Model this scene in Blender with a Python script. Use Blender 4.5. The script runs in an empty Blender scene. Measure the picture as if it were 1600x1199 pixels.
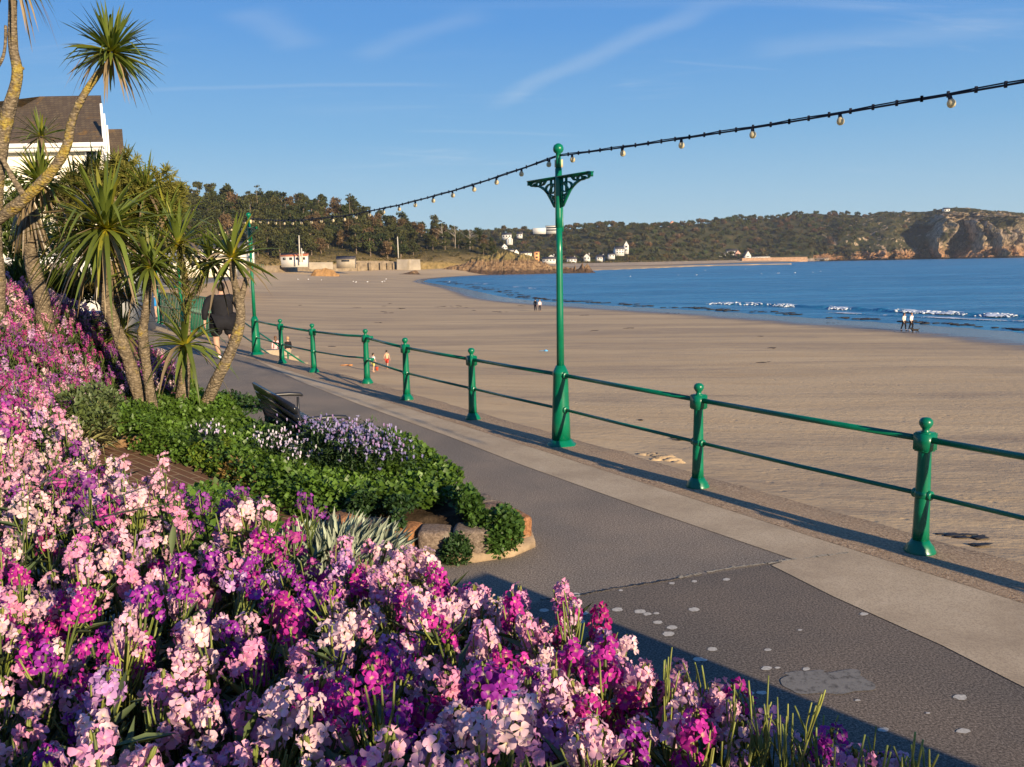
import bpy, math, random
import numpy as np
from mathutils import Vector, Matrix, noise as mnoise
R = np.random.default_rng(7)
rnd = random.Random(7)
PI = math.pi
scene = bpy.context.scene
COL = scene.collection

# ------------------------------------------------------------------ camera
F_PX = 1350.0
CAM = np.array([0., 0., 2.2])
_p, _r = math.radians(7.95), 0.018
_f = np.array([0, math.cos(_p), -math.sin(_p)])
_r0 = np.array([1., 0, 0]); _u0 = np.cross(_r0, _f)
CR = math.cos(_r) * _r0 - math.sin(_r) * _u0
CU = math.sin(_r) * _r0 + math.cos(_r) * _u0

def ray(px, py):
    return _f + (px - 800) / F_PX * CR + (599.5 - py) / F_PX * CU
def at(px, py, d):
    v = ray(px, py); return CAM + v * (d / v[1])
def onz(px, py, z):
    v = ray(px, py); return CAM + v * ((z - CAM[2]) / v[2])
def proj(p):
    v = np.asarray(p, float) - CAM
    X, Y, Z = v @ CR, v @ CU, v @ _f
    return 800 + F_PX * X / Z, 599.5 - F_PX * Y / Z

cam_d = bpy.data.cameras.new("camera"); cam = bpy.data.objects.new("camera", cam_d); COL.objects.link(cam)
cam_d.sensor_width = 36; cam_d.lens = 36 * F_PX / 1600
cam_d.clip_start = 0.05; cam_d.clip_end = 9000
M4 = Matrix.Identity(4)
for i in range(3):
    M4[i][0], M4[i][1], M4[i][2], M4[i][3] = CR[i], CU[i], -_f[i], CAM[i]
cam.matrix_world = M4
scene.camera = cam

# ------------------------------------------------------------------ mesh builder
def arr(x): return np.asarray(x, dtype=float)
class MB:
    def __init__(s): s.V = []; s.F = []; s.M = []; s.C = []; s.n = 0
    def add(s, V, F, m=0, c=None):
        V = arr(V)
        Fs = F if isinstance(F, list) and len(F) and isinstance(F[0], np.ndarray) else None
        if Fs is None:
            by = {}
            for f in F: by.setdefault(len(f), []).append(f)
            Fs = [np.array(v) for v in by.values()]
        for f in Fs:
            s.F.append(f + s.n); s.M.append(np.full(len(f), m, int))
        if c is None: c = (1, 1, 1)
        c = arr(c)
        if c.ndim == 1: c = np.tile(c[:3], (len(V), 1))
        s.V.append(V); s.C.append(c[:, :3]); s.n += len(V)
        return s
    def mesh(s, name, mats, smooth=False):
        me = bpy.data.meshes.new(name)
        V = np.concatenate(s.V); me.vertices.add(len(V)); me.vertices.foreach_set("co", V.astype(np.float32).ravel())
        loops = np.concatenate([f.ravel() for f in s.F]); tot = np.concatenate([np.full(len(f), f.shape[1]) for f in s.F])
        st = np.concatenate([[0], np.cumsum(tot)[:-1]])
        me.loops.add(len(loops)); me.polygons.add(len(tot))
        me.loops.foreach_set("vertex_index", loops.astype(np.int32))
        me.polygons.foreach_set("loop_start", st.astype(np.int32))
        me.polygons.foreach_set("material_index", np.concatenate(s.M).astype(np.int32))
        if smooth: me.polygons.foreach_set("use_smooth", np.ones(len(tot), bool))
        a = me.color_attributes.new("Col", 'FLOAT_COLOR', 'POINT')
        C = np.concatenate(s.C); a.data.foreach_set("color", np.hstack([C, np.ones((len(C), 1))]).astype(np.float32).ravel())
        me.update(calc_edges=True)
        for m in (mats if isinstance(mats, (list, tuple)) else [mats]): me.materials.append(m)
        return me
    def build(s, name, mats, parent=None, smooth=False, loc=(0, 0, 0), **tags):
        return link(name, s.mesh(name, mats, smooth), parent, loc, **tags)

def link(name, data, parent=None, loc=(0, 0, 0), **tags):
    o = bpy.data.objects.new(name, data); COL.objects.link(o); o.location = loc
    if parent is not None: o.parent = parent
    for k, v in tags.items():
        if v: o[k] = v
    return o
def thing(name, label, cat, loc=(0, 0, 0), rz=0, group=None):
    o = link(name, None, None, loc, label=label, category=cat, group=group)
    o.rotation_euler = (0, 0, rz); o.empty_display_size = .1
    return o
def dup(o, parent=None):
    c = o.copy(); COL.objects.link(c)
    if parent is not None: c.parent = parent
    for ch in list(o.children): dup(ch, c)
    return c

# ------------------------------------------------------------------ primitives
def box(x0, x1, y0, y1, z0, z1):
    V = [(x, y, z) for z in (z0, z1) for y in (y0, y1) for x in (x0, x1)]
    return arr(V), [(0, 2, 3, 1), (4, 5, 7, 6), (0, 1, 5, 4), (2, 6, 7, 3), (0, 4, 6, 2), (1, 3, 7, 5)]
def tube(path, rad, n=8, caps=True, ph=0):
    P = arr(path); k = len(P); rad = np.broadcast_to(arr(rad), (k,))
    T = np.gradient(P, axis=0); T /= np.linalg.norm(T, axis=1)[:, None] + 1e-12
    a = arr([0, 0, 1]) if abs(T[0][2]) < .9 else arr([1, 0, 0])
    N = []
    v = np.cross(T[0], a); v /= np.linalg.norm(v)
    for t in T:
        v = v - t * (v @ t); v /= np.linalg.norm(v) + 1e-12; N.append(v)
    N = arr(N); B = np.cross(T, N)
    th = np.arange(n) * 2 * PI / n + ph
    V = P[:, None] + rad[:, None, None] * (np.cos(th)[None, :, None] * N[:, None] + np.sin(th)[None, :, None] * B[:, None])
    i = np.arange(k - 1)[:, None] * n; j = np.arange(n)[None]; j2 = (j + 1) % n
    F = np.stack([i + j, i + j2, i + n + j2, i + n + j], -1).reshape(-1, 4)
    fs = [F]
    if caps: fs.append(np.array([np.arange(n)[::-1], (k - 1) * n + np.arange(n)]))
    return V.reshape(-1, 3), fs
def lathe(prof, n=16, c=(0, 0, 0), ph=0):
    return tube([(c[0], c[1], c[2] + z) for r, z in prof], [max(r, 1e-4) for r, z in prof], n, True, ph) if len({z for r, z in prof}) == len(prof) else lathe([(r, z + 1e-5 * i) for i, (r, z) in enumerate(prof)], n, c, ph)
def sphere(c, r, n=12, m=8, sc=(1, 1, 1)):
    V = [(0, 0, -1)]; F = []
    for i in range(1, m):
        a = -PI / 2 + PI * i / m
        V += [(math.cos(a) * math.cos(2 * PI * j / n), math.cos(a) * math.sin(2 * PI * j / n), math.sin(a)) for j in range(n)]
    V.append((0, 0, 1)); e = len(V) - 1
    for j in range(n):
        F.append((0, 1 + (j + 1) % n, 1 + j)); F.append((e, e - n + j, e - n + (j + 1) % n))
    for i in range(m - 2):
        for j in range(n):
            a, b = 1 + i * n + j, 1 + i * n + (j + 1) % n
            F.append((a, b, b + n, a + n))
    return arr(V) * r * arr(sc) + arr(c), F
def prism(pts, z0, z1):
    n = len(pts); V = [(x, y, z0) for x, y in pts] + [(x, y, z1) for x, y in pts]
    F = [tuple(range(n))[::-1], tuple(range(n, 2 * n))] + [(i, (i + 1) % n, n + (i + 1) % n, n + i) for i in range(n)]
    return arr(V), F
def grid_faces(nr, nc):
    i = np.arange(nr - 1)[:, None] * nc; j = np.arange(nc - 1)[None]
    return [np.stack([i + j, i + j + 1, i + nc + j + 1, i + nc + j], -1).reshape(-1, 4)]
def frames(D, roll=None):
    """columns X,Y,Z with Y along D and Z as the upper normal, rolled about Y"""
    D = arr(D); Y = D / (np.linalg.norm(D, axis=1)[:, None] + 1e-9)
    ref = np.tile(arr([0, 0, 1.]), (len(Y), 1)); ref[np.abs(Y[:, 2]) > .98] = (0, -1., 0)
    X = np.cross(Y, ref); X /= np.linalg.norm(X, axis=1)[:, None]; Z = np.cross(X, Y)
    if roll is not None:
        c, s = np.cos(roll)[:, None], np.sin(roll)[:, None]
        X, Z = c * X + s * Z, c * Z - s * X
    return np.stack([X, Y, Z], -1)
def inst(V0, F0, Rm, S, T):
    """many rigid copies of (V0,F0)"""
    V0 = arr(V0); n, k = len(T), len(V0); S = arr(S)
    SV = V0[None] * (S[:, None, None] if S.ndim == 1 else S[:, None, :])
    V = np.einsum('nij,nkj->nki', Rm, SV) + arr(T)[:, None]
    Fs = []
    for f in F0:
        Fs.append((f[None] + (np.arange(n) * k)[:, None, None]).reshape(-1, f.shape[1]))
    return V.reshape(-1, 3), Fs
def rotz(a):
    c, s = np.cos(a), np.sin(a); z = np.zeros_like(a); o = np.ones_like(a)
    return np.stack([np.stack([c, -s, z], -1), np.stack([s, c, z], -1), np.stack([z, z, o], -1)], -2)
def sph_dirs(n, lo=-1., hi=1.):
    z = R.uniform(lo, hi, n); t = R.uniform(0, 2 * PI, n); r = np.sqrt(1 - z * z)
    return np.stack([r * np.cos(t), r * np.sin(t), z], -1)
LEAF_V = arr([(0, 0, 0), (.5, .45, 0.06), (0, 1, -.05), (-.5, .45, 0.06), (0, .45, -.05)])
LEAF_F = [np.array([(0, 1, 2, 4), (0, 4, 2, 3)])]
def vnoise(P, sc, seed=0, oct=4, ridged=False):
    P = arr(P) * sc + seed * 17.3; out = np.zeros(len(P)); a = 1; tot = 0
    for o in range(oct):
        v = np.array([mnoise.noise(Vector(p)) for p in P]); 
        if ridged: v = 1 - 2 * np.abs(v)
        out += a * v; tot += a; a *= .5; P = P * 2.03
    return out / tot
def smooth(a, b, x): 
    t = np.clip((x - a) / (b - a), 0, 1); return t * t * (3 - 2 * t)
def seg_dist(P, L):
    """distance from points P(n,2) to polyline L(m,2)"""
    P = arr(P)[:, None]; A = arr(L)[None, :-1]; B = arr(L)[None, 1:]
    d = B - A; t = np.clip(((P - A) * d).sum(-1) / ((d * d).sum(-1) + 1e-9), 0, 1)
    return np.sqrt((((A + d * t[..., None]) - P) ** 2).sum(-1)).min(1)
def inside(P, poly):
    P = arr(P); x, y = P[:, 0], P[:, 1]; c = np.zeros(len(P), bool); n = len(poly)
    for i in range(n):
        (x1, y1), (x2, y2) = poly[i], poly[(i + 1) % n]
        k = ((y1 > y) != (y2 > y)) & (x < (x2 - x1) * (y - y1) / (y2 - y1 + 1e-12) + x1)
        c ^= k
    return c
class TPS:
    def __init__(s, P, z, lam=0.02):
        s.P = arr(P); n = len(P); K = s._k(s.P) + lam * np.eye(n); Q = np.hstack([np.ones((n, 1)), s.P])
        A = np.block([[K, Q], [Q.T, np.zeros((3, 3))]]); s.w = np.linalg.solve(A, np.concatenate([z, [0, 0, 0]]))
    def _k(s, X):
        d = np.linalg.norm(arr(X)[:, None] - s.P[None], axis=-1); return d * d * np.log(d + 1e-9)
    def __call__(s, X):
        X = arr(X); return s._k(X) @ s.w[:-3] + s.w[-3] + X @ s.w[-2:]

# ------------------------------------------------------------------ materials
def ramp(nt, fac, stops):
    n = nt.nodes.new('ShaderNodeValToRGB'); e = n.color_ramp.elements
    while len(e) < len(stops): e.new(.5)
    for el, (p, c) in zip(e, stops): el.position = p; el.color = (*c, 1) if len(c) == 3 else c
    nt.links.new(fac, n.inputs[0]); return n.outputs[0]
def noise(nt, vec, scale, detail=4, rough=.55, dist=0):
    n = nt.nodes.new('ShaderNodeTexNoise'); n.inputs['Scale'].default_value = scale; n.inputs['Detail'].default_value = detail
    n.inputs['Roughness'].default_value = rough; n.inputs['Distortion'].default_value = dist
    if vec is not None: nt.links.new(vec, n.inputs['Vector'])
    return n.outputs['Fac']
def mapping(nt, vec, scale=(1, 1, 1), rot=(0, 0, 0)):
    n = nt.nodes.new('ShaderNodeMapping'); n.inputs['Scale'].default_value = scale; n.inputs['Rotation'].default_value = rot
    nt.links.new(vec, n.inputs['Vector']); return n.outputs[0]
def mixc(nt, fac, a, b, mode='MIX'):
    n = nt.nodes.new('ShaderNodeMix'); n.data_type = 'RGBA'; n.blend_type = mode
    for s, v in ((n.inputs[0], fac), (n.inputs[6], a), (n.inputs[7], b)):
        if hasattr(v, 'is_linked'): nt.links.new(v, s)
        elif isinstance(v, (int, float)): s.default_value = v
        else: s.default_value = (*v, 1)
    return n.outputs[2]
def math_n(nt, op, a, b=None, c=None):
    n = nt.nodes.new('ShaderNodeMath'); n.operation = op
    for i, v in enumerate((a, b, c)):
        if v is None: continue
        if hasattr(v, 'is_linked'): nt.links.new(v, n.inputs[i])
        else: n.inputs[i].default_value = v
    return n.outputs[0]
def mrange(nt, v, a, b, c=0, d=1):
    n = nt.nodes.new('ShaderNodeMapRange'); n.interpolation_type = 'SMOOTHSTEP'
    nt.links.new(v, n.inputs[0])
    for i, x in zip((1, 2, 3, 4), (a, b, c, d)): n.inputs[i].default_value = x
    return n.outputs[0]
class Mat:
    """a Principled material being wired"""
    def __init__(s, name, rough=.6, spec=.5):
        s.m = bpy.data.materials.new(name); s.m.use_nodes = True; s.nt = s.m.node_tree
        s.b = s.nt.nodes['Principled BSDF']; s.b.inputs['Roughness'].default_value = rough
        s.b.inputs['Specular IOR Level'].default_value = spec
        tc = s.nt.nodes.new('ShaderNodeTexCoord'); s.obj = tc.outputs['Object']
        s.pos = s.nt.nodes.new('ShaderNodeNewGeometry').outputs['Position']
    def attr(s):
        n = s.nt.nodes.new('ShaderNodeAttribute'); n.attribute_name = 'Col'; return n.outputs['Color']
    def rand(s): return s.nt.nodes.new('ShaderNodeObjectInfo').outputs['Random']
    def col(s, c):
        if hasattr(c, 'is_linked'): s.nt.links.new(c, s.b.inputs['Base Color'])
        else: s.b.inputs['Base Color'].default_value = (*c, 1)
        return s
    def rough(s, v): s.nt.links.new(v, s.b.inputs['Roughness']); return s
    def bump(s, h, strength=.3, dist=.02):
        n = s.nt.nodes.new('ShaderNodeBump'); n.inputs['Strength'].default_value = strength; n.inputs['Distance'].default_value = dist
        s.nt.links.new(h, n.inputs['Height']); s.nt.links.new(n.outputs[0], s.b.inputs['Normal']); return s
    def translucent(s, amt, col):
        t = s.nt.nodes.new('ShaderNodeBsdfTranslucent'); x = s.nt.nodes.new('ShaderNodeMixShader'); x.inputs[0].default_value = amt
        if hasattr(col, 'is_linked'): s.nt.links.new(col, t.inputs[0])
        else: t.inputs[0].default_value = (*col, 1)
        o = s.nt.nodes['Material Output']
        s.nt.links.new(s.b.outputs[0], x.inputs[1]); s.nt.links.new(t.outputs[0], x.inputs[2]); s.nt.links.new(x.outputs[0], o.inputs[0]); return s
def plain(name, c, rough=.6, spec=.4, var=.12, scale=3, bump=0, bscale=40, metal=0):
    """one paint or stuff colour, with slight wear"""
    m = Mat(name, rough, spec); nt = m.nt; c = arr(c)
    f = noise(nt, m.obj, scale, 5)
    m.col(ramp(nt, f, [(.3, tuple(c * (1 - var))), (.7, tuple(np.minimum(c * (1 + var), 1)))]))
    m.b.inputs['Metallic'].default_value = metal
    if bump: m.bump(noise(nt, m.obj, bscale, 4), bump, .01)
    return m.m
def leafmat(name, c1, c2, rough=.5, trans=.3, tint=(1.3, 1.5, .5), hue=True, spec=.4):
    m = Mat(name, rough, spec); nt = m.nt
    base = mixc(nt, noise(nt, m.pos, 6, 2) if not hue else m.rand(), c1, c2)
    c = mixc(nt, 1., base, m.attr(), 'MULTIPLY'); m.col(c)
    if trans: m.translucent(trans, mixc(nt, 1., c, tint, 'MULTIPLY'))
    return m.m
# ------------------------------------------------------------------ light and sky
SUN_AZ, SUN_EL = math.radians(34.6), math.radians(15.5)     # sun stands behind, to the right
TO_SUN = Vector((math.sin(SUN_AZ) * math.cos(SUN_EL), -math.cos(SUN_AZ) * math.cos(SUN_EL), math.sin(SUN_EL)))
sd = bpy.data.lights.new("sun", 'SUN'); sd.energy = 5.0; sd.angle = math.radians(.5); sd.color = (1, .8, .55)
so = bpy.data.objects.new("sun", sd); COL.objects.link(so); so.rotation_euler = TO_SUN.to_track_quat('Z', 'Y').to_euler()
so.location = (20, -30, 40)
world = bpy.data.worlds.new("World"); scene.world = world; world.use_nodes = True
wn = world.node_tree; bg = wn.nodes['Background']; bg.inputs[1].default_value = .062
sky = wn.nodes.new('ShaderNodeTexSky'); sky.sky_type = 'NISHITA'; sky.sun_disc = False
sky.sun_elevation = SUN_EL; sky.sun_rotation = math.atan2(TO_SUN.x, TO_SUN.y)
sky.air_density = 1.0; sky.dust_density = .1; sky.ozone_density = 2.0; sky.altitude = 0
# thin high cirrus, placed by direction in the sky
geo = wn.nodes.new('ShaderNodeTexCoord'); gen = geo.outputs['Generated']
sx = wn.nodes.new('ShaderNodeSeparateXYZ'); wn.links.new(gen, sx.inputs[0])
# project the direction on a high flat layer so that streaks foreshorten towards the horizon
zc = math_n(wn, 'MAXIMUM', sx.outputs[2], .02)
cx = wn.nodes.new('ShaderNodeCombineXYZ')
wn.links.new(math_n(wn, 'DIVIDE', sx.outputs[0], math_n(wn, 'ADD', zc, .12)), cx.inputs[0])
wn.links.new(math_n(wn, 'DIVIDE', sx.outputs[1], math_n(wn, 'ADD', zc, .12)), cx.inputs[1])
lay = cx.outputs[0]
st = noise(wn, mapping(wn, lay, (.55, 2.2, 1), (0, 0, .45)), 1.3, 7, .62, .9)
big = noise(wn, mapping(wn, lay, (.5, .5, 1)), .9, 3, .5)
c1 = math_n(wn, 'MULTIPLY', mrange(wn, st, .5, .82), mrange(wn, big, .42, .68))
def streak(p, q, width, amt):
    """a straight trail between two sky directions, broken up by noise"""
    def lp(v): z = max(v[2], .02) + .12; return np.array([v[0] / z, v[1] / z])
    a, b = lp(p), lp(q); d = b - a; L = np.linalg.norm(d); d /= L; n = np.array([-d[1], d[0]])
    sl = wn.nodes.new('ShaderNodeSeparateXYZ'); wn.links.new(lay, sl.inputs[0])
    X, Y = sl.outputs[0], sl.outputs[1]
    across = math_n(wn, 'ADD', math_n(wn, 'MULTIPLY', X, float(n[0])), math_n(wn, 'ADD', math_n(wn, 'MULTIPLY', Y, float(n[1])), float(-(a @ n))))
    wob = math_n(wn, 'MULTIPLY', math_n(wn, 'SUBTRACT', noise(wn, lay, 2.5, 4), .5), width * 1.6)
    across = math_n(wn, 'ABSOLUTE', math_n(wn, 'ADD', across, wob))
    along = math_n(wn, 'ADD', math_n(wn, 'MULTIPLY', X, float(d[0])), math_n(wn, 'ADD', math_n(wn, 'MULTIPLY', Y, float(d[1])), float(-(a @ d))))
    k = math_n(wn, 'MULTIPLY', mrange(wn, across, width, 0, 0, 1), math_n(wn, 'MULTIPLY', mrange(wn, along, -.1 * L, .15 * L), mrange(wn, along, 1.1 * L, .8 * L)))
    return math_n(wn, 'MULTIPLY', k, amt)
def nd(px, py): v = ray(px, py); return v / np.linalg.norm(v)
cl = math_n(wn, 'MULTIPLY', c1, .55)
for s_ in (streak(nd(770, 165), nd(1130, -5), .085, .16), streak(nd(640, 205), nd(900, 212), .035, .1), streak(nd(1040, 95), nd(1220, 110), .02, .07),
           streak(nd(380, 15), nd(480, 75), .14, .11), streak(nd(590, 240), nd(740, 248), .035, .1), streak(nd(200, 142), nd(700, 132), .035, .1), streak(nd(1180, 80), nd(1590, 40), .14, .11),
           streak(nd(560, 90), nd(760, 20), .1, .1)):
    cl = math_n(wn, 'ADD', cl, s_)
cl = math_n(wn, 'MINIMUM', math_n(wn, 'MULTIPLY', cl, mrange(wn, sx.outputs[2], .03, .1)), .8)
grad = ramp(wn, sx.outputs[2], [(0, (3.9, 5.9, 7.0)), (.06, (3.2, 5.2, 6.9)), (.14, (1.85, 4.1, 6.8)), (.25, (.95, 3.0, 6.7)), (.45, (.5, 2.0, 5.9)), (1, (.3, 1.2, 4.2))])
blend = wn.nodes.new('ShaderNodeMix'); blend.data_type = 'RGBA'; blend.inputs[0].default_value = .9
wn.links.new(sky.outputs[0], blend.inputs[6]); wn.links.new(grad, blend.inputs[7])
wn.links.new(mixc(wn, cl, blend.outputs[2], (6.2, 6.9, 7.6)), bg.inputs[0])
scene.view_settings.view_transform = 'Standard'; scene.view_settings.look = 'None'; scene.view_settings.exposure = 0.85; scene.view_settings.gamma = 1
scene.cycles.use_denoising = True
try: scene.cycles.denoiser = 'OPENIMAGEDENOISE'
except Exception: pass
scene.cycles.max_bounces = 6; scene.cycles.diffuse_bounces = 3; scene.cycles.transparent_max_bounces = 8
scene.cycles.caustics_reflective = False; scene.cycles.caustics_refractive = False
scene.render.film_transparent = False

# ------------------------------------------------------------------ promenade plan
RD = arr([-.5255, .8508]); RN = arr([.8508, .5255])          # along the railing, and towards the beach
RO = onz(1437, 865, 0)[:2]                                    # first post
def rail_pt(s, off=0): return RO + RD * s + RN * off
# ground line of the railing after the second lamp bends a little
S_L2 = 18.0
LAMP2 = onz(401, 555, 0)[:2]
def foot(px, py): return onz(px, py, 0)[:2]
POSTS = [foot(1437, 865), foot(1090, 763), foot(739, 657), foot(636, 626), foot(574, 600), foot(491, 583), foot(441, 569)]
LAMP1 = foot(877, 697)
BEND = [rail_pt(-14), rail_pt(0), LAMP2, foot(340, 535), foot(252, 500)]
b_dir = (BEND[4] - BEND[3]) / np.linalg.norm(BEND[4] - BEND[3])
BEND.append(BEND[4] + b_dir * 40 + arr([2, 0])); BEND.append(BEND[5] + arr([-26, 120]))

m = Mat('asphalt', .9, .3); nt = m.nt
g1 = noise(nt, m.pos, 82, 3, .8); g2 = noise(nt, m.pos, 260, 2, .7); gl = noise(nt, m.pos, .8, 5); g3 = noise(nt, m.pos, 55, 3)
vor = nt.nodes.new('ShaderNodeTexVoronoi'); vor.inputs['Scale'].default_value = 85; nt.links.new(m.pos, vor.inputs['Vector'])
base = ramp(nt, g1, [(.34, (.045, .038, .029)), (.5, (.17, .142, .108)), (.68, (.38, .325, .25))])
base = mixc(nt, mrange(nt, vor.outputs['Distance'], .0, .3, .55, 0), base, (.4, .345, .27))
base = mixc(nt, mrange(nt, gl, .35, .7), base, mixc(nt, 1., base, (1.35, 1.28, 1.2), 'MULTIPLY'))
base = mixc(nt, mrange(nt, noise(nt, m.pos, 2.2, 6, .6), .56, .8, 0, .3), base, (.25, .2, .14))
jA, jB = onz(905, 931, 0), onz(1240, 875, 0); jd = (jB - jA)[:2] / np.linalg.norm((jB - jA)[:2]); jn = arr([jd[1], -jd[0]])     # the newer slab this side of the joint is darker
sj = nt.nodes.new('ShaderNodeSeparateXYZ'); nt.links.new(m.pos, sj.inputs[0])
side = math_n(nt, 'ADD', math_n(nt, 'MULTIPLY', sj.outputs[0], float(jn[0])), math_n(nt, 'ADD', math_n(nt, 'MULTIPLY', sj.outputs[1], float(jn[1])), float(-(jA[:2] @ jn))))
base = mixc(nt, mrange(nt, side, -.02, .02), base, mixc(nt, 1., base, (.66, .66, .68), 'MULTIPLY'))
base = mixc(nt, mrange(nt, noise(nt, mapping(nt, m.pos, (1, .35, 1), (0, 0, -.6)), .9, 5, .6), .45, .7, 0, .35), base, mixc(nt, 1., base, (.62, .62, .64), 'MULTIPLY'))
m.col(base).bump(math_n(nt, 'ADD', g1, g2), .05, .002); ASPHALT = m.m
m = Mat('concrete_strip', .88, .3); nt = m.nt
c = ramp(nt, noise(nt, m.pos, 1.4, 7, .62), [(.3, (.34, .26, .165)), (.5, (.46, .36, .23)), (.72, (.55, .44, .29))])
c = mixc(nt, mrange(nt, noise(nt, m.pos, 90, 3, .75), .45, .62, 0, .5), c, (.2, .15, .1))
c = mixc(nt, mrange(nt, noise(nt, m.pos, 5, 6, .7), .58, .75, 0, .35), c, (.55, .45, .32))
m.col(c).bump(noise(nt, m.pos, 150, 3), .35, .005); CONC = m.m
m = Mat('kerb_aggregate', .95, .2); nt = m.nt
c = ramp(nt, noise(nt, m.pos, 48, 4, .8), [(.34, (.09, .06, .038)), (.48, (.33, .225, .135)), (.62, (.52, .38, .24)), (.76, (.7, .56, .4))])
c = mixc(nt, mrange(nt, noise(nt, m.pos, 3, 5), .4, .62, 0, .5), c, (.34, .25, .16))
m.col(c).bump(noise(nt, m.pos, 90, 4, .7), .8, .012); AGG = m.m
GUM = plain('gum_stain', (.46, .43, .36), .9, .2, .25, 60)
CEMENT = None

def strip(bm, line_a, line_b, z, m=0):
    A, B = arr(line_a), arr(line_b); n = len(A)
    V = np.vstack([np.hstack([A, np.full((n, 1), z)]), np.hstack([B, np.full((n, 1), z)])])
    bm.add(V, [np.array([(i, i + 1, n + i + 1, n + i) for i in range(n - 1)])], m)
def offset_line(L, off):
    L = arr(L); T = np.gradient(L, axis=0); T /= np.linalg.norm(T, axis=1)[:, None]
    N = np.stack([T[:, 1], -T[:, 0]], -1)      # right of travel = beach side
    return L + N * off
# asphalt: everything landward
bm = MB(); e = offset_line(BEND, -.15)
far = [e[-1] + arr([-60, 10]), arr([-60, 20]), arr([-40, -20]), arr([8, -20])]
poly = [tuple(p) for p in e] + [tuple(p) for p in far]
bm.add([(x, y, 0) for x, y in poly], [tuple(range(len(poly)))[::-1]])
bm.build('promenade', ASPHALT, kind='structure')
# concrete strip with the step at the joint
bm = MB()
J1, J2 = foot(1240, 875), foot(1200, 886)
edge_far = [J1, foot(1000, 793), foot(815, 727), foot(700, 682), foot(560, 632), foot(470, 597), foot(400, 563)]
inner = offset_line(BEND, -.3)
def on_inner(p, off=-.3):
    L = offset_line(BEND, off); return min((L[i] + (L[i + 1] - L[i]) * t for i in range(len(L) - 1) for t in np.linspace(0, 1, 80)), key=lambda q: np.linalg.norm(q - p))
strip(bm, edge_far, [on_inner(p) for p in edge_far], .004)
edge_near = [foot(1205, 884), foot(1300, 932), foot(1473, 1010), foot(1600, 1075), foot(1600, 1075) + (foot(1600, 1075) - foot(1473, 1010)) * 5]
strip(bm, edge_near, [on_inner(p) for p in [J1] + edge_near[1:]], .0042)
L0 = [foot(400, 563), foot(345, 548)] + [p for p in offset_line(BEND, -1.3)[4:]]
strip(bm, L0, [on_inner(p) for p in L0], .0046)
bm.build('concrete_strip', CONC, kind='structure')
# kerb of coarse aggregate that carries the railing, and the sea wall below it
bm = MB(); a, b = offset_line(BEND, -.34), offset_line(BEND, .34)
n = len(BEND)
def subdiv(L, k): 
    L = arr(L); return np.vstack([L[i] + (L[i + 1] - L[i]) * t for i in range(len(L) - 1) for t in np.linspace(0, 1, k, endpoint=False)] + [L[-1]]).reshape(-1, 2)
A, B = subdiv(a, 60), subdiv(b, 60); k = len(A)
jit = R.normal(0, .012, (k, 2))
B2 = B + jit
V = np.vstack([np.c_[A, np.full(k, .006)], np.c_[A * .6 + B * .4, np.full(k, .02) + R.normal(0, .002, k)], np.c_[B2, np.full(k, .012) + R.normal(0, .006, k)], np.c_[B2 + RN * .02, np.full(k, -5.5)]])
bm.add(V, [np.vstack([np.stack([np.arange(k - 1) + r * k, np.arange(1, k) + r * k, np.arange(1, k) + (r + 1) * k, np.arange(k - 1) + (r + 1) * k], -1) for r in range(3)])])
bm.build('sea_wall_kerb', AGG, kind='structure')
# joint across the asphalt with its pale grout, the mended patch and the worn gum spots
bm = MB()
jp = [foot(x, y) for x, y in ((845, 938), (905, 931), (960, 920), (1010, 913), (1060, 904), (1105, 895), (1150, 887), (1200, 881), (1240, 875), (1300, 868), (1330, 864))]
for i in range(len(jp) - 1):
    for t in np.linspace(0, 1, 10, endpoint=False):
        p = jp[i] + (jp[i + 1] - jp[i]) * t; w = (.009 if i < 4 else .016) * R.uniform(.4, 1.4); q = jp[i] + (jp[i + 1] - jp[i]) * (t + .105)
        if i >= 4 and R.random() < .15: continue
        nrm = arr([-(q - p)[1], (q - p)[0]]); nrm /= np.linalg.norm(nrm); j = R.normal(0, .004, 2)
        bm.add([(*(p + nrm * w + j), .0055), (*(p - nrm * w + j), .0055), (*(q - nrm * w * .8 + j), .0055), (*(q + nrm * w * .8 + j), .0055)], [(0, 1, 2, 3)], 0 if i < 4 else 1)
bm.build('pavement_joint', [plain('joint_tar', (.02, .018, .016)), plain('joint_grout', (.36, .31, .22), .9, .2, .3, 30)], kind='structure')
bm = MB()
def blob(bm, px, py, rx, ry, seed, n=28, rag=.25, z=.0022):
    c0 = foot(px, py); cx_ = foot(px + rx, py) - c0; cy_ = foot(px, py - ry) - c0
    th = np.arange(n) * 2 * PI / n; rr = 1 + rag * np.array([mnoise.noise(Vector((math.cos(t) * 1.7 + seed, math.sin(t) * 1.7, seed * 3))) for t in th])
    P = c0 + np.outer(np.cos(th) * rr, cx_) + np.outer(np.sin(th) * rr, cy_)
    bm.add(np.vstack([np.c_[P, np.full(n, z)], [[*c0, z + .0004]]]), [np.array([(i, (i + 1) % n, n) for i in range(n)])])
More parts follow.
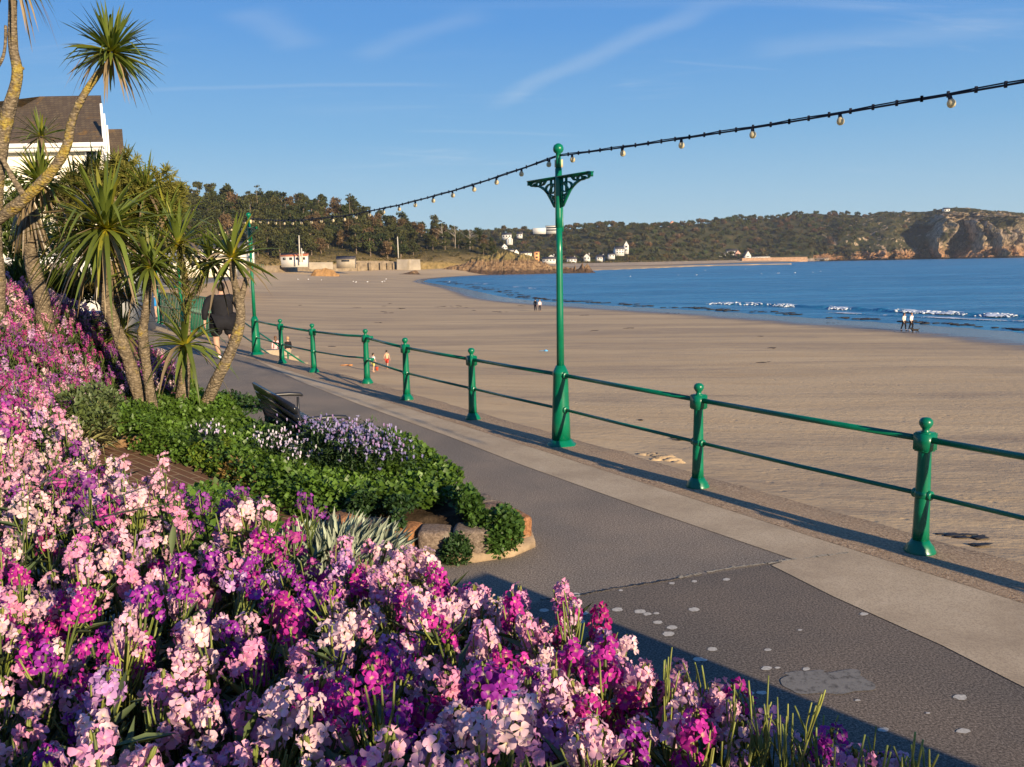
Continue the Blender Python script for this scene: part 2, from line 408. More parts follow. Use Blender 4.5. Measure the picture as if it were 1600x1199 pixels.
gum = [(900, 930, 9), (894, 944, 8), (910, 958, 10), (905, 972, 10), (850, 954, 8), (965, 953, 9), (1000, 956, 10), (1012, 960, 7), (1026, 959, 5), (1028, 973, 8), (1050, 981, 9), (1045, 991, 11), (1092, 1031, 10), (1084, 953, 9), (1113, 1015, 9), (1200, 1016, 6), (1198, 1045, 9), (1215, 1044, 5), (1167, 1084, 12), (1190, 1083, 9), (1100, 1032, 6), (1380, 1141, 10), (1505, 1143, 12), (1260, 1046, 7), (768, 960, 9), (724, 926, 8), (970, 923, 4), (1050, 912, 5), (1085, 909, 5), (1340, 1095, 5), (1420, 985, 4), (957, 1046, 7), (1500, 1090, 12), (1350, 960, 7), (1250, 985, 4), (1135, 906, 6), (1450, 1115, 4)]
for i, (x, y, w) in enumerate(gum): blob(bm, x, y, w * .9, w * .34, i * 1.37)
bm.build('gum_spots', GUM, kind='stuff', label='pale worn gum spots trodden into the dark asphalt', category='stain')
bm = MB(); blob(bm, 1300, 1066, 68, 19, 3.1, 60, .5, .003); blob(bm, 1258, 1056, 30, 9, 8.3, 40, .6, .0026)
m = Mat('cement_patch', .9, .25); nt = m.nt
m.col(ramp(nt, noise(nt, m.pos, 22, 6, .7), [(.35, (.08, .072, .062)), (.5, (.19, .18, .155)), (.7, (.22, .205, .175))])).bump(noise(nt, m.pos, 120, 3), .4, .004)
bm.build('cement_patch', m.m, kind='structure')

# ------------------------------------------------------------------ railing and lamp posts
m = Mat('green_gloss_paint', .33, .4); nt = m.nt
gc = ramp(nt, noise(nt, m.pos, 9, 5), [(.3, (.0, .115, .055)), (.7, (.0, .15, .074))])
gc = mixc(nt, mrange(nt, noise(nt, m.pos, 38, 3, .7), .72, .8, 0, .8), gc, (.012, .06, .03))
m.col(gc).bump(noise(nt, m.pos, 60, 3), .06, .004); m.b.inputs['Coat Weight'].default_value = .12; m.b.inputs['Coat Roughness'].default_value = .2
GREEN = m.m
def ang(v): return math.atan2(v[1], v[0])
RA = ang(RD)
def post_parts(root):
    b = MB()
    b.add(*lathe([(.105, 0), (.112, .012), (.112, .03), (.1, .045), (.098, .06), (.075, .085), (.062, .11)], 20)); b.build('base', GREEN, root, True)
    b = MB()
    b.add(*lathe([(.062, .105), (.058, .2), (.053, .5), (.047, .78), (.049, .8)], 8, ph=PI / 8)); b.build('shaft', GREEN, root)
    b = MB()
    V, F = box(-.058, .058, -.058, .058, .79, .915); V = arr(V)
    for zc in (0, 1): pass
    b.add(V, F); b.add(*box(-.05, .05, -.05, .05, .914, .922)); b.add(*box(-.05, .05, -.05, .05, .78, .791))
    b.build('collar', GREEN, root)
    b = MB(); b.add(*lathe([(.034, .92), (.026, .932), (.024, .944), (.034, .957), (.046, .975), (.049, .993), (.044, 1.012), (.028, 1.027), (.004, 1.032)], 18)); b.build('finial', GREEN, root, True)
    b = MB()
    for s in (-1, 1): b.add(*tube([(s * .03, 0, .455), (s * .07, 0, .455), (s * .075, 0, .455)], [.036, .036, .03], 14))
    b.add(*sphere((0, 0, .455), .063, 14, 8, (1, 1, .75))); b.build('rail_socket', GREEN, root, True)
def post_at(p, a, root_parent):
    e_ = link('railing_post', None, root_parent, (p[0], p[1], 0)); e_.rotation_euler = (0, 0, a); return e_
Z_TOP, Z_LOW = .868, .455
proto_post = None
def add_post(parent, p, a):
    global proto_post
    e_ = post_at(p, a, parent)
    if proto_post is None: post_parts(e_); proto_post = e_
    else:
        for ch in proto_post.children: dup(ch, e_)
def add_rails(parent, pts):
    for z, r, nm in ((Z_TOP, .0235, 'top_rail'), (Z_LOW, .0175, 'lower_rail')):
        for p, q in zip(pts[:-1], pts[1:]):
            b = MB(); b.add(*tube([(*p, z), (*(p + (q - p) * .5), z - .004), (*q, z)], r, 10)); b.build(nm, GREEN, parent, True)
railing = thing('railing', 'nearer green two-rail railing with ball-topped posts, running past the big lamp post', 'railing')
P6 = POSTS[0] - RD * 2.27; P7 = P6 - RD * 2.27
P4B = POSTS[4]
for p in [P7, P6] + POSTS[:5]: add_post(railing, p, RA)
add_rails(railing, [P7, P6, POSTS[0], POSTS[1], LAMP1, POSTS[2], POSTS[3], P4B + RN * .0])
# the farther section is set a little towards the walk and sweeps into the same post
railing2 = thing('railing', 'farther green railing whose rails sweep sideways at one end, beside the far lamp post', 'railing')
for p in POSTS[5:7]: add_post(railing2, p, RA)
add_rails(railing2, [POSTS[5], POSTS[6], LAMP2])
for z, r, nm in ((Z_TOP, .0235, 'top_rail'), (Z_LOW, .0175, 'lower_rail')):
    a_, b_ = POSTS[5], POSTS[4]; d_ = (b_ - a_)
    pts = [a_, a_ + d_ * .6, a_ + d_ * .68 + RN * .02, a_ + d_ * .76 + RN * .09, a_ + d_ * .86 + RN * .12, a_ + d_ * .97 + RN * .12]
    b = MB(); b.add(*tube([(*p, z + .0) for p in pts], r, 10)); b.build(nm, GREEN, railing2, True)
    b = MB(); b.add(*tube([(*(b_ + RN * .13 - RD * .05), z), (*(b_ - RN * .03 - RD * .01), z)], .03, 10)); b.build('rail_bracket', GREEN, railing2, True)

BEIGE = plain('beige_plastic', (.62, .5, .3), .5)
def bracket_mesh():
    """pierced cast-iron bracket in the plane x (outwards), z; root at x=0, top bar at z=0, drawn as flat scrolls with thickness"""
    b = MB(); t = .011
    def bar(pts, w):
        P = arr(pts); T = np.gradient(P, axis=0); T /= np.linalg.norm(T, axis=1)[:, None]; N = np.stack([-T[:, 1], T[:, 0]], -1)
        w = np.broadcast_to(arr(w) * .72, (len(P),))[:, None]; A, B = P + N * w, P - N * w; k = len(P)
        V = np.vstack([np.c_[A[:, 0], np.full(k, t), A[:, 1]], np.c_[B[:, 0], np.full(k, t), B[:, 1]], np.c_[B[:, 0], np.full(k, -t), B[:, 1]], np.c_[A[:, 0], np.full(k, -t), A[:, 1]]])
        F = []
        for r_ in range(4):
            r2 = (r_ + 1) % 4
            F += [(r_ * k + i, r_ * k + i + 1, r2 * k + i + 1, r2 * k + i) for i in range(k - 1)]
        F += [(0, k, 2 * k, 3 * k), (k - 1, 4 * k - 1, 3 * k - 1, 2 * k - 1)]
        b.add(V, F)
    def arc(cx_, cz, r, a0, a1, n=9): return [(cx_ + r * math.cos(math.radians(a)), cz + r * math.sin(math.radians(a))) for a in np.linspace(a0, a1, n)]
    # outer S-curve from the tip down to the shaft
    bar([(.3, -.055), (.27, -.07), (.23, -.075), (.19, -.1), (.155, -.135), (.125, -.18), (.105, -.225), (.085, -.27), (.065, -.32), (.045, -.37)], [.012, .016, .015, .017, .017, .015, .014, .013, .012, .011])
    bar(arc(.305, -.045, .022, -200, 90), .009); bar(arc(.235, -.05, .026, 180, 520), .009); bar(arc(.27, -.05, .016, 0, 360), .007)
    bar(arc(.185, -.045, .024, 0, 360), .008); bar([(.2, -.07), (.165, -.05), (.14, -.01)], .012)
    bar(arc(.085, -.13, .062, 40, 400, 16), .011); bar([(.085, -.02), (.085, -.19)], .008); bar([(.085, -.07), (.065, -.1), (.09, -.13), (.105, -.16), (.085, -.19)], .007)
    bar([(.125, -.17), (.09, -.215), (.05, -.235)], .012); bar([(.035, -.0), (.035, -.38)], .013); bar(arc(.055, -.3, .022, 0, 360), .007); bar(arc(.05, -.255, .02, 0, 360), .007)
    bar([(.02, -.012), (.33, -.012)], .014)
    V, F = box(.0, .345, -.035, .035, -.002, .012); b.add(V, F)
    V, F = box(.33, .345, -.028, .028, -.05, -.0); b.add(V, F)
    return b.mesh('bracket', GREEN)
BRK = bracket_mesh()
def lamp_post(p, a, label):
    root = thing('lamp_post', label, 'lamp post', (p[0], p[1], 0), a)
    b = MB(); b.add(*lathe([(.185, 0), (.19, .012), (.18, .028), (.15, .05), (.135, .075), (.12, .085)], 8, ph=PI / 8)); b.build('base', GREEN, root)
    b = MB(); b.add(*lathe([(.115, .08), (.108, .3), (.098, .6), (.09, .86), (.095, .875), (.095, .9), (.088, .91), (.055, .98)], 12)); b.build('pedestal', GREEN, root, False)
    b = MB(); b.add(*lathe([(.046, .975), (.042, 1.6), (.038, 2.3), (.036, 2.62)], 14)); b.add(*lathe([(.043, 2.6), (.043, 2.72), (.041, 3.1), (.04, 3.27)], 14)); b.build('shaft', GREEN, root, True)
    b = MB(); b.add(*tube([(.0, -.048, 2.55), (.0, -.048, 2.62), (0, -.05, 2.66), (0, -.05, 3.16)], [.012, .016, .01, .008], 8)); b.build('conduit', GREEN, root, True)
    for s in (0, 1):
        o = link('bracket', BRK, root, (0, 0, 3.17)); o.rotation_euler = (0, 0, s * PI); o.scale = (1.8, 1.1, .9)
    b = MB(); b.add(*lathe([(.034, 3.26), (.03, 3.4), (.03, 3.44), (.052, 3.455), (.062, 3.48), (.062, 3.5), (.05, 3.53), (.02, 3.55), (.002, 3.553)], 16)); b.build('finial', GREEN, root, True)
    b = MB(); b.add(*box(.02, .085, -.075, -.005, 3.29, 3.375)); b.add(*box(.018, .087, -.077, -.066, 3.288, 3.377)); b.build('junction_box', BEIGE, root)
    for s in (-1, 1):
        for z in (Z_TOP, Z_LOW):
            b = MB(); b.add(*tube([(s * .08, 0, z), (s * .118, 0, z), (s * .122, 0, z)], [.042, .042, .036], 14)); b.build('rail_socket', GREEN, root, True)
    return root
BR_A = math.radians(-28) 
lamp_post(LAMP1, RA, 'big green lamp post with beige junction box, standing in line with the nearer railing')
lamp_post(LAMP2, RA, 'far green lamp post with pierced brackets, beside the head of the beach steps')

# ------------------------------------------------------------------ festoon wires
WIRE = plain('black_cable', (.012, .012, .018), .5, .3)
m = Mat('bulb_glass', .18, .5); m.col((.62, .53, .33)).translucent(.35, (.8, .68, .4)); BULB = m.m
def festoon(p, q, sag, n, label, first=.5):
    root = thing('festoon_light_string', label, 'string lights', (0, 0, 0))
    p, q = arr(p), arr(q); t = np.linspace(0, 1, 60)
    P = p + np.outer(t, q - p); P[:, 2] -= sag * 4 * t * (1 - t)
    wob = np.array([mnoise.noise(Vector((x * 9, 2.2, n))) for x in t]) * .012 * np.sin(PI * t); P[:, 2] += wob
    b = MB(); b.add(*tube(P, .008, 6)); P2 = P.copy(); P2[:, 2] += .012 + .004 * np.sin(t * 90); b.add(*tube(P2, .0055, 5)); L = np.linalg.norm(q - p)
    for s in np.arange(.15, L, .17):
        i = s / L * 59; k = int(i); c = P[k]; b.add(*box(c[0] - .008, c[0] + .008, c[1] - .008, c[1] + .008, c[2] - .016, c[2] + .026))
    b.build('cable', WIRE, root, True)
    for k in range(n):
        tt = (k + first) / n; i = tt * 59; a_ = int(i); c = P[a_] + (P[min(a_ + 1, 59)] - P[a_]) * (i - a_)
        tw = rnd.uniform(-.25, .25)
        b = MB(); b.add(*lathe([(.002, -.036), (.011, -.034), (.016, -.028), (.013, .0)], 10)); cap = b.mesh('holder', WIRE, True)
        b = MB(); b.add(*lathe([(.011, -.026), (.02, -.032), (.0275, -.045), (.0295, -.058), (.027, -.073), (.018, -.084), (.003, -.088)], 12)); o = link('bulb', b.mesh('bulb', BULB, True), root, c - arr([0, 0, .004]))
        o.rotation_euler = (tw, rnd.uniform(-.2, .2), 0)
        link('holder', cap, o, (0, 0, 0))
    return root
ZW = 3.41
T1 = (*LAMP1, ZW); T2 = (*LAMP2, ZW); T0 = (*(LAMP1 - (LAMP2 - LAMP1) * .86), ZW)
festoon(T1, T0, .12, 13, 'festoon wire of cream bulbs rising over the sand away from the nearer lamp post', .3)
festoon(T1, T2, .3, 22, 'festoon wire of small bulbs strung between the two green lamp posts', .3)
T3 = (*(LAMP2 + (foot(252, 500) - LAMP2) * .95), ZW)
festoon(T2, T3, .3, 20, 'far festoon wire of white bulbs behind the cabbage palms', .5)
# ------------------------------------------------------------------ beach and sea
SEA = -5.0
WL_PX = [(1990, 560), (1800, 540), (1600, 520), (1500, 511), (1412, 505.5), (1300, 498.5), (1150, 488), (1000, 480), (885, 473), (832, 469.5), (792, 465), (760, 458), (725, 450.5), (690, 445), (663, 440.5), (668, 437), (700, 433.5), (740, 431), (772, 429.5)]
WL = [onz(x, y, SEA)[:2] for x, y in WL_PX]
SEA_POLY = [tuple(p) for p in WL] + [(200, 900), (1500, 1500), (1500, 60)]
SEA_POLY[0] = (300, 40)
SEA_POLY.insert(0, (300, 20))
# wall foot that closes the beach on the landward side
WALL = [tuple(p) for p in offset_line(BEND, .3)[:6]] + [tuple(at(x, 420, d)[:2]) for x, d in ((215, 170), (290, 330), (380, 450), (500, 520), (560, 540), (655, 560), (700, 570), (760, 575), (830, 560))]
def beach_z(P):
    P = arr(P); dw = seg_dist(P, WL + [tuple(WL[-1] + arr([60, 60]))]); sgn = np.where(inside(P, SEA_POLY), -1, 1); dw = dw * sgn
    dl = seg_dist(P, WALL); r = np.hypot(P[:, 0], P[:, 1])
    A = 2.3 + 1.9 * smooth(80, 420, r); L = 9 + 40 * smooth(60, 420, r)
    z = SEA + np.where(dw > 0, np.minimum(.011 * dw, .3 + .002 * dw), .04 * dw)
    return z + A * np.exp(-dl / L) * smooth(0, 25, dw)
azs = np.radians(np.linspace(-62, 62, 420)); rs = np.geomspace(4, 1000, 150)
rr, aa = np.meshgrid(rs, azs, indexing='ij')
X, Y = (rr * np.sin(aa)).ravel(), (rr * np.cos(aa)).ravel()
P2 = np.stack([X, Y], -1); Z = beach_z(P2)
n1 = np.array([mnoise.noise(Vector((x * .35, y * .35, 1))) for x, y in P2]); n2 = np.array([mnoise.noise(Vector((x * 1.6, y * 1.6, 4))) for x, y in P2])
dl = seg_dist(P2, WALL)
rough_ = np.exp(-dl / 6)
Z = Z + (n1 * .05 + n2 * .02) * (.25 + rough_) * (rr.ravel() < 120)
bm = MB(); bm.add(np.stack([X, Y, Z], -1), grid_faces(150, 420))
m = Mat('sand', .9, .25); nt = m.nt
sz = nt.nodes.new('ShaderNodeSeparateXYZ'); nt.links.new(m.pos, sz.inputs[0])
shore = mapping(nt, m.pos, (.03, .16, .2), (0, 0, .12)); shore2 = mapping(nt, m.pos, (.11, .8, 1), (0, 0, .1)); shore3 = mapping(nt, m.pos, (.5, 2.6, 1), (0, 0, .05))
s1 = noise(nt, shore, 1.0, 6, .62, .6); s2 = noise(nt, shore2, 1.0, 6, .65, .5); s3 = noise(nt, shore3, 1, 6, .7); grain = noise(nt, mapping(nt, m.pos, (.7, 1.5, 1), (0, 0, .2)), 2.6, 8, .78)
dry = ramp(nt, s2, [(.3, (.41, .29, .158)), (.5, (.48, .35, .195)), (.7, (.55, .41, .236))])
damp = ramp(nt, s3, [(.3, (.27, .195, .12)), (.55, (.35, .26, .16)), (.75, (.43, .32, .196))])
f = mrange(nt, math_n(nt, 'ADD', math_n(nt, 'MULTIPLY', s1, .75), math_n(nt, 'MULTIPLY', s2, .45)), .52, .72, 0, 1)
c = mixc(nt, f, dry, damp)
c = mixc(nt, mrange(nt, grain, .55, .75, 0, .8), c, mixc(nt, 1., c, (.55, .52, .5), 'MULTIPLY'))
c = mixc(nt, mrange(nt, sz.outputs[2], -3.4, -2.6, 0, .55), c, (.55, .41, .24))       # dry loose sand up by the wall
wet = mrange(nt, math_n(nt, 'ADD', sz.outputs[2], math_n(nt, 'MULTIPLY', math_n(nt, 'SUBTRACT', s2, .5), .12)), -4.93, -4.84, 1, 0)
c = mixc(nt, wet, c, (.085, .065, .05)); m.col(c)
rg = math_n(nt, 'SUBTRACT', .92, math_n(nt, 'MULTIPLY', wet, .72)); m.rough(rg)
bh = math_n(nt, 'ADD', math_n(nt, 'MULTIPLY', noise(nt, mapping(nt, m.pos, (1.2, 2.6, 1)), 2.2, 6, .65), 1.), math_n(nt, 'MULTIPLY', noise(nt, mapping(nt, m.pos, (.6, 2.2, 1)), .6, 3), .6))
vor = nt.nodes.new('ShaderNodeTexVoronoi'); vor.inputs['Scale'].default_value = 1.7; nt.links.new(m.pos, vor.inputs['Vector'])
steps = mrange(nt, vor.outputs['Distance'], .0, .22, -.7, 0)
bh = math_n(nt, 'ADD', bh, math_n(nt, 'MULTIPLY', steps, mrange(nt, noise(nt, m.pos, .18, 3), .5, .62)))
n_ = nt.nodes.new('ShaderNodeBump'); n_.inputs['Distance'].default_value = .09; nt.links.new(bh, n_.inputs['Height'])
nt.links.new(math_n(nt, 'MULTIPLY', math_n(nt, 'SUBTRACT', 1, wet), .62), n_.inputs['Strength']); nt.links.new(n_.outputs[0], m.b.inputs['Normal'])
bm.build('beach', m.m, kind='structure', smooth=True)
# water
m = Mat('sea_water', .12, .5); nt = m.nt
big = noise(nt, mapping(nt, m.pos, (.012, .06, 1), (0, 0, .06)), 1, 5, .6, .5); mid = noise(nt, mapping(nt, m.pos, (.05, .3, 1)), 1, 4)
m.col(mixc(nt, mrange(nt, big, .35, .68), (.016, .125, .235), (.045, .22, .36)))
w1 = noise(nt, mapping(nt, m.pos, (.14, .42, 1), (0, 0, .1)), 1, 3, .5); w2 = noise(nt, mapping(nt, m.pos, (.6, 1.6, 1), (0, 0, -.15)), 1, 4, .6)
hgt = math_n(nt, 'ADD', math_n(nt, 'MULTIPLY', w1, 1.6), math_n(nt, 'MULTIPLY', w2, .55))
m.bump(hgt, 1.0, .55); m.rough(mrange(nt, mid, .35, .7, .26, .42))
m.b.inputs['IOR'].default_value = 1.333
WATER = m.m
V = [(-400, 80, SEA), (3500, 20, SEA), (3500, 3600, SEA), (-1500, 3600, SEA)]
MB().add(V, [(0, 1, 2, 3)]).build('sea', WATER, kind='structure')
# low breaking waves: a swell with a broken white crest, running along the shore
FOAM = Mat('foam', .7, .3); FOAM.col(ramp(FOAM.nt, noise(FOAM.nt, FOAM.pos, 2.2, 5, .7), [(.3, (.3, .38, .45)), (.6, (.66, .7, .73))])); FOAM = FOAM.m
def shore_path(pxs):
    return [onz(x, y, SEA)[:2] for x, y in pxs]
def wave(name, pxs, h, w, crest, seed):
    L = subdiv(shore_path(pxs), 14); k = len(L); T = np.gradient(L, axis=0); T /= np.linalg.norm(T, axis=1)[:, None]; N = np.stack([T[:, 1], -T[:, 0]], -1)
    if (N[0] @ (L[0] - arr([0, 0]))) < 0: N = -N        # N points out to sea
    s = np.arange(k) / (k - 1); env = np.minimum(smooth(0, .1, s), smooth(1, .9, s)) * (.7 + .5 * np.array([mnoise.noise(Vector((i * .31, seed, 0))) for i in range(k)]))
    prof = [(-w, -.02), (-w * .45, .1), (-w * .2, .8), (0, 1), (w * .5, .75), (w * 1.2, .3), (w * 2.2, -.02)]
    rows = [np.c_[L + N * a, SEA + .02 + h * b * np.maximum(env, 0.05)] for a, b in prof]
    b_ = MB(); b_.add(np.vstack(rows), grid_faces(len(prof), k)); b_.build(name, WATER, kind='structure', smooth=True)
    # broken crest
    b_ = MB()
    for i in range(k):
        q = mnoise.noise(Vector((i * .11, seed * 2.3, 5))) + .3 * mnoise.noise(Vector((i * .5, seed, 2)))
        if q < crest: continue
        wd = w * (.25 + 1.1 * min(max(q - crest, 0) * 2.2, 1))
        if i < k - 1:
            rows_ = []
            for u_ in (0, .35, .7, 1):
                for ii in (i, i + 1):
                    a_ = -wd * u_ + .1; p_ = L[ii] + N[ii] * (a_ + .25 * mnoise.noise(Vector((ii * .9, u_ * 3, seed)))); rows_.append((p_[0], p_[1], SEA + .05 + h * max(env[ii], .05) * (1 - .75 * u_) + .05 * abs(mnoise.noise(Vector((ii * 1.7, u_ * 5, 3))))))
            b_.add(rows_, [(0, 1, 3, 2), (2, 3, 5, 4), (4, 5, 7, 6)])
        for j in range(4):
            t_ = R.uniform(-.5, .5); a_ = R.uniform(-w * 1.0, w * .05); c0 = L[i] + N[i] * a_ + T[i] * t_ * 1.6
            hh = h * max(env[i], .05) * (1 - abs(a_) / (w * 1.2)) + .02; r_ = R.uniform(.05, .14) * h / .5
            V_, F_ = sphere((c0[0], c0[1], SEA + hh), r_, 6, 4, (1.9, 1.2, .6)); V_ = V_ + R.normal(0, r_ * .12, V_.shape); b_.add(V_, F_)
    if b_.n: b_.build('surf', FOAM, kind='stuff', label='white broken surf on the low wave along the waterline', category='surf', smooth=True)
wave('wave', [(1700, 500), (1600, 496.5), (1545, 494.5), (1480, 491.5), (1400, 488), (1320, 484), (1240, 480), (1170, 477), (1080, 474)], .5, 1.7, -.16, 1.1)
wave('wave', [(1700, 507), (1600, 503.5), (1480, 498), (1380, 493.5), (1290, 488.5)], .12, .8, .16, 7.7)
wave('wave', [(900, 455.5), (840, 452), (800, 448.5), (770, 445), (735, 442.5)], .22, 1.2, .1, 4.4)
# weed cast up along the edge of the water
bm = MB()
WEED = Mat('seaweed', .6, .4); WEED.col(ramp(WEED.nt, noise(WEED.nt, WEED.pos, 3, 3), [(.3, (.008, .007, .006)), (.7, (.03, .022, .014))])); WEED = WEED.m
wl = subdiv(arr(WL[2:15]), 90); zb = beach_z(wl)
T = np.gradient(wl, axis=0); T /= np.linalg.norm(T, axis=1)[:, None]; N = np.stack([-T[:, 1], T[:, 0]], -1)
def clump(bm, x, y, z, s, fl=.22):
    V_, F_ = sphere((0, 0, 0), s, 7, 4, (R.uniform(1.2, 2.4), R.uniform(.5, .9), fl)); V_ = V_ * (1 + R.normal(0, .18, (len(V_), 1))); a_ = R.uniform(-.3, .3) + .1
    c_, s_ = math.cos(a_), math.sin(a_); V_ = np.stack([V_[:, 0] * c_ - V_[:, 1] * s_, V_[:, 0] * s_ + V_[:, 1] * c_, V_[:, 2]], -1); bm.add(V_ + arr([x, y, z]), F_)
for i in range(0, len(wl)):
    q = mnoise.noise(Vector((i * .12, 3, 0))) + .35 * mnoise.noise(Vector((i * .6, 8, 0)))
    if q < .17: continue
    d_ = np.hypot(*wl[i]); o_ = (mnoise.noise(Vector((i * .05, 9, 2))) * 3 + R.normal(0, .9)) * (d_ / 100) - 4.5 * d_ / 110
    sgn = 1 if (wl[i] @ N[i]) > 0 else -1
    p_ = wl[i] - N[i] * sgn * o_ * .5
    for _ in range(R.integers(1, 3)): clump(bm, p_[0] + R.normal(0, .6), p_[1] + R.normal(0, .5), SEA + .06, R.uniform(.12, .36) * (.6 + d_ / 300))
bm.build('seaweed_line', WEED, kind='stuff', label='dark seaweed scattered along the edge of the water', category='seaweed', smooth=True)
bm = MB()
for x, y in ((690, 479), (684, 480), (700, 478.5), (712, 479.5), (716, 477), (627, 483.5), (606, 476), (602, 480), (745, 485), (778, 486.5), (786, 487), (815, 476), (726, 480.5), (914, 491), (926, 517), (980, 480), (1045, 486), (470, 482), (560, 483), (600, 489), (604, 491), (627, 484), (1203, 543), (1194, 567), (480, 538), (592, 507), (500, 527), (524, 552), (1063, 487), (820, 468), (1300, 500), (1185, 524), (990, 512)):
    p_ = onz(x, y, -4.6); 
    for _ in range(3): clump(bm, p_[0] + R.normal(0, .35), p_[1] + R.normal(0, .25), beach_z([p_[:2]])[0] + .02, R.uniform(.07, .22), .12)
bm.build('beach_wrack', WEED, kind='stuff', label='dark scraps of weed lying about on the open sand', category='seaweed', smooth=True)
bm = MB()
def sand_z(p): return beach_z([p[:2]])[0]
def on_beach(px, py):
    z = -4.
    for _ in range(12): p = onz(px, py, z); z = .5 * z + .5 * sand_z(p)
    return onz(px, py, z)
for x, y, s in ((1030, 714, .14), (1040, 716, .17), (1020, 712, .12), (1050, 720, .13), (1060, 723, .1), (1005, 711, .1), (1024, 719, .09)):
    p_ = on_beach(x, y); V_, F_ = sphere(p_ + arr([0, 0, -.02]), s * 1.5, 10, 6, (1.6, 1, .55)); V_ += R.normal(0, .018, V_.shape); bm.add(V_, F_)
bm.build('sand_heap', bpy.data.materials['sand'], label='small heap of dug sand below the kerb, just behind the railing', category='sand heap', smooth=True)
bm = MB()
for x, y in ((1480, 837), (1495, 838), (1508, 841), (1523, 841), (1470, 836), (1530, 856), (1000, 658), (1060, 687)):
    p_ = on_beach(x, y)
    for _ in range(4): clump(bm, p_[0] + R.normal(0, .1), p_[1] + R.normal(0, .08), p_[2] + .03, R.uniform(.04, .11), .2)
bm.build('weed_by_wall', WEED, kind='stuff', label='scraps of dark weed on the sand just under the promenade edge', category='seaweed', smooth=True)

# ------------------------------------------------------------------ hills round the bay
def interp(px, tab): 
    t = arr(tab); return np.interp(px, t[:, 0], t[:, 1])
def fbm(P, sc, seed, oct=4, ridged=False): return vnoise(P, sc, seed, oct, ridged) - (.5 if ridged else 0)
# near wooded hill
HB = [(-400, 330), (200, 380), (330, 455), (420, 505), (500, 530), (655, 575), (720, 585), (820, 580)]            # foot distance
HBZ = [(-400, .5), (300, 1.0), (420, 2.5), (500, 3), (600, 3), (655, 3.0), (700, 2.6), (760, -.5), (820, -4)]
SKY1 = [(-400, 296), (200, 292), (300, 294), (345, 298), (360, 304), (400, 303), (430, 312), (450, 307), (490, 308), (520, 314), (560, 318), (580, 330), (600, 335), (640, 344), (690, 348), (720, 356), (745, 366), (775, 378), (800, 388), (815, 398), (830, 408)]
TH1 = [(-400, 19), (560, 21), (640, 20), (720, 15), (760, 6), (830, 0)]                                       # px of tree above the ground there
pxs = np.arange(-400, 832, 5.); tt = np.linspace(0, 1, 40)
def hill1(px, t):
    d0 = interp(px, HB); d1 = d0 + interp(px, [(-400, 200), (600, 190), (700, 90), (830, 30)]); d = d0 + (d1 - d0) * t
    zs = np.array([at(x, y, dd)[2] for x, y, dd in zip(px, interp(px, SKY1) + interp(px, TH1), d1)])
    z0 = interp(px, HBZ); z = z0 + (zs - z0) * (t ** .85)
    xs = np.array([at(x, 420, dd)[0] for x, dd in zip(px, d)])
    return np.stack([xs, d, z], -1)
PX, TT = np.meshgrid(pxs, np.concatenate([tt, [1.3, 2.5]]), indexing='ij')
H = hill1(PX.ravel(), np.minimum(TT.ravel(), 1.0)); back = TT.ravel() > 1
H[back, 1] += (TT.ravel()[back] - 1) * 150; H[back, 2] -= 6 * (TT.ravel()[back] - 1)
H[:, 2] += fbm(H * arr([1, 1, 0]), .03, 2, 4) * 3.0 * smooth(0.03, .15, TT.ravel())
H = H.reshape(len(pxs), -1, 3); sk = H[:, :1].copy(); sk[..., 2] = -7; H = np.concatenate([sk, H], 1).reshape(-1, 3)
bm = MB(); bm.add(H, grid_faces(len(pxs), len(tt) + 3))
# skirt down to the beach
m = Mat('hill_undergrowth', .95, .1); nt = m.nt
c = ramp(nt, noise(nt, m.pos, .12, 7, .7), [(.3, (.02, .022, .01)), (.48, (.05, .048, .02)), (.6, (.11, .088, .035)), (.75, (.2, .14, .06))])
sz = nt.nodes.new('ShaderNodeSeparateXYZ'); nt.links.new(m.pos, sz.inputs[0])
c2 = ramp(nt, noise(nt, m.pos, .35, 6, .7), [(.3, (.1, .085, .03)), (.5, (.24, .17, .07)), (.7, (.34, .25, .11))])
c = mixc(nt, mrange(nt, sz.outputs[2], 4, 12, 1, 0), c, c2)
m.col(c).bump(noise(nt, m.pos, .7, 5, .7), 1., 1.2); HILLM = m.m
bm.build('near_hill', HILLM, kind='structure', smooth=True)

# far coast: beach, wooded slope and the granite cliffs
FW = [(500, 1120), (900, 1060), (1000, 1090), (1156, 1420), (1300, 1580), (1450, 1640), (1592, 1640), (1602, 1860), (2100, 1900)]    # waterline distance
FBW = [(500, 130), (1000, 130), (1156, 110), (1230, 60), (1290, 14), (2100, 6)]                                  # beach width
SKY2 = [(500, 350), (730, 361), (800, 357), (850, 360), (890, 352), (945, 347), (1000, 350), (1050, 349), (1090, 343), (1120, 342), (1150, 336), (1200, 337), (1235, 329), (1300, 329), (1350, 331), (1400, 330), (1440, 331), (1465, 326), (1490, 323), (1510, 325), (1530, 328), (1560, 329), (1580, 332), (1600, 334), (1700, 334), (2100, 340)]
TH2 = [(500, 6), (1340, 6), (1380, 1.5), (2100, .5)]
HD = [(500, 420), (1000, 420), (1300, 300), (1420, 240), (1470, 190), (1580, 180), (1620, 260), (2100, 300)]
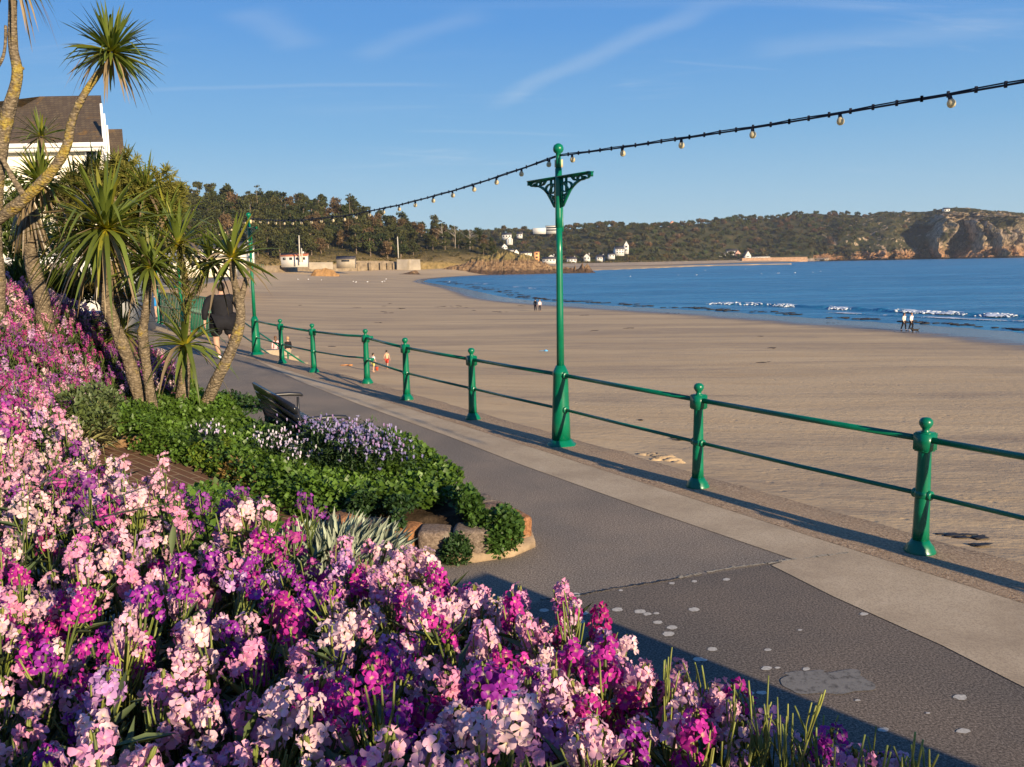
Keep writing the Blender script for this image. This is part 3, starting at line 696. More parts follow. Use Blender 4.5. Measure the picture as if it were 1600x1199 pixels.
# how far the rock stands forward (+) or back (-), metres: buttresses with shaded gullies on their left
PROT = [(1260, 0), (1300, 15), (1335, 45), (1352, 15), (1375, 60), (1396, 75), (1408, -20), (1425, -85), (1444, -60), (1452, 35), (1470, 75), (1480, 60), (1488, -45), (1503, -55), (1511, 60), (1528, 95), (1534, 50), (1542, 85), (1562, 110), (1582, 75), (1594, -20), (1640, -30), (2100, 0)]
FRAC = [(500, 0), (1290, 0), (1310, .25), (1400, .3), (1440, .45), (1470, .9), (1590, 1), (1600, .1), (1640, .15), (2100, .2)]   # how rocky
px2 = np.concatenate([np.arange(480, 1280, 4.), np.arange(1280, 1620, 1.0), np.arange(1620, 2100, 8.)]); t2 = np.concatenate([[-.4, -.15], np.linspace(0, 1, 64), [1.3, 3]])
def hill2(px, t):
    d0 = interp(px, FW); bw = interp(px, FBW); rocky = interp(px, FRAC)
    d1 = d0 + bw + interp(px, HD); base = d0 + bw
    tc = np.clip(t, 0, 1)
    ysky = interp(px, SKY2) + interp(px, TH2); zs = np.array([at(x, y, dd)[2] for x, y, dd in zip(px, ysky, d1)])
    p = tc ** (.9) * (1 - rocky) + rocky * (.62 * smooth(0, .26, tc) + .38 * tc)
    flat = 1 - smooth(1130, 1250, px)              # dunes and scrub behind the far beach
    p = p * (1 - flat) + flat * (smooth(.12, 1, tc) ** .8)
    z0 = np.where(bw > 30, .0, -4.0)
    z = z0 + (zs - z0) * p
    pw_ = px + (1 - flat) * (t - .25) * 26 * np.sign(np.sin(px * .045)) + 9 * np.sin(t * 17 + px * .06)
    fwd = .58 * interp(pw_, PROT) * (1 - smooth(.35, .95, tc)) 
    d = base + (d1 - base) * tc - fwd
    low = t < 0
    d = np.where(low, d0 + bw * (1 + t / .4) - fwd, d); z = np.where(low, SEA - .4 + (z0 - SEA + .4) * (1 + t / .4), z)
    d = np.where(t > 1, d1 + (t - 1) * 200, d); z = np.where(t > 1, z - (t - 1) * 4, z)
    xs = np.array([at(x, 420, dd)[0] for x, dd in zip(px, d)])
    return np.stack([xs, d, z], -1), rocky
PX, TT = np.meshgrid(px2, t2, indexing='ij'); H, rk = hill2(PX.ravel(), TT.ravel())
inner_ = (TT.ravel() >= 0) & (TT.ravel() <= 1.0)
nz = fbm(H, .022, 5, 5, True); nz2 = fbm(H @ rotz(arr([.3]))[0] * arr([1, 1, .5]) + H[:, 2:3] * arr([.5, 0, 0]), .06, 9, 5, True); nz3 = fbm(H, .02, 31, 4)
nz4 = fbm(H @ rotz(arr([.35]))[0] * arr([1, 1, .3]) + H[:, 2:3] * arr([.45, 0, 0]), .13, 63, 4, True)
rkk = np.maximum(rk, .9 * ((PX.ravel() > 1275) & (PX.ravel() < 1600) & (TT.ravel() < .12)))
H[:, 1] -= inner_ * rkk * (nz * 30 + nz2 * 34 + nz4 * 16) * (1 - .6 * smooth(.7, 1, TT.ravel()))
H[:, 2] += inner_ * rkk * nz4 * 3.5 * (1 - smooth(.8, 1, TT.ravel()))
H[:, 0] += inner_ * rk * nz2 * 6
H[:, 2] += inner_ * (1 - rk) * nz3 * 7 * smooth(.05, .3, TT.ravel()) * (PX.ravel() > 700) + inner_ * rk * nz * 4
veg = np.clip((1 - rk) * 1.3 + (TT.ravel() > .72) * .9 * (fbm(H, .03, 3, 3) > -.25) + .8 * (fbm(H, .018, 41, 3) > .18) * (TT.ravel() > .12), 0, 1)
rock_strip = ((PX.ravel() > 1270) & (PX.ravel() < 1600) & (TT.ravel() < .09 + .05 * nz))
veg = np.where(rock_strip, 0, veg)
outc = (fbm(H, .025, 77, 3, True) > .3) & (PX.ravel() > 1280) & (PX.ravel() < 1450)
veg = np.where(outc, veg * .1, veg)
bm = MB(); bm.add(H, grid_faces(len(px2), len(t2)), 0, np.stack([veg, TT.ravel(), rk], -1))
m = Mat('far_coast', .95, .1); nt = m.nt
sep = nt.nodes.new('ShaderNodeSeparateColor'); nt.links.new(m.attr(), sep.inputs[0])
sz = nt.nodes.new('ShaderNodeSeparateXYZ'); nt.links.new(m.pos, sz.inputs[0])
green = ramp(nt, noise(nt, m.pos, .05, 7, .7), [(.3, (.022, .03, .012)), (.5, (.055, .055, .022)), (.62, (.1, .08, .035)), (.78, (.14, .13, .04))])
rock = ramp(nt, noise(nt, mapping(nt, m.pos, (1, 1, .35)), .09, 8, .75), [(.3, (.09, .07, .05)), (.43, (.32, .24, .155)), (.58, (.54, .41, .27)), (.8, (.62, .53, .38))])
rock = mixc(nt, mrange(nt, sz.outputs[2], 2, 26, .75, 0), rock, mixc(nt, 1., rock, (1.1, .68, .42), 'MULTIPLY'))
rock = mixc(nt, mrange(nt, noise(nt, m.pos, .03, 5), .5, .62, 0, .6), rock, (.16, .15, .07))
rock = mixc(nt, mrange(nt, sz.outputs[2], -3.4, -1, 1, 0), rock, (.03, .024, .02))
vr = nt.nodes.new('ShaderNodeTexVoronoi'); vr.feature = 'DISTANCE_TO_EDGE'; vr.inputs['Scale'].default_value = .11; nt.links.new(mapping(nt, m.pos, (1, 1, .42), (.25, .35, 0)), vr.inputs['Vector'])
rock = mixc(nt, mrange(nt, vr.outputs['Distance'], .0, .1, .75, 0), rock, (.05, .038, .028))
rock = mixc(nt, mrange(nt, noise(nt, mapping(nt, m.pos, (1, 1, .3), (.2, .4, 0)), .3, 4, .8), .5, .66, 0, .6), rock, (.09, .065, .045))
c = mixc(nt, mrange(nt, sep.outputs[0], .3, .7), rock, green)
sandy = math_n(nt, 'MULTIPLY', mrange(nt, sz.outputs[2], .2, 1.2, 1, 0), mrange(nt, sep.outputs[2], 0, .05, 1, 0))
sc = ramp(nt, noise(nt, mapping(nt, m.pos, (.02, .2, 1)), 1, 5), [(.35, (.4, .3, .2)), (.65, (.5, .4, .28))])
sc = mixc(nt, mrange(nt, sz.outputs[2], -4.7, -3.2, 1, 0), sc, (.2, .14, .1))
c = mixc(nt, sandy, c, sc)
m.col(c).bump(noise(nt, m.pos, .25, 7, .75), 1., 4.); FARM = m.m
bm.build('far_coast', FARM, kind='structure', smooth=False)
def far_ground(px, t):
    p, r_ = hill2(arr([px]), arr([t])); return p[0]

# rocky point between the two beaches
def rocky_ridge(name, pts, width, seed, mat_, dz=-5.6, ny=36, per=60, amp=1.0, **tags):
    """pts: (px, distance, crest height); ridge with broken, jagged flanks"""
    P = arr([at(x, 424, d)[:2] for x, d, h in pts]); hh = arr([h for _, _, h in pts]); k = (len(pts) - 1) * per + 1
    u = np.linspace(0, len(pts) - 1, k); L = np.stack([np.interp(u, range(len(pts)), P[:, 0]), np.interp(u, range(len(pts)), P[:, 1])], -1); h = np.interp(u, range(len(pts)), hh)
    T = np.gradient(L, axis=0); T /= np.linalg.norm(T, axis=1)[:, None]; N = np.stack([-T[:, 1], T[:, 0]], -1)
    w = np.interp(u, range(len(pts)), width) if not np.isscalar(width) else np.full(k, width)
    v = np.linspace(-1, 1, ny); UU, VV = np.meshgrid(np.arange(k), v, indexing='ij'); UU = UU.ravel(); VV = VV.ravel()
    XY = L[UU] + N[UU] * (VV * w[UU])[:, None]
    n_a = fbm(np.c_[XY, VV * 0], .12, seed, 5, True); n_b = fbm(np.c_[XY, VV * 0], .4, seed + 5, 4, True)
    z = dz + (h[UU] - dz) * np.clip(1 - np.abs(VV) ** 1.3, 0, 1) * (1.08 + .55 * n_a * amp + .16 * n_b * amp)
    XY = XY + np.stack([fbm(np.c_[XY, z], .3, seed + 9, 3), fbm(np.c_[XY, z], .3, seed + 19, 3)], -1) * 1.2 * amp
    b = MB(); b.add(np.c_[XY, z], grid_faces(k, ny)); return b.build(name, mat_, **tags)
m = Mat('shore_rock', .9, .2); nt = m.nt
sz = nt.nodes.new('ShaderNodeSeparateXYZ'); nt.links.new(m.pos, sz.inputs[0])
zz = math_n(nt, 'ADD', sz.outputs[2], math_n(nt, 'MULTIPLY', math_n(nt, 'SUBTRACT', noise(nt, m.pos, .3, 4), .5), 4))
c = ramp(nt, noise(nt, m.pos, .5, 8, .75), [(.32, (.05, .03, .02)), (.47, (.2, .12, .06)), (.6, (.36, .235, .12)), (.8, (.46, .35, .21))])
c = mixc(nt, mrange(nt, zz, -3.0, -1.2, .9, 0), c, ramp(nt, noise(nt, m.pos, .8, 5), [(.35, (.025, .018, .014)), (.7, (.12, .07, .045))]))
c = mixc(nt, mrange(nt, zz, 2.5, 6, 0, .9), c, ramp(nt, noise(nt, m.pos, .2, 6, .7), [(.35, (.05, .05, .02)), (.55, (.22, .17, .06)), (.7, (.34, .25, .1))]))
m.col(c).bump(noise(nt, m.pos, 1.6, 6, .7), 1., .8); SHROCK = m.m
rocky_ridge('rocky_point', [(690, 562, -2), (720, 562, 1.5), (760, 562, 5), (790, 562, 7.5), (815, 561, 6), (835, 560, 3.6), (850, 558, .8), (872, 557, -1.4), (900, 556, -2.6)], [9, 14, 20, 22, 20, 15, 10, 7, 5], 3.3, SHROCK, label='golden rocky point running down into the water at the end of the wood', category='rocks')
rocky_ridge('sea_stack', [(893, 556, -4.6), (898, 556, -.9), (901, 556, -3.2), (906, 556, -1.6), (910, 556, .2), (913, 556, -2.2), (918, 556, -.4), (923, 556, -3), (930, 556, -5)], 5, 8.1, SHROCK, per=14, label='brown jagged rock stack just off the tip of the rocky point', category='rocks')
rocky_ridge('beach_rock', [(610, 500, -3.6), (632, 500, -2.9), (645, 500, -1.6), (652, 500, -1.9), (660, 500, -4)], 3.5, 12.7, SHROCK, dz=-4.4, per=20, label='low brown rock on the sand near the water, short of the concrete wall', category='rocks')
rocky_ridge('beach_reef', [(560, 520, -3.6), (580, 520, -2.9), (600, 520, -2.7), (628, 520, -3.8)], 3, 15.7, SHROCK, dz=-4.2, per=20, amp=.6, label='long flat reef of dark rock on the sand below the concrete wall', category='rocks')
# ------------------------------------------------------------------ garden banks
SOIL = Mat('garden_soil', .95, .1); SOIL.col(ramp(SOIL.nt, noise(SOIL.nt, SOIL.pos, 9, 6, .7), [(.3, (.018, .012, .008)), (.6, (.06, .042, .026)), (.75, (.11, .08, .05))])).bump(noise(SOIL.nt, SOIL.pos, 30, 4), .8, .02); SOIL = SOIL.m
def ctl(rows):
    P = []; z = []
    for px, py, d, h in rows:
        p = at(px, py, d); P.append(p[:2]); z.append(p[2] - h)
    return arr(P), arr(z)
# near bank of stocks (heights are flower tops, soil is .42 lower)
A_ROWS = [(620, 870, 2.6, .42), (500, 840, 2.7, .42), (390, 800, 2.75, .42), (200, 745, 3.1, .42), (120, 690, 3.6, .42), (0, 610, 4.5, .42), (-200, 560, 5, .42), (690, 895, 2.5, .42), (900, 965, 2.35, .42), (1100, 1080, 1.95, .42),
          (1300, 1150, 1.75, .42), (1500, 1215, 1.62, .42), (750, 1050, 1.55, .42), (300, 1150, 1.35, .42), (0, 1000, 1.8, .42), (0, 850, 2.4, .42), (400, 950, 2.0, .42), (1000, 1199, 1.45, .42), (0, 1250, 1.15, .42), (600, 1250, 1.1, .42), (-300, 900, 2.4, .42), (150, 800, 2.6, .42)]
PA, ZA = ctl(A_ROWS); TA = TPS(PA, ZA, .05)
A_EDGE_PX = [(-260, 556, 5.2), (0, 600, 4.6), (120, 682, 3.7), (200, 735, 3.15), (300, 770, 2.95), (400, 800, 2.8), (510, 845, 2.72), (620, 868, 2.62), (690, 890, 2.52), (780, 925, 2.45), (900, 960, 2.36), (1000, 1020, 2.15), (1100, 1078, 1.96), (1300, 1148, 1.76), (1500, 1210, 1.63), (1700, 1270, 1.5)]
A_POLY = [tuple(at(x, y, d)[:2]) for x, y, d in A_EDGE_PX] + [(1.1, .3), (.4, .75), (-.6, .85), (-1.6, .9), (-4.5, 2.0)]
A_LINE = [arr(p) for p in A_POLY[:len(A_EDGE_PX)]]
def soil_a(P):
    P = arr(P); d = seg_dist(P, A_POLY + [A_POLY[0]]); d = np.where(inside(P, A_POLY), d, -d)
    return d, TA(P)
# far bank and palm bed
C_ROWS = [(0, 480, 9.5, .35), (110, 482, 11, .35), (100, 560, 9, .35), (0, 560, 8, .35), (200, 580, 10.5, .35), (270, 600, 10.8, .35), (180, 622, 9.8, .3), (120, 640, 8, .25), (60, 620, 6.5, .3), (-250, 520, 7, .35), (-300, 470, 11, .35), (-100, 450, 14, .2), (100, 455, 14, .2),
          (225, 650, 9.8, .04), (290, 632, 10, .04), (330, 700, 9.0, .04), (450, 765, 7.9, .04), (600, 772, 7.2, .04), (700, 790, 6.75, .04), (620, 705, 7.8, .04), (430, 690, 8.8, .04), (380, 640, 10, .04), (180, 690, 9.3, .04), (560, 735, 7.6, .04), (320, 606, 12.5, .04), (200, 540, 15, .1)]
PC, ZC = ctl(C_ROWS); TC = TPS(PC, ZC, .05)
B_EDGE = [(-1.05, 6.55), (-.35, 6.42), (.0, 6.6), (-.3, 7.15), (-.85, 7.9), (-1.5, 8.55), (-2.25, 8.75), (-3.0, 9.7), (-3.65, 10.9), (-5.0, 13.0), (-6.6, 16.4), (-9.5, 20)]
B_PATH = [(-14, 14.5), (-14, 6), (-6.2, 7.2), (-5.2, 7.9), (-4.7, 8.9), (-4.0, 9.05), (-3.0, 8.5), (-2.05, 7.5), (-1.45, 6.9)]
B_POLY = B_EDGE + [(-12, 20)] + B_PATH
def soil_b(P):
    P = arr(P); d = seg_dist(P, B_POLY + [B_POLY[0]]); d = np.where(inside(P, B_POLY), d, -d)
    return d, np.maximum(TC(P), .22)
def bank(name, fn, x0, x1, y0, y1, step, drop, mat_, edge=.1):
    xs, ys = np.arange(x0, x1, step), np.arange(y0, y1, step); XX, YY = np.meshgrid(xs, ys, indexing='ij'); P = np.stack([XX.ravel(), YY.ravel()], -1)
    d, z = fn(P); z = np.where(d > -.02, z * smooth(-.02, edge, d) - drop * (1 - smooth(-.02, edge, d)), -drop)
    z = z + fbm(np.c_[P, z * 0], 5, 3, 3) * .03
    keep = (d > -.3).reshape(len(xs), len(ys)); kf = (keep[:-1, :-1] & keep[1:, 1:]).ravel()
    b = MB(); b.add(np.c_[P, z], [grid_faces(len(xs), len(ys))[0][kf]]); return b.build(name, mat_, kind='structure', smooth=True)
bank('garden_bank', soil_a, -6, 2.2, .3, 6, .06, .3, SOIL, .35)
bank('palm_bed', soil_b, -14, .4, 6, 20, .1, .2, SOIL, .12)
# brick path
m = Mat('brick_paving', .9, .2); nt = m.nt
br = nt.nodes.new('ShaderNodeTexBrick'); nt.links.new(mapping(nt, m.pos, (1, 1, 1), (0, 0, .62)), br.inputs['Vector'])
br.inputs['Scale'].default_value = 1.0; br.inputs['Color1'].default_value = (.17, .085, .05, 1); br.inputs['Color2'].default_value = (.12, .062, .042, 1); br.inputs['Mortar'].default_value = (.3, .22, .14, 1)
br.inputs['Mortar Size'].default_value = .009; br.inputs['Bias'].default_value = -.1; br.inputs['Brick Width'].default_value = .34; br.inputs['Row Height'].default_value = .11; br.inputs['Mortar Smooth'].default_value = .3
c = mixc(nt, mrange(nt, noise(nt, m.pos, 6, 6, .7), .4, .75, 0, .55), br.outputs[0], (.09, .06, .04)); m.col(c)
m.bump(math_n(nt, 'ADD', math_n(nt, 'MULTIPLY', br.outputs[1], -1), noise(nt, m.pos, 60, 3)), .5, .008)
P_IN = [(-.75, 6.3), (-1.35, 6.9), (-2.0, 7.55), (-2.95, 8.6), (-3.95, 9.2), (-4.8, 9.1), (-5.4, 8.0)]
P_OUT = [(-.2, 4.9), (-1.2, 5.1), (-2.2, 5.9), (-3.1, 6.6), (-3.8, 7.0), (-4.0, 6.8), (-4.2, 6.4)]
zi = [.012, .03, .06, .16, .3, .36, .4]
ai, ao = subdiv(P_IN, 8), subdiv(P_OUT, 8); zz_ = np.interp(np.linspace(0, 6, len(ai)), range(7), zi)
V = np.vstack([np.c_[ai + (ao - ai) * f, zz_] for f in np.linspace(-.12, 1, 8)])
MB().add(V, grid_faces(8, len(ai))).build('brick_path', m.m, kind='structure')
m = Mat('clay_edging', .95, .15); nt = m.nt
m.col(ramp(nt, noise(nt, m.pos, 14, 6, .7), [(.3, (.06, .035, .02)), (.5, (.2, .12, .06)), (.7, (.3, .2, .11))])).bump(noise(nt, m.pos, 30, 5), .8, .02); CLAY = m.m
# crumbling brick-and-stone edging along the path
L = subdiv(P_IN[1:6], 14); zz_ = np.interp(np.linspace(0, 4, len(L)), range(5), zi[1:6])
edging = thing('bed_edging', 'crumbling brown stone edging between the brick path and the leafy mound', 'edging')
for i in range(0, len(L) - 3, 3):
    p, q = L[i], L[i + 3]; c_ = (p + q) / 2; V_, F_ = sphere((0, 0, 0), .5, 10, 7); V_ = V_ * np.minimum(1, .72 / np.maximum(np.abs(V_).max(1, keepdims=True) * 1.4, .3))
    V_ = V_ * arr([np.linalg.norm(q - p) * 1.2, .24, .22]) + R.normal(0, .008, V_.shape); a_ = ang(q - p); Rm = rotz(arr([a_]))[0]
    b = MB(); b.add(V_ @ Rm.T + arr([*c_, zz_[i] + .04 + R.uniform(-.02, .02)]), F_); b.build('edging_stone', CLAY, edging, True)

# granite blocks at the end of the palm bed
m = Mat('granite_block', .92, .2); nt = m.nt
tone = ramp(nt, m.rand(), [(0, (.33, .15, .06)), (.3, (.24, .16, .11)), (.55, (.2, .17, .14)), (.8, (.38, .165, .05)), (1, (.27, .23, .2))])
g = noise(nt, m.pos, 45, 6, .75); c = mixc(nt, mrange(nt, g, .35, .7), mixc(nt, 1., tone, (.55, .5, .48), 'MULTIPLY'), mixc(nt, 1., tone, (1.45, 1.4, 1.35), 'MULTIPLY'))
c = mixc(nt, mrange(nt, noise(nt, m.pos, 7, 5), .58, .72, 0, .6), c, (.24, .22, .17)); m.col(c)
m.bump(math_n(nt, 'ADD', noise(nt, m.pos, 12, 6, .7), math_n(nt, 'MULTIPLY', g, .4)), .9, .03); GRANITE = m.m
wall_t = thing('stone_wall', 'low wall of rough granite blocks holding up the end of the palm bed', 'stone wall')
def stone(cx_, cy, cz, a_, sx_, sy_, sz_, parent=wall_t, label=None, colr=None):
    V_, F_ = sphere((0, 0, 0), 1, 16, 12); V_ = np.sign(V_) * np.abs(V_) ** .33; V_ = V_ / np.abs(V_).max(0)
    n_ = fbm(V_ + R.uniform(0, 50), .9, 1, 3)[:, None]; V_ = V_ * (1 + .13 * n_) * arr([sx_, sy_, sz_]) / 2; tilt = R.uniform(-.08, .08)
    V_ = np.stack([V_[:, 0], V_[:, 1], V_[:, 2] + V_[:, 0] * tilt], -1) @ rotz(arr([a_]))[0].T
    b = MB(); b.add(V_, F_); return b.build('stone', GRANITE, parent, True, (cx_, cy, cz), label=label)
fl = [arr(p) for p in ((-1.5, 6.92), (-1.02, 6.5), (-.62, 6.36), (-.3, 6.36), (.02, 6.6), (-.28, 7.15))]
def wall_pt(s):
    d = [np.linalg.norm(fl[i + 1] - fl[i]) for i in range(len(fl) - 1)]
    for i, L_ in enumerate(d):
        if s <= L_ or i == len(d) - 1: return fl[i] + (fl[i + 1] - fl[i]) * min(s / L_, 1.2), ang(fl[i + 1] - fl[i])
        s -= L_
for z, h, row in ((.1, .24, [.26, .34, .3, .26, .32, .2, .3, .24, .28]), (.29, .19, [.3, .24, .36, .3, .4, .3, .3, .3])):
    s = .05 if z < .2 else .0
    for w in row:
        p, a_ = wall_pt(s + w / 2); stone(p[0], p[1], z, a_, w * .99, .26, h * R.uniform(.98, 1.08)); s += w
    if s > 2.4: break
CEMB = plain('cement_footing', (.3, .22, .14), .95, .15, .25, 12, .5, 60)
b = MB()
fo = [arr(p) for p in ((-.72, 6.22), (-.3, 6.17), (-.02, 6.28), (.16, 6.5), (.14, 6.75), (.02, 6.95), (-.05, 6.8), (-.1, 6.55), (-.3, 6.4), (-.7, 6.4))]
V_, F_ = prism([tuple(p) for p in fo], -.02, .05); b.add(V_, F_); b.build('footing', CEMB, wall_t)

# ------------------------------------------------------------------ leafy ground cover
def leaf_cloud(P, N, size, tilt, mat_idx, cvar=.35, aspect=.85, fold=1.0, ncol=None):
    """leaves at P, facing roughly N"""
    n = len(P); D = N * .25 + sph_dirs(n) * tilt; D[:, 2] += .1
    Rm = frames(D, R.uniform(-.9, .9, n)); S = size * R.uniform(.65, 1.25, n)
    V, F = inst(LEAF_V * arr([aspect, 1, fold]), LEAF_F, Rm, S, P)
    c = R.uniform(1 - cvar, 1 + cvar, n) if ncol is None else ncol
    c = np.repeat(c, 5)[:, None] * np.ones((1, 3)); return V, F, c
COVER = leafmat('ground_cover_leaf', (.07, .135, .02), (.1, .175, .026), .45, .3, (1.5, 1.7, .5), False)
def sample_poly(poly, n, fn=None):
    q = arr(poly); lo, hi = q.min(0), q.max(0); P = R.uniform(lo, hi, (n * 6, 2)); P = P[inside(P, poly)]
    return P[:n]
COVER_POLY = [(-1.3, 6.85), (-.75, 6.62), (-.5, 6.75), (-.42, 7.2), (-.85, 7.9), (-1.5, 8.5), (-2.25, 8.7), (-3.0, 9.7), (-3.6, 10.8), (-4.6, 12.4), (-5.0, 12), (-4.5, 10.8), (-5.0, 10.4), (-5.1, 9.3), (-4.0, 9.05), (-3.0, 8.5), (-2.05, 7.5), (-1.45, 6.9)]
P = sample_poly(COVER_POLY, 34000); d, z = soil_b(P)
mound = fbm(np.c_[P, P[:, :1] * 0], 1.6, 21, 3) * .09 + fbm(np.c_[P, P[:, :1] * 0], 6, 22, 2) * .035
lay_ = R.uniform(0, 1, len(P)) ** .6
zz_ = z * smooth(-.05, .1, d) + .05 + (.1 + mound) * lay_ * 1.0
# spill over the edge
nrm = np.tile(arr([0.1, -.3, 1]), (len(P), 1))
V, F, c = leaf_cloud(np.c_[P, zz_], nrm, .05, .55, 0, .4, .95)
tint = 1 + .5 * fbm(np.c_[P, P[:, :1] * 0], 1.3, 40, 2); c = c * np.repeat(tint, 5)[:, None]
bm = MB(); bm.add(V, F, 0, c)
# hanging over the path-side edge
e = subdiv([(-1.6, 7.05), (-2.05, 7.5), (-3.0, 8.5), (-4.0, 9.05)], 30); k = R.integers(0, len(e) - 1, 3800)
pe = e[k] + R.normal(0, .07, (3800, 2)); ze = np.interp(k, [0, len(e)], [.05, .32]) + R.uniform(0, .24, 3800) * (.6 + .6 * np.sin(k * .9))
V, F, c = leaf_cloud(np.c_[pe, ze], np.tile(arr([.2, -.8, .5]), (3800, 1)), .045, .6, 0, .4, .9); bm.add(V, F, 0, c)
bm.build('ground_cover', COVER, kind='stuff', label='dense bright green leafy ground cover around the palm trunks', category='ground cover')
def bush_mesh(blobs, n, leaf, aspect, cvar=.4, fill=.35):
    """leaves through the outer shell of several ellipsoids (x,y,z,rx,ry,rz)"""
    bm = MB(); w = arr([b[3] * b[4] + b[4] * b[5] for b in blobs]); w = w / w.sum()
    for bl, wi in zip(blobs, w):
        k = max(int(n * wi), 8); D = sph_dirs(k, -.55, 1); r_ = R.uniform(fill, 1.03, k)[:, None] ** .35
        ns = fbm(D * 1.0 + arr(bl[:3]), 2.2, 5, 2)[:, None] * .25
        P = arr(bl[:3]) + D * arr(bl[3:]) * r_ * (1 + ns); V, F, c = leaf_cloud(P, D, leaf, .7, 0, cvar, aspect); bm.add(V, F, 0, c)
    return bm
# the two clumps that trail over the stones, and the dark one at the foot
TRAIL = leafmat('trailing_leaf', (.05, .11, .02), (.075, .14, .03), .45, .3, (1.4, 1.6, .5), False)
def gz(px, py, d): return at(px, py, d)
a_ = gz(780, 835, 6.45)
bm = bush_mesh([(*gz(784, 832, 6.36), .15, .15, .2), (*gz(795, 822, 6.4), .1, .12, .13), (*gz(772, 850, 6.3), .1, .1, .14)], 2600, .04, .8); bm.build('trailing_bush', TRAIL, label='round green bush spilling over the corner of the granite wall', category='bush')
bm = bush_mesh([(*gz(733, 788, 6.5), .1, .12, .11), (*gz(744, 812, 6.4), .075, .08, .1), (*gz(725, 775, 6.6), .1, .1, .08)], 1500, .045, .8); bm.build('trailing_bush', TRAIL, label='leafy tuft hanging over the top of the granite wall', category='bush')
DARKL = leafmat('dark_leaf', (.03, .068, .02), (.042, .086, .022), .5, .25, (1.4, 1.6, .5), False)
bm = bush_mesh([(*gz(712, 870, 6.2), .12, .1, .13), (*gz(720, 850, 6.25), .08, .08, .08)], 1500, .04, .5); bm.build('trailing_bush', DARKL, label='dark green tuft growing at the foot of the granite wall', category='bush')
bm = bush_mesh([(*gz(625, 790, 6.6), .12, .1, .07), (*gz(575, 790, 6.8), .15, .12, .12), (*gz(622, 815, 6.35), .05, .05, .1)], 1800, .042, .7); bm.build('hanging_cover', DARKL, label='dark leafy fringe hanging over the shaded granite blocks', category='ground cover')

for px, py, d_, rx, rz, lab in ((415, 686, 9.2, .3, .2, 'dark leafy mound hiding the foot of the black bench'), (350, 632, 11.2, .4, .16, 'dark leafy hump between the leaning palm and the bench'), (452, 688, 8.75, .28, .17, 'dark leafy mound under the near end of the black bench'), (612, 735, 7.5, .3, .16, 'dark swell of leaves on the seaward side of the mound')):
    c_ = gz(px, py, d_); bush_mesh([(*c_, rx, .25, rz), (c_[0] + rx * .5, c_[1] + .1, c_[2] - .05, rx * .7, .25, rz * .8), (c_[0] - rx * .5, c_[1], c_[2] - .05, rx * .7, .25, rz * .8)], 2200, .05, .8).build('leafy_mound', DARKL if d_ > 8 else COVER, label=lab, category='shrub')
# daisy shrub: upright sprays with half-closed lilac-white flowers
SHRUB = leafmat('daisy_leaf', (.03, .065, .022), (.05, .09, .025), .5, .25, (1.4, 1.6, .5), False)
m = Mat('daisy_petal', .5, .3); m.col(mixc(m.nt, 1., (.85, .82, .9), m.attr(), 'MULTIPLY')).translucent(.3, (.8, .75, .9)); DAISY = m.m
def daisy_shrub(label, pts, nst, h, seedcol, leaf=.055, flower=True):
    root = thing('daisy_shrub', label, 'flowering shrub'); base = np.mean([p for p in pts], 0); lf = MB(); fl_ = MB()
    q = arr(pts)
    n = nst; w = R.dirichlet(np.ones(len(q)) * .22, n); T0_ = w @ q + np.c_[R.normal(0, .06, (n, 2)), -np.abs(R.normal(0, .07, n))]
    B0 = T0_ - np.c_[R.normal(0, .06, (n, 2)), h * R.uniform(.9, 1.2, n)]; top = T0_
    for s in range(n):
        k = 16; t = R.uniform(.15, 1, k); P = B0[s] + np.outer(t, top[s] - B0[s]) + R.normal(0, .02, (k, 3)); D = sph_dirs(k, -.1, .9); D += arr([0, 0, .5])
        V, F, c = leaf_cloud(P, D, leaf, .55, 0, .4, .28); lf.add(V, F, 0, c)
    lf.build('foliage', SHRUB, root)
    if flower:
        k = int(n * .62); idx = R.choice(n, k, False); 
        PV = []; 
        for s in idx:
            np_ = 7; th = np.arange(np_) * 2 * PI / np_ + R.uniform(0, 6); op = R.choice([.25, .35, 1.2], p=[.5, .3, .2]); ax = arr([R.normal(0, .25), R.normal(0, .25), 1]); 
            D = np.stack([np.cos(th) * op, np.sin(th) * op, np.ones(np_)], -1) + ax * .3
            V, F = inst(LEAF_V * arr([.34, 1, 1]), LEAF_F, frames(D), np.full(np_, .036), np.tile(top[s] + arr([0, 0, .02]), (np_, 1)))
            cc = arr(seedcol[R.integers(len(seedcol))]) * R.uniform(.8, 1.1); fl_.add(V, F, 0, cc)
        fl_.build('flowers', DAISY, root)
    return root
lil = [(.42, .38, .62), (.34, .3, .55), (.6, .57, .75), (.5, .33, .55)]; wh = [(1, 1, 1), (.95, .92, 1), (.9, .8, .95)]  # lilac tints darkened to put the shade into these flowers
daisy_shrub('wide dark shrub dotted with lilac flowers, between the bench end and the mound', [at(x, y, d) for x, y, d in ((400, 652, 9.1), (448, 648, 8.6), (425, 648, 8.8), (610, 720, 7.2), (560, 715, 7.3), (590, 735, 7.1), (660, 730, 7.0), (490, 646, 8.35), (560, 647, 8.2), (630, 655, 7.9), (660, 675, 7.6), (685, 712, 7.2), (540, 660, 7.9), (600, 665, 7.7), (470, 660, 8.3), (575, 690, 7.4), (640, 700, 7.3), (520, 680, 7.6))], 900, .36, lil)
daisy_shrub('shrub with open white daisies, in the middle of the mound', [at(x, y, d) for x, y, d in ((372, 680, 8.7), (440, 690, 8.3), (470, 706, 8.1), (500, 700, 8.0), (410, 672, 8.6), (450, 672, 8.4), (480, 712, 7.9))], 230, .3, wh)
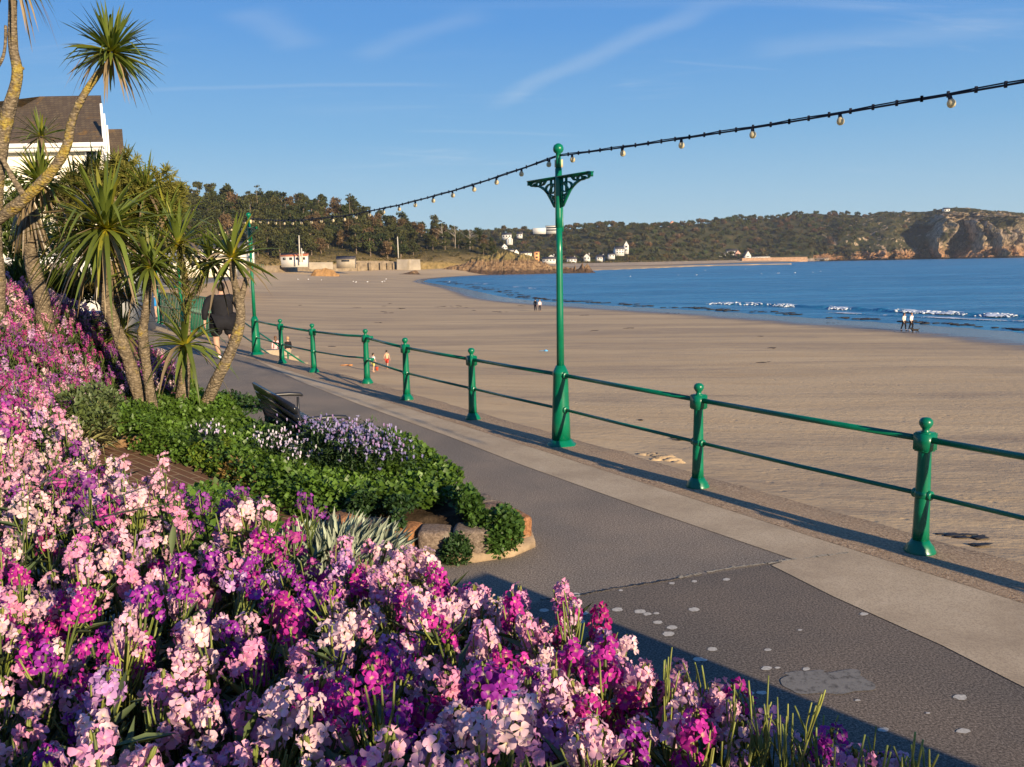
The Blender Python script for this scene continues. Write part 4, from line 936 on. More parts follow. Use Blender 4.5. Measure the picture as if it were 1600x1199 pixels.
daisy_shrub('small lime-green shrub with a few lilac buds, beside the leafy mound', [at(x, y, d) for x, y, d in ((305, 670, 8.8), (330, 662, 8.8), (342, 675, 8.6), (320, 680, 8.6))], 60, .26, wh + lil[:1], .06)
YEL = leafmat('yellowed_leaf', (.2, .16, .03), (.3, .17, .07), .6, .3, (1.2, 1.1, .6), False)
bm = bush_mesh([(*at(375, 742, 8.2), .2, .15, .14), (*at(405, 760, 8.0), .2, .15, .16), (*at(350, 725, 8.5), .13, .12, .14)], 900, .07, .35); bm.build('withered_shrub', YEL, label='yellowing half-withered shrub on the edge of the brick path', category='shrub')
LIME = leafmat('lime_leaf', (.13, .2, .02), (.18, .24, .03), .5, .35, (1.3, 1.3, .5), False)
bm = bush_mesh([(*at(315, 712, 8.6), .14, .12, .12), (*at(340, 735, 8.4), .1, .1, .1), (*at(355, 700, 8.6), .08, .1, .1)], 700, .06, .5); bm.build('lime_shrub', LIME, label='bright lime-green leafy tuft among the mound leaves', category='shrub')

# silver-leaved clump in front of the wall, and small edge plants
SILV = leafmat('silver_leaf', (.3, .36, .25), (.48, .52, .4), .5, .2, (1, 1.2, .8), False)
bm = MB(); n = 1500; c0 = at(518, 868, 5.3); D2 = R.normal(0, 1, (n, 2)); D2 /= np.maximum(1, np.linalg.norm(D2, axis=1))[:, None]
P = arr(c0) + np.c_[D2 * arr([.42, .4]), R.uniform(-.25, .02, n)]; P[:, 2] += .12 * (1 - (D2 ** 2).sum(1))
D = np.c_[D2 * .5 + R.normal(0, .3, (n, 2)) + arr([.25, 0]), R.uniform(.6, 1.2, n)]
V, F = inst(LEAF_V * arr([.17, 1, 1]), LEAF_F, frames(D, R.uniform(-1, 1, n)), R.uniform(.1, .19, n), P); bm.add(V, F, 0, np.repeat(R.uniform(.35, 1.15, n), 5)[:, None] * np.ones((1, 3)))
bm.build('silver_plant', SILV, label='silver-green strap-leaved clump between the stocks and the granite wall', category='plant')
# low filler bank under it
bm = bush_mesh([(*at(330, 815, 4.6), .3, .3, .2), (*at(300, 830, 4.2), .25, .25, .2), (*at(385, 832, 4.9), .2, .2, .15)], 2600, .045, .8); bm.build('leafy_clump', COVER, label='leafy green clump at the near side of the brick path', category='plant')
b = MB(); V_, F_ = sphere((*at(480, 900, 5.2)[:2], 0), 1, 20, 10, (.9, .75, .42)); b.add(V_, F_); b.build('planted_verge', SOIL, kind='structure', smooth=True)

# ------------------------------------------------------------------ garden bench, seen from behind
BLK = plain('black_wood_paint', (.012, .014, .018), .25, .5, .3, 6); IRON = plain('cast_iron', (.02, .02, .022), .4, .5, .2, 20)
bp, bq = at(397, 598, 10.3), at(461, 641, 8.5)
v = (bq - bp)[:2]; Lb = np.linalg.norm(v); ba = ang(v)
bench = thing('bench', 'black slatted bench facing the sea, its back to the leafy mound', 'bench', (bp[0], bp[1], 0), ba)
# local x along the bench, +y towards the sea (left of v is away from sea?)
ys = 1.0 if (rotz(arr([ba]))[0] @ arr([0, 1, 0]))[:2] @ RN > 0 else -1.0
def slat(y, z, w, t, tilt, nm):
    V_, F_ = box(0, Lb, -t / 2, t / 2, -w / 2, w / 2); c_, s_ = math.cos(tilt), math.sin(tilt)
    V_ = np.stack([V_[:, 0], (V_[:, 1] * c_ - V_[:, 2] * s_) * ys + y * ys, V_[:, 1] * s_ + V_[:, 2] * c_ + z], -1); b = MB(); b.add(V_, F_); return b
bk = MB()
for y, z in ((.02, .8), (.055, .7), (.09, .59)): bk.V += slat(y, z, .09, .03, .3, '').V; 
bk = MB()
for y, z in ((.0, .79), (.032, .685), (.064, .58), (.096, .48)):
    s_ = slat(y, z, .092, .03, .3, ''); bk.add(s_.V[0], [f for f in box(0, 1, 0, 1, 0, 1)[1]])
bk.build('backrest', BLK, bench)
st_ = MB()
for y in (.15, .26, .37, .48):
    s_ = slat(y, .42, .095, .03, PI / 2, ''); st_.add(s_.V[0], box(0, 1, 0, 1, 0, 1)[1])
st_.build('seat', BLK, bench)
for x in (.06, Lb - .06):
    b = MB()
    b.add(*tube([(x, .1 * ys, .02), (x, .11 * ys, .42), (x, .03 * ys, .8)], [.022, .022, .018], 8)); b.add(*tube([(x, .52 * ys, .02), (x, .5 * ys, .4), (x, .5 * ys, .62)], [.024, .018, .016], 8))
    b.add(*tube([(x, .12 * ys, .4), (x, .5 * ys, .4)], .016, 8)); b.build('frame', IRON, bench, True)
    b = MB(); b.add(*tube([(x, .05 * ys, .66), (x, .2 * ys, .67), (x, .4 * ys, .665), (x, .53 * ys, .65), (x, .56 * ys, .63)], [.02, .022, .026, .024, .014], 8)); b.build('armrest', IRON, bench, True)

# hedge added out of view behind the camera to shade the near bank
hb = [(x, -1.1 + .1 * math.sin(x * 3), z, .3, .28, .42) for x in np.arange(.4, 4.3, .3) for z in (.4, 1.0, 1.72 + .16 * math.sin(x * 5.1) + .06 * math.sin(x * 13))]
bush_mesh(hb, 9000, .09, .8, fill=.2).build('shade_hedge', DARKL, label='unseen hedge added behind the near end of the flower bank to shade it', category='hedge')
# ------------------------------------------------------------------ low wall added out of frame on the right to shade the near walk
w0, w1 = arr([2.04, 2.7]), arr([6.6, -2.43])
d_ = (w1 - w0) / np.linalg.norm(w1 - w0); n_ = arr([-d_[1], d_[0]]) * -.75
V_, F_ = prism([tuple(w0), tuple(w1), tuple(w1 + n_), tuple(w0 + n_)], 0, 1.1)
MB().add(V_, F_).build('low_wall', GRANITE, label='unseen low granite wall added beside the walk to shade the near asphalt', category='wall')
# ------------------------------------------------------------------ stocks
PETAL_V = []; 
for y, w, zc, ze in ((0, .07, 0, 0), (.38, .3, .07, .1), (.75, .52, .06, .13), (1, .34, -.08, -.02)):
    PETAL_V += [(-w, y, ze), (0, y * 1.02, zc), (w, y, ze)]
PETAL_V = arr(PETAL_V); PETAL_F = grid_faces(4, 3)
LOW_V = arr([(0, 0, 0), (.5, .7, .1), (0, 1.02, -.04), (-.5, .7, .1)]); LOW_F = [np.array([(0, 1, 2, 3)])]
def petal_mat(name, c1, c2, throat):
    m = Mat(name, .5, .25); nt = m.nt
    sep = nt.nodes.new('ShaderNodeSeparateColor'); nt.links.new(m.attr(), sep.inputs[0])
    base = mixc(nt, m.rand(), c1, c2); base = mixc(nt, sep.outputs[1], base, throat)
    v = nt.nodes.new('ShaderNodeCombineColor'); 
    for i in range(3): nt.links.new(sep.outputs[0], v.inputs[i])
    c = mixc(nt, 1., base, v.outputs[0], 'MULTIPLY'); m.col(c); m.translucent(.3, mixc(nt, 1., c, (1.1, .85, 1.05), 'MULTIPLY')); return m.m
PAL = {'shell pink': petal_mat('petal_shell_pink', (.78, .42, .54), (.74, .46, .57), (.75, .7, .38)),
       'rose pink': petal_mat('petal_rose', (.74, .3, .46), (.68, .32, .52), (.8, .6, .5)),
       'cream pink': petal_mat('petal_cream', (.82, .58, .6), (.8, .53, .58), (.75, .75, .35)),
       'lilac': petal_mat('petal_lilac', (.62, .34, .6), (.52, .28, .55), (.8, .7, .6)),
       'magenta': petal_mat('petal_magenta', (.46, .025, .32), (.5, .03, .27), (.8, .7, .3)),
       'purple': petal_mat('petal_purple', (.28, .025, .32), (.38, .04, .38), (.7, .7, .35)),
       'crimson': petal_mat('petal_crimson', (.34, .01, .13), (.4, .012, .19), (.6, .4, .2))}
STEM = leafmat('stock_stem', (.07, .1, .03), (.11, .14, .035), .5, .2, (1.3, 1.4, .5))
PODM = leafmat('seed_pod', (.2, .25, .06), (.28, .3, .07), .5, .3, (1.3, 1.3, .5))
SLEAF = leafmat('stock_leaf', (.075, .11, .045), (.11, .145, .055), .5, .25, (1.3, 1.4, .5))
def floret(bm, c, ax, size, hi, jit=.25, bright=1.):
    t = arr([.3, .2, .93]); X = np.cross(t, ax); X /= np.linalg.norm(X) + 1e-9; Y = np.cross(ax, X)
    a0 = R.uniform(0, PI); D = []
    for k in range(4):
        a = a0 + k * PI / 2 + R.normal(0, .14); D.append(math.cos(a) * X + math.sin(a) * Y + ax * R.uniform(.05, .5))
    D = arr(D); Yv = D / np.linalg.norm(D, axis=1)[:, None]; Zv = ax[None] - Yv * (Yv @ ax)[:, None]; Zv /= np.linalg.norm(Zv, axis=1)[:, None]; Xv = np.cross(Yv, Zv)
    Rm = np.stack([Xv, Yv, Zv], -1); roll = R.normal(0, jit, 4); c_, s_ = np.cos(roll)[:, None], np.sin(roll)[:, None]
    Rm = np.stack([Rm[..., 0] * c_ + Rm[..., 2] * s_, Rm[..., 1], Rm[..., 2] * c_ - Rm[..., 0] * s_], -1)
    V0, F0 = (PETAL_V, PETAL_F) if hi else (LOW_V, LOW_F)
    V0 = V0 * arr([R.uniform(.85, 1.1), 1, R.uniform(.6, 2.2)])
    V, F = inst(V0, F0, Rm, size * R.uniform(.85, 1.1, 4), np.tile(c, (4, 1)))
    if hi: V = V + R.normal(0, size * .03, V.shape)
    thr = np.tile(np.clip(1 - V0[:, 1] / .3, 0, 1) * (.8 if hi else .22), 4); br = bright * np.repeat(R.uniform(.88, 1.06, 4), len(V0))
    bm.add(V, F, 0, np.stack([br, thr, thr * 0], -1))
def stock_head(n, L, r, hi, size=.02, sides=0):
    size *= .77; n = int(n * 1.35)
    """loose spike of four-petalled florets, top at z=0, with smaller side clusters lower down"""
    bm = MB()
    parts = [(arr([0, 0, 0]), arr([0, 0, 1.]), n, L, r)]
    for k in range(sides):
        a = R.uniform(0, 6.28); o = R.uniform(.026, .05); parts.append((arr([math.cos(a) * o, math.sin(a) * o, -R.uniform(.03, .09)]), arr([math.cos(a) * .5, math.sin(a) * .5, .9]), max(int(n * R.uniform(.35, .6)), 4), L * R.uniform(.35, .6), r * .85))
    for o, ax0, n_, L_, r_ in parts:
        ax0 = ax0 / np.linalg.norm(ax0); bm.add(*tube([arr([0, 0, -.17]), o - ax0 * L_, o - ax0 * .01], [.0018, .002, .0012], 4), 1, (.7, .8, .6)); X = np.cross(ax0, [.3, 1, .1]); X /= np.linalg.norm(X); Y = np.cross(ax0, X)
        for i in range(n_):
            t = (i + .5) / n_
            if R.random() < .08: continue
            a = i * 2.4 + R.uniform(-.6, .6); z = -L_ + L_ * t * .98 + R.normal(0, .006); up = -.2 + 1.35 * t ** 1.5
            rad = math.cos(a) * X + math.sin(a) * Y; ax = rad + ax0 * (up + R.normal(0, .3)) + R.normal(0, .15, 3); ax /= np.linalg.norm(ax)
            rr = r_ * (1 - .5 * t ** 2) * R.uniform(.55, 1.2); floret(bm, o + rad * rr + ax0 * z, ax, size * R.uniform(.8, 1.1) * (1.05 - .3 * t), hi, .35, R.uniform(.8, 1.08))
        for i in range(R.integers(1, 4) if hi else 1):
            a = R.uniform(0, 6.28); p = o + (math.cos(a) * X + math.sin(a) * Y) * .005; V, F = tube([p - ax0 * .012, p - ax0 * .003, p + ax0 * .005], [.0015, .0032, .001], 5, False); bm.add(V, F, 1, (.9, .9, .8))
    return bm
def stem_mesh(L, seed, pods, leaves, hi=True):
    """stem below the head (top at z=0) with narrow grey leaves"""
    bm = MB(); bend = R.normal(0, .05, 2); P = [(bend[0] * t * t, bend[1] * t * t, -L * t) for t in np.linspace(0, 1, 5)]
    bm.add(*tube(P, [.0028, .003, .0035, .004, .005], 5 if hi else 3, False), 0, (1, 1, 1))
    for i in range(leaves):
        t = R.uniform(.25, .95); a = i * 2.4 + R.uniform(-.4, .4); p = arr([bend[0] * t * t, bend[1] * t * t, -L * t]); ln = R.uniform(.07, .13)
        D = arr([[math.cos(a), math.sin(a), R.uniform(.25, 1.1)]]); V, F = inst(LEAF_V * arr([.17, 1, .9]), LEAF_F, frames(D), arr([ln]), p[None]); bm.add(V, F, 1, np.ones((5, 3)) * R.uniform(.7, 1.25))
    pm = None
    if pods:
        pm = MB()
        for i in range(pods):
            t = R.uniform(.2, .5); a = R.uniform(0, 2 * PI); p = arr([bend[0] * t * t, bend[1] * t * t, -L * t]); ln = R.uniform(.05, .1); o = R.uniform(.1, .35)
            q = [p, p + arr([math.cos(a) * .012, math.sin(a) * .012, .006]), p + arr([math.cos(a) * (.014 + ln * o * .5), math.sin(a) * (.014 + ln * o * .5), ln * .5]), p + arr([math.cos(a) * (.014 + ln * o * .8), math.sin(a) * (.014 + ln * o * .8), ln])]
            pm.add(*tube(q, [.0013, .0018, .0024, .0018], 4), 0, np.ones(3) * R.uniform(.75, 1.25))
    return bm, pm
heads = [stock_head(n, L, r, True, sz, sd) for n, L, r, sz, sd in ((17, .07, .025, .021, 1), (12, .05, .024, .02, 2), (20, .085, .026, .021, 0), (9, .038, .022, .021, 2), (15, .06, .03, .0225, 1), (11, .055, .021, .018, 2), (14, .062, .024, .022, 0), (8, .03, .024, .02, 1))]
stems = [stem_mesh(.45, i, p, l) for i, (p, l) in enumerate(((12, 12), (4, 14), (20, 10), (9, 12), (6, 15)))]
HM = {}
def head_mesh(v, cn):
    if (v, cn) not in HM: HM[v, cn] = heads[v].mesh('flower_head', [PAL[cn], PODM], True)
    return HM[v, cn]
SM = [(s.mesh('stem', [STEM, SLEAF], True), p.mesh('seed_pods', PODM, True) if p else None) for s, p in stems]
CN = list(PAL)
def pick_colour(x, y, px):
    """drifts of colour: shell pinks on the upper side, purples and magentas towards the walk"""
    q = mnoise.noise(Vector((x * 1.6, y * 1.6, 3.3))) + .28 * smooth(500, 1100, px) - .1
    w = arr([.36, .18, .22, .08, .09, .06, .01]) if q < .0 else arr([.28, .16, .14, .12, .17, .12, .01]) if q < .25 else arr([.2, .15, .08, .14, .24, .15, .04])
    return CN[R.choice(7, p=w / w.sum())]
def poisson(cands, rmin, nmax):
    out = []; cell = {}
    for i, p in enumerate(cands):
        k = (int(p[0] / rmin), int(p[1] / rmin)); ok = True
        for dx in (-1, 0, 1):
            for dy in (-1, 0, 1):
                for q in cell.get((k[0] + dx, k[1] + dy), ()):
                    if (p[0] - q[0]) ** 2 + (p[1] - q[1]) ** 2 < rmin * rmin: ok = False
        if ok: out.append(i); cell.setdefault(k, []).append(p)
        if len(out) >= nmax: break
    return out
cand = R.uniform((-6, .6), (2, 5.6), (26000, 2)); d, z = soil_a(cand); cand, d, z = cand[d > .015], d[d > .015], z[d > .015]
idx = poisson(cand, .063, 3000); S = []
for i in idx:
    x, y = cand[i]; top = z[i] + .405 + R.normal(0, .055) + (.04 if d[i] < .12 else 0); px, py = proj((x, y, top)); dist = math.hypot(x, y)
    if not (-160 < px < 1720 and py < 1420) or y < .85 or math.dist((x, y, top), CAM) < 1.05: continue
    S.append((x, y, top, px, py, dist))
S.sort(key=lambda s: s[5])
def hue_label(cn, pods): return {'shell pink': 'shell-pink stock in bloom in the near garden bank', 'rose pink': 'rose-pink stock in bloom in the near garden bank', 'cream pink': 'cream-pink stock in bloom in the near garden bank', 'lilac': 'lilac stock in bloom in the near garden bank', 'magenta': 'bright magenta stock in bloom in the near garden bank', 'purple': 'deep purple stock in bloom in the near garden bank', 'crimson': 'dark crimson stock in bloom in the near garden bank'}[cn]
inview = [s for s in S if -60 < s[3] < 1660 and s[4] < 1300]
near_set = inview[:285]; ns = set(id(s) for s in near_set); rest = [s for s in S if id(s) not in ns]
def place_stock(x, y, top, cn, v=None, sv=None, scale=1., tilt=None):
    v = R.integers(len(heads)) if v is None else v; sv = R.integers(len(SM)) if sv is None else sv
    o = thing('stock_flower', hue_label(cn, 0), 'flower', (x, y, top), R.uniform(0, 6.28), cn + ' stocks of the near bank')
    tx = R.normal(0, .2, 2) if tilt is None else tilt; o.rotation_euler = (tx[0], tx[1], R.uniform(0, 6.28)); o.scale = (scale,) * 3
    link('flower_head', head_mesh(v, cn), o); st_, pd = SM[sv]; link('stem', st_, o)
    if pd: link('seed_pods', pd, o)
    return o
for s in near_set:
    cn = pick_colour(s[0], s[1], s[3]); place_stock(*s[:3], cn, scale=R.uniform(.88, 1.18))
# tall spikes that stand clear of the others against the walk and the mound
for px, py, d_, cn, v in ((385, 790, 2.62, 'cream pink', 0), (405, 838, 2.5, 'magenta', 0), (638, 868, 2.5, 'shell pink', 2), (800, 940, 2.2, 'magenta', 2), (938, 962, 2.25, 'crimson', 1), (757, 1050, 1.55, 'purple', 4), (868, 1060, 1.6, 'shell pink', 0), (752, 928, 2.45, 'rose pink', 3), (1012, 1052, 2.02, 'crimson', 5), (1060, 1048, 2.05, 'shell pink', 3), (1120, 1085, 1.85, 'shell pink', 1), (1300, 1150, 1.62, 'purple', 1), (680, 900, 2.4, 'magenta', 1), (545, 1100, 1.5, 'shell pink', 1), (218, 775, 2.75, 'cream pink', 3), (930, 1140, 1.45, 'shell pink', 4), (540, 850, 2.6, 'rose pink', 2), (980, 1080, 1.8, 'crimson', 0)):
    p = at(px, py - 12, d_); place_stock(*p, cn, v, R.integers(0, 3), 1.08)
# the rest of the bank, and its leaves
low = [stock_head(13, .065, .026, False, .022, 1), stock_head(9, .045, .025, False, .022, 2), stock_head(15, .08, .026, False, .022, 0)]
lows = [stem_mesh(.4, 9 + i, 4, 9, False) for i in range(3)]
def merged(name, pts, label, cols, scale=1., group=None):
    bms = MB(); names = CN; mats = [PAL[c] for c in CN] + [PODM, STEM, SLEAF]
    for vi in range(3):
        for ci, cn in enumerate(CN):
            q = [p for p, v, c in zip(pts, cols[0], cols[1]) if v == vi and c == ci]
            if not q: continue
            T = arr(q); n = len(T); a = R.uniform(0, 6.28, n); Rm = rotz(a); S_ = scale * R.uniform(.85, 1.2, n)
            src = low[vi]; V0 = np.concatenate(src.V); C0 = np.concatenate(src.C)
            for f, mi in zip(src.F, src.M):
                pass
            Fq = [f for f in src.F]; Mq = [m_[0] for m_ in src.M]
            V, F = inst(V0, Fq, Rm, S_, T); off = bms.n
            C = np.tile(C0, (n, 1)) * np.repeat(R.uniform(.85, 1.1, n), len(V0))[:, None]; C[:, 1] = np.tile(C0[:, 1], n)
            bms.V.append(V); bms.C.append(C)
            for f, mi in zip(F, Mq): bms.F.append(f + off); bms.M.append(np.full(len(f), ci if mi == 0 else 7, int))
            bms.n += len(V)
            for src, mm in ((lows[vi][0], (8, 9)), (lows[vi][1], (7,))):
                V0 = np.concatenate(src.V); C0 = np.concatenate(src.C); V, F = inst(V0, src.F, Rm, S_, T); off = bms.n
                bms.V.append(V); bms.C.append(np.tile(C0, (n, 1))); 
                for f, mi in zip(F, [m_[0] for m_ in src.M]): bms.F.append(f + off); bms.M.append(np.full(len(f), mm[mi], int))
                bms.n += len(V)
    return bms.build(name, mats, kind='stuff', label=label, category='flowers', smooth=True)
pts = [s[:3] for s in rest]; cc = [CN.index(pick_colour(s[0], s[1], s[3])) for s in rest]
if pts: merged('stock_carpet', pts, 'the smaller stocks filling the near garden bank', ([int(R.integers(3)) for _ in pts], cc))
cand = R.uniform((-6, .6), (2, 5.6), (9000, 2)); d, z = soil_a(cand); k = d > -.05; cand, z = cand[k], z[k]
P = np.c_[cand, z + R.uniform(.0, .34, len(cand))]; keep = np.linalg.norm(P - CAM, axis=1) > .95; P = P[keep]
D = sph_dirs(len(P), .0, .95); V, F = inst(LEAF_V * arr([.18, 1, .8]), LEAF_F, frames(D), R.uniform(.07, .14, len(P)), P)
bm = MB(); bm.add(V, F, 0, np.repeat(R.uniform(.6, 1.25, len(P)), 5)[:, None] * np.ones((1, 3)))
# bare pod-bearing stalks along the edge of the walk
bm.build('bank_foliage', SLEAF, kind='stuff', label='narrow grey-green leaves under the stocks of the near bank', category='leaves')
pod_src = []
for i in range(3):
    b = MB()
    for j in range(R.integers(4, 8)):
        a = R.uniform(0, 6.28); r0 = R.uniform(0, .03); z0 = R.uniform(-.16, -.03); ln = R.uniform(.05, .095); o = R.uniform(-.2, .3)
        p = arr([math.cos(a) * r0, math.sin(a) * r0, z0]); e = arr([math.cos(a) * o * ln, math.sin(a) * o * ln, ln]); b.add(*tube([p * arr([.2, .2, 1]) - arr([0, 0, .03]), p, p + e * .5, p + e], [.0012, .0019, .0023, .0018], 5), 0, np.ones(3) * R.uniform(.75, 1.25))
    b.add(*tube([(0, 0, -.4), (0, 0, -.15), (0, 0, -.05)], [.004, .003, .002], 5)); pod_src.append(b.mesh('seed_stalk', PODM, True))
n = 0
for i in range(58):
    t = R.uniform(0, 1) ** .8; px = 880 + 600 * t; k = np.interp(px, [900, 1000, 1100, 1300, 1500], [960, 1020, 1078, 1148, 1210]); d_ = np.interp(px, [900, 1000, 1100, 1300, 1500], [2.36, 2.15, 1.96, 1.76, 1.63]) - R.uniform(0, .3)
    p = at(px, k + R.normal(10, 22), d_); o = link('seed_stalk', pod_src[i % 3], None, p, label='leafless green seed stalk of a stock at the edge of the near bank', category='seed stalk', group='seed stalks along the edge of the near bank'); o.rotation_euler = (R.normal(0, .12), R.normal(0, .12), R.uniform(0, 6)); o.scale = (R.uniform(.8, 1.1),) * 3
# the farther bank: magentas and purples with a pink fringe
CP = [(-9, 8.6), (-6.1, 9.8), (-4.9, 9.9), (-4.9, 10.8), (-4.2, 11.4), (-4.4, 12.6), (-6.2, 13.4), (-9.5, 12.5)]
CF = [tuple(at(x, y, d)[:2]) for x, y, d in ((-150, 590, 5.9), (60, 634, 6.2), (120, 592, 8.2), (185, 604, 9.6), (215, 614, 10.3), (250, 622, 10.5), (292, 600, 10.9), (290, 560, 12), (190, 500, 12), (125, 480, 12), (-60, 462, 11.5), (-260, 470, 10))]
cand = sample_poly(CF, 16000); idx = poisson(cand, .085, 2600); cand = cand[idx]; d, z = soil_b(cand)
tops = z + .34 + R.normal(0, .045, len(z)); pts, cc = [], []
for (x, y), t in zip(cand, tops):
    px, py = proj((x, y, t)); q = mnoise.noise(Vector((x * .8, y * .8, 7)))
    if 90 < px < 190 and py > 600 and R.random() < .6: continue
    if py < 500: w = [.24, .24, .08, .12, .2, .12, 0]
    elif q > .05: w = [.05, .12, .02, .14, .4, .24, .03]
    else: w = [.03, .08, .01, .12, .38, .34, .04]
    if px > 190: w = [.06, .08, .08, .22, .2, .34, .02]
    pts.append((x, y, t)); cc.append(int(R.choice(7, p=arr(w) / sum(w))))
merged('stock_carpet', pts, 'bank of magenta and purple stocks behind, around the cabbage palm trunks', ([int(R.integers(3)) for _ in pts], cc), 1.05)
P0 = sample_poly(CF, 9000); d, z = soil_b(P0); P = np.c_[P0, z + R.uniform(-.02, .24, len(z))]; D = sph_dirs(len(P), .1, .97); V, F = inst(LEAF_V * arr([.16, 1, .8]), LEAF_F, frames(D), R.uniform(.08, .17, len(P)), P)
bm = MB(); bm.add(V, F, 0, np.repeat(R.uniform(.6, 1.3, len(P)), 5)[:, None] * np.ones((1, 3))); bm.build('bank_foliage', SLEAF, kind='stuff', label='leaves and spent stalks among the stocks of the farther bank', category='leaves')
# pale straw-coloured spent stalks between the two banks
bm = MB(); q = arr([at(x, y, d) for x, y, d in ((120, 640, 7.5), (150, 635, 8.2), (170, 640, 8.6), (95, 625, 7), (185, 645, 9))]); n = 900; w = R.dirichlet(np.ones(5), n); P = w @ q; d, z = soil_b(P[:, :2]); P[:, 2] = z + R.uniform(.0, .22, n); D = R.normal(0, .5, (n, 3)) + arr([.2, 0, .8])
V, F = inst(LEAF_V * arr([.06, 1, 1]), LEAF_F, frames(D), R.uniform(.1, .24, n), P); bm.add(V, F, 0, np.repeat(R.uniform(.6, 1.3, n), 5)[:, None] * np.ones((1, 3)))
bm.build('spent_stalks', leafmat('straw_stalk', (.26, .27, .1), (.36, .33, .14), .6, .2, (1, 1, .7), False), kind='stuff', label='straw-coloured spent stalks between the two flower banks', category='stalks')
# leafy edge between the magenta bank and the palm mound
for px, py, d_, rx, rz, mm, lab in ((95, 648, 7.4, .35, .16, STEM, 'grey-green leafy tuft between the two flower banks'), (150, 655, 8.5, .4, .16, COVER, 'bright green leafy clump left of the twin palm trunks'), (195, 648, 9.4, .35, .15, COVER, 'green leafy clump at the foot of the twin palm trunks'), (130, 625, 8.6, .3, .15, SLEAF, 'narrow-leaved green tuft below the magenta stocks')):
    c_ = at(px, py, d_); bush_mesh([(*c_, rx, .3, rz), (c_[0] + rx * .6, c_[1], c_[2] - .05, rx * .7, .3, rz * .8), (c_[0] - rx * .6, c_[1] - .1, c_[2] - .04, rx * .7, .3, rz * .8)], 1800, .06, .5).build('leafy_tuft', mm, label=lab, category='plant')
# a few cut strap leaves lying in the near bank
STRAPM = leafmat('strap_leaf', (.13, .15, .03), (.2, .18, .04), .45, .25, (1.2, 1.3, .4), False)
STRAP_V = arr([(w * s, y, z) for y, w, z in ((0, .03, 0), (.25, .045, .04), (.5, .045, .06), (.75, .03, .04), (1, .003, 0)) for s in (-.5, .5)]); STRAP_F = grid_faces(5, 2)
for px, py, d_, dx, dy, L_ in ((10, 800, 2.55, .55, .75, .42), (60, 850, 2.4, .9, .45, .45), (95, 830, 2.5, .8, .7, .4), (0, 770, 2.8, .9, .2, .3)):
    p = at(px, py, d_); V, F = inst(STRAP_V, STRAP_F, frames(arr([[dx, dy * .4, .45 * dy]])), arr([L_]), p[None]); b = MB(); b.add(V, F, 0, (1, 1, 1)); b.build('fallen_leaf', STRAPM, label='fallen cabbage-palm strap leaf lying among the pink stocks', category='leaf', group='fallen strap leaves in the near bank')
# ------------------------------------------------------------------ cabbage palms
m = Mat('palm_bark', .95, .15); nt = m.nt
c = ramp(nt, noise(nt, mapping(nt, m.pos, (1, 1, 2.2)), 14, 6, .75), [(.3, (.1, .075, .045)), (.5, (.24, .19, .125)), (.7, (.36, .29, .2))])
v2 = nt.nodes.new('ShaderNodeTexVoronoi'); v2.inputs['Scale'].default_value = 30; nt.links.new(mapping(nt, m.pos, (1, 1, 1.6)), v2.inputs['Vector'])
c = mixc(nt, mrange(nt, v2.outputs['Distance'], .25, .6, 0, .55), c, (.06, .045, .03))
sepb = nt.nodes.new('ShaderNodeSeparateColor'); nt.links.new(m.attr(), sepb.inputs[0])
lich = mrange(nt, math_n(nt, 'ADD', noise(nt, m.pos, 5, 6, .7), math_n(nt, 'MULTIPLY', sepb.outputs[0], .26)), .64, .8, 0, .8)
c = mixc(nt, lich, c, ramp(nt, noise(nt, m.pos, 30, 3), [(.4, (.3, .19, .02)), (.6, (.42, .33, .06))])); m.col(c)
m.bump(math_n(nt, 'ADD', noise(nt, mapping(nt, m.pos, (1, 1, 3)), 22, 5, .7), v2.outputs['Distance']), .9, .02); BARK = m.m
def strap_mat(name, a, b, tr=.25): return leafmat(name, a, b, .38, tr, (1.5, 1.5, .4), False, .5)
PLEAF = strap_mat('palm_leaf', (.1, .14, .022), (.14, .17, .032)); PDRY = strap_mat('palm_dry_leaf', (.2, .145, .075), (.28, .21, .12), .15)
PBASE = plain('palm_leaf_base', (.45, .33, .03), .5)
PANI = leafmat('palm_panicle', (.1, .115, .02), (.17, .145, .024), .7, .2, (1.2, 1.1, .5), False)
def strap(k=6):
    ys = np.linspace(0, 1, k); w = np.interp(ys, [0, .12, .4, .75, 1], [.55, .75, 1, .7, .04])
    V = []
    for y, ww in zip(ys, w): V += [(-ww / 2, y, .18 * ww), (0, y, 0), (ww / 2, y, .18 * ww)]
    return arr(V), grid_faces(k, 3)
SV, SF = strap()
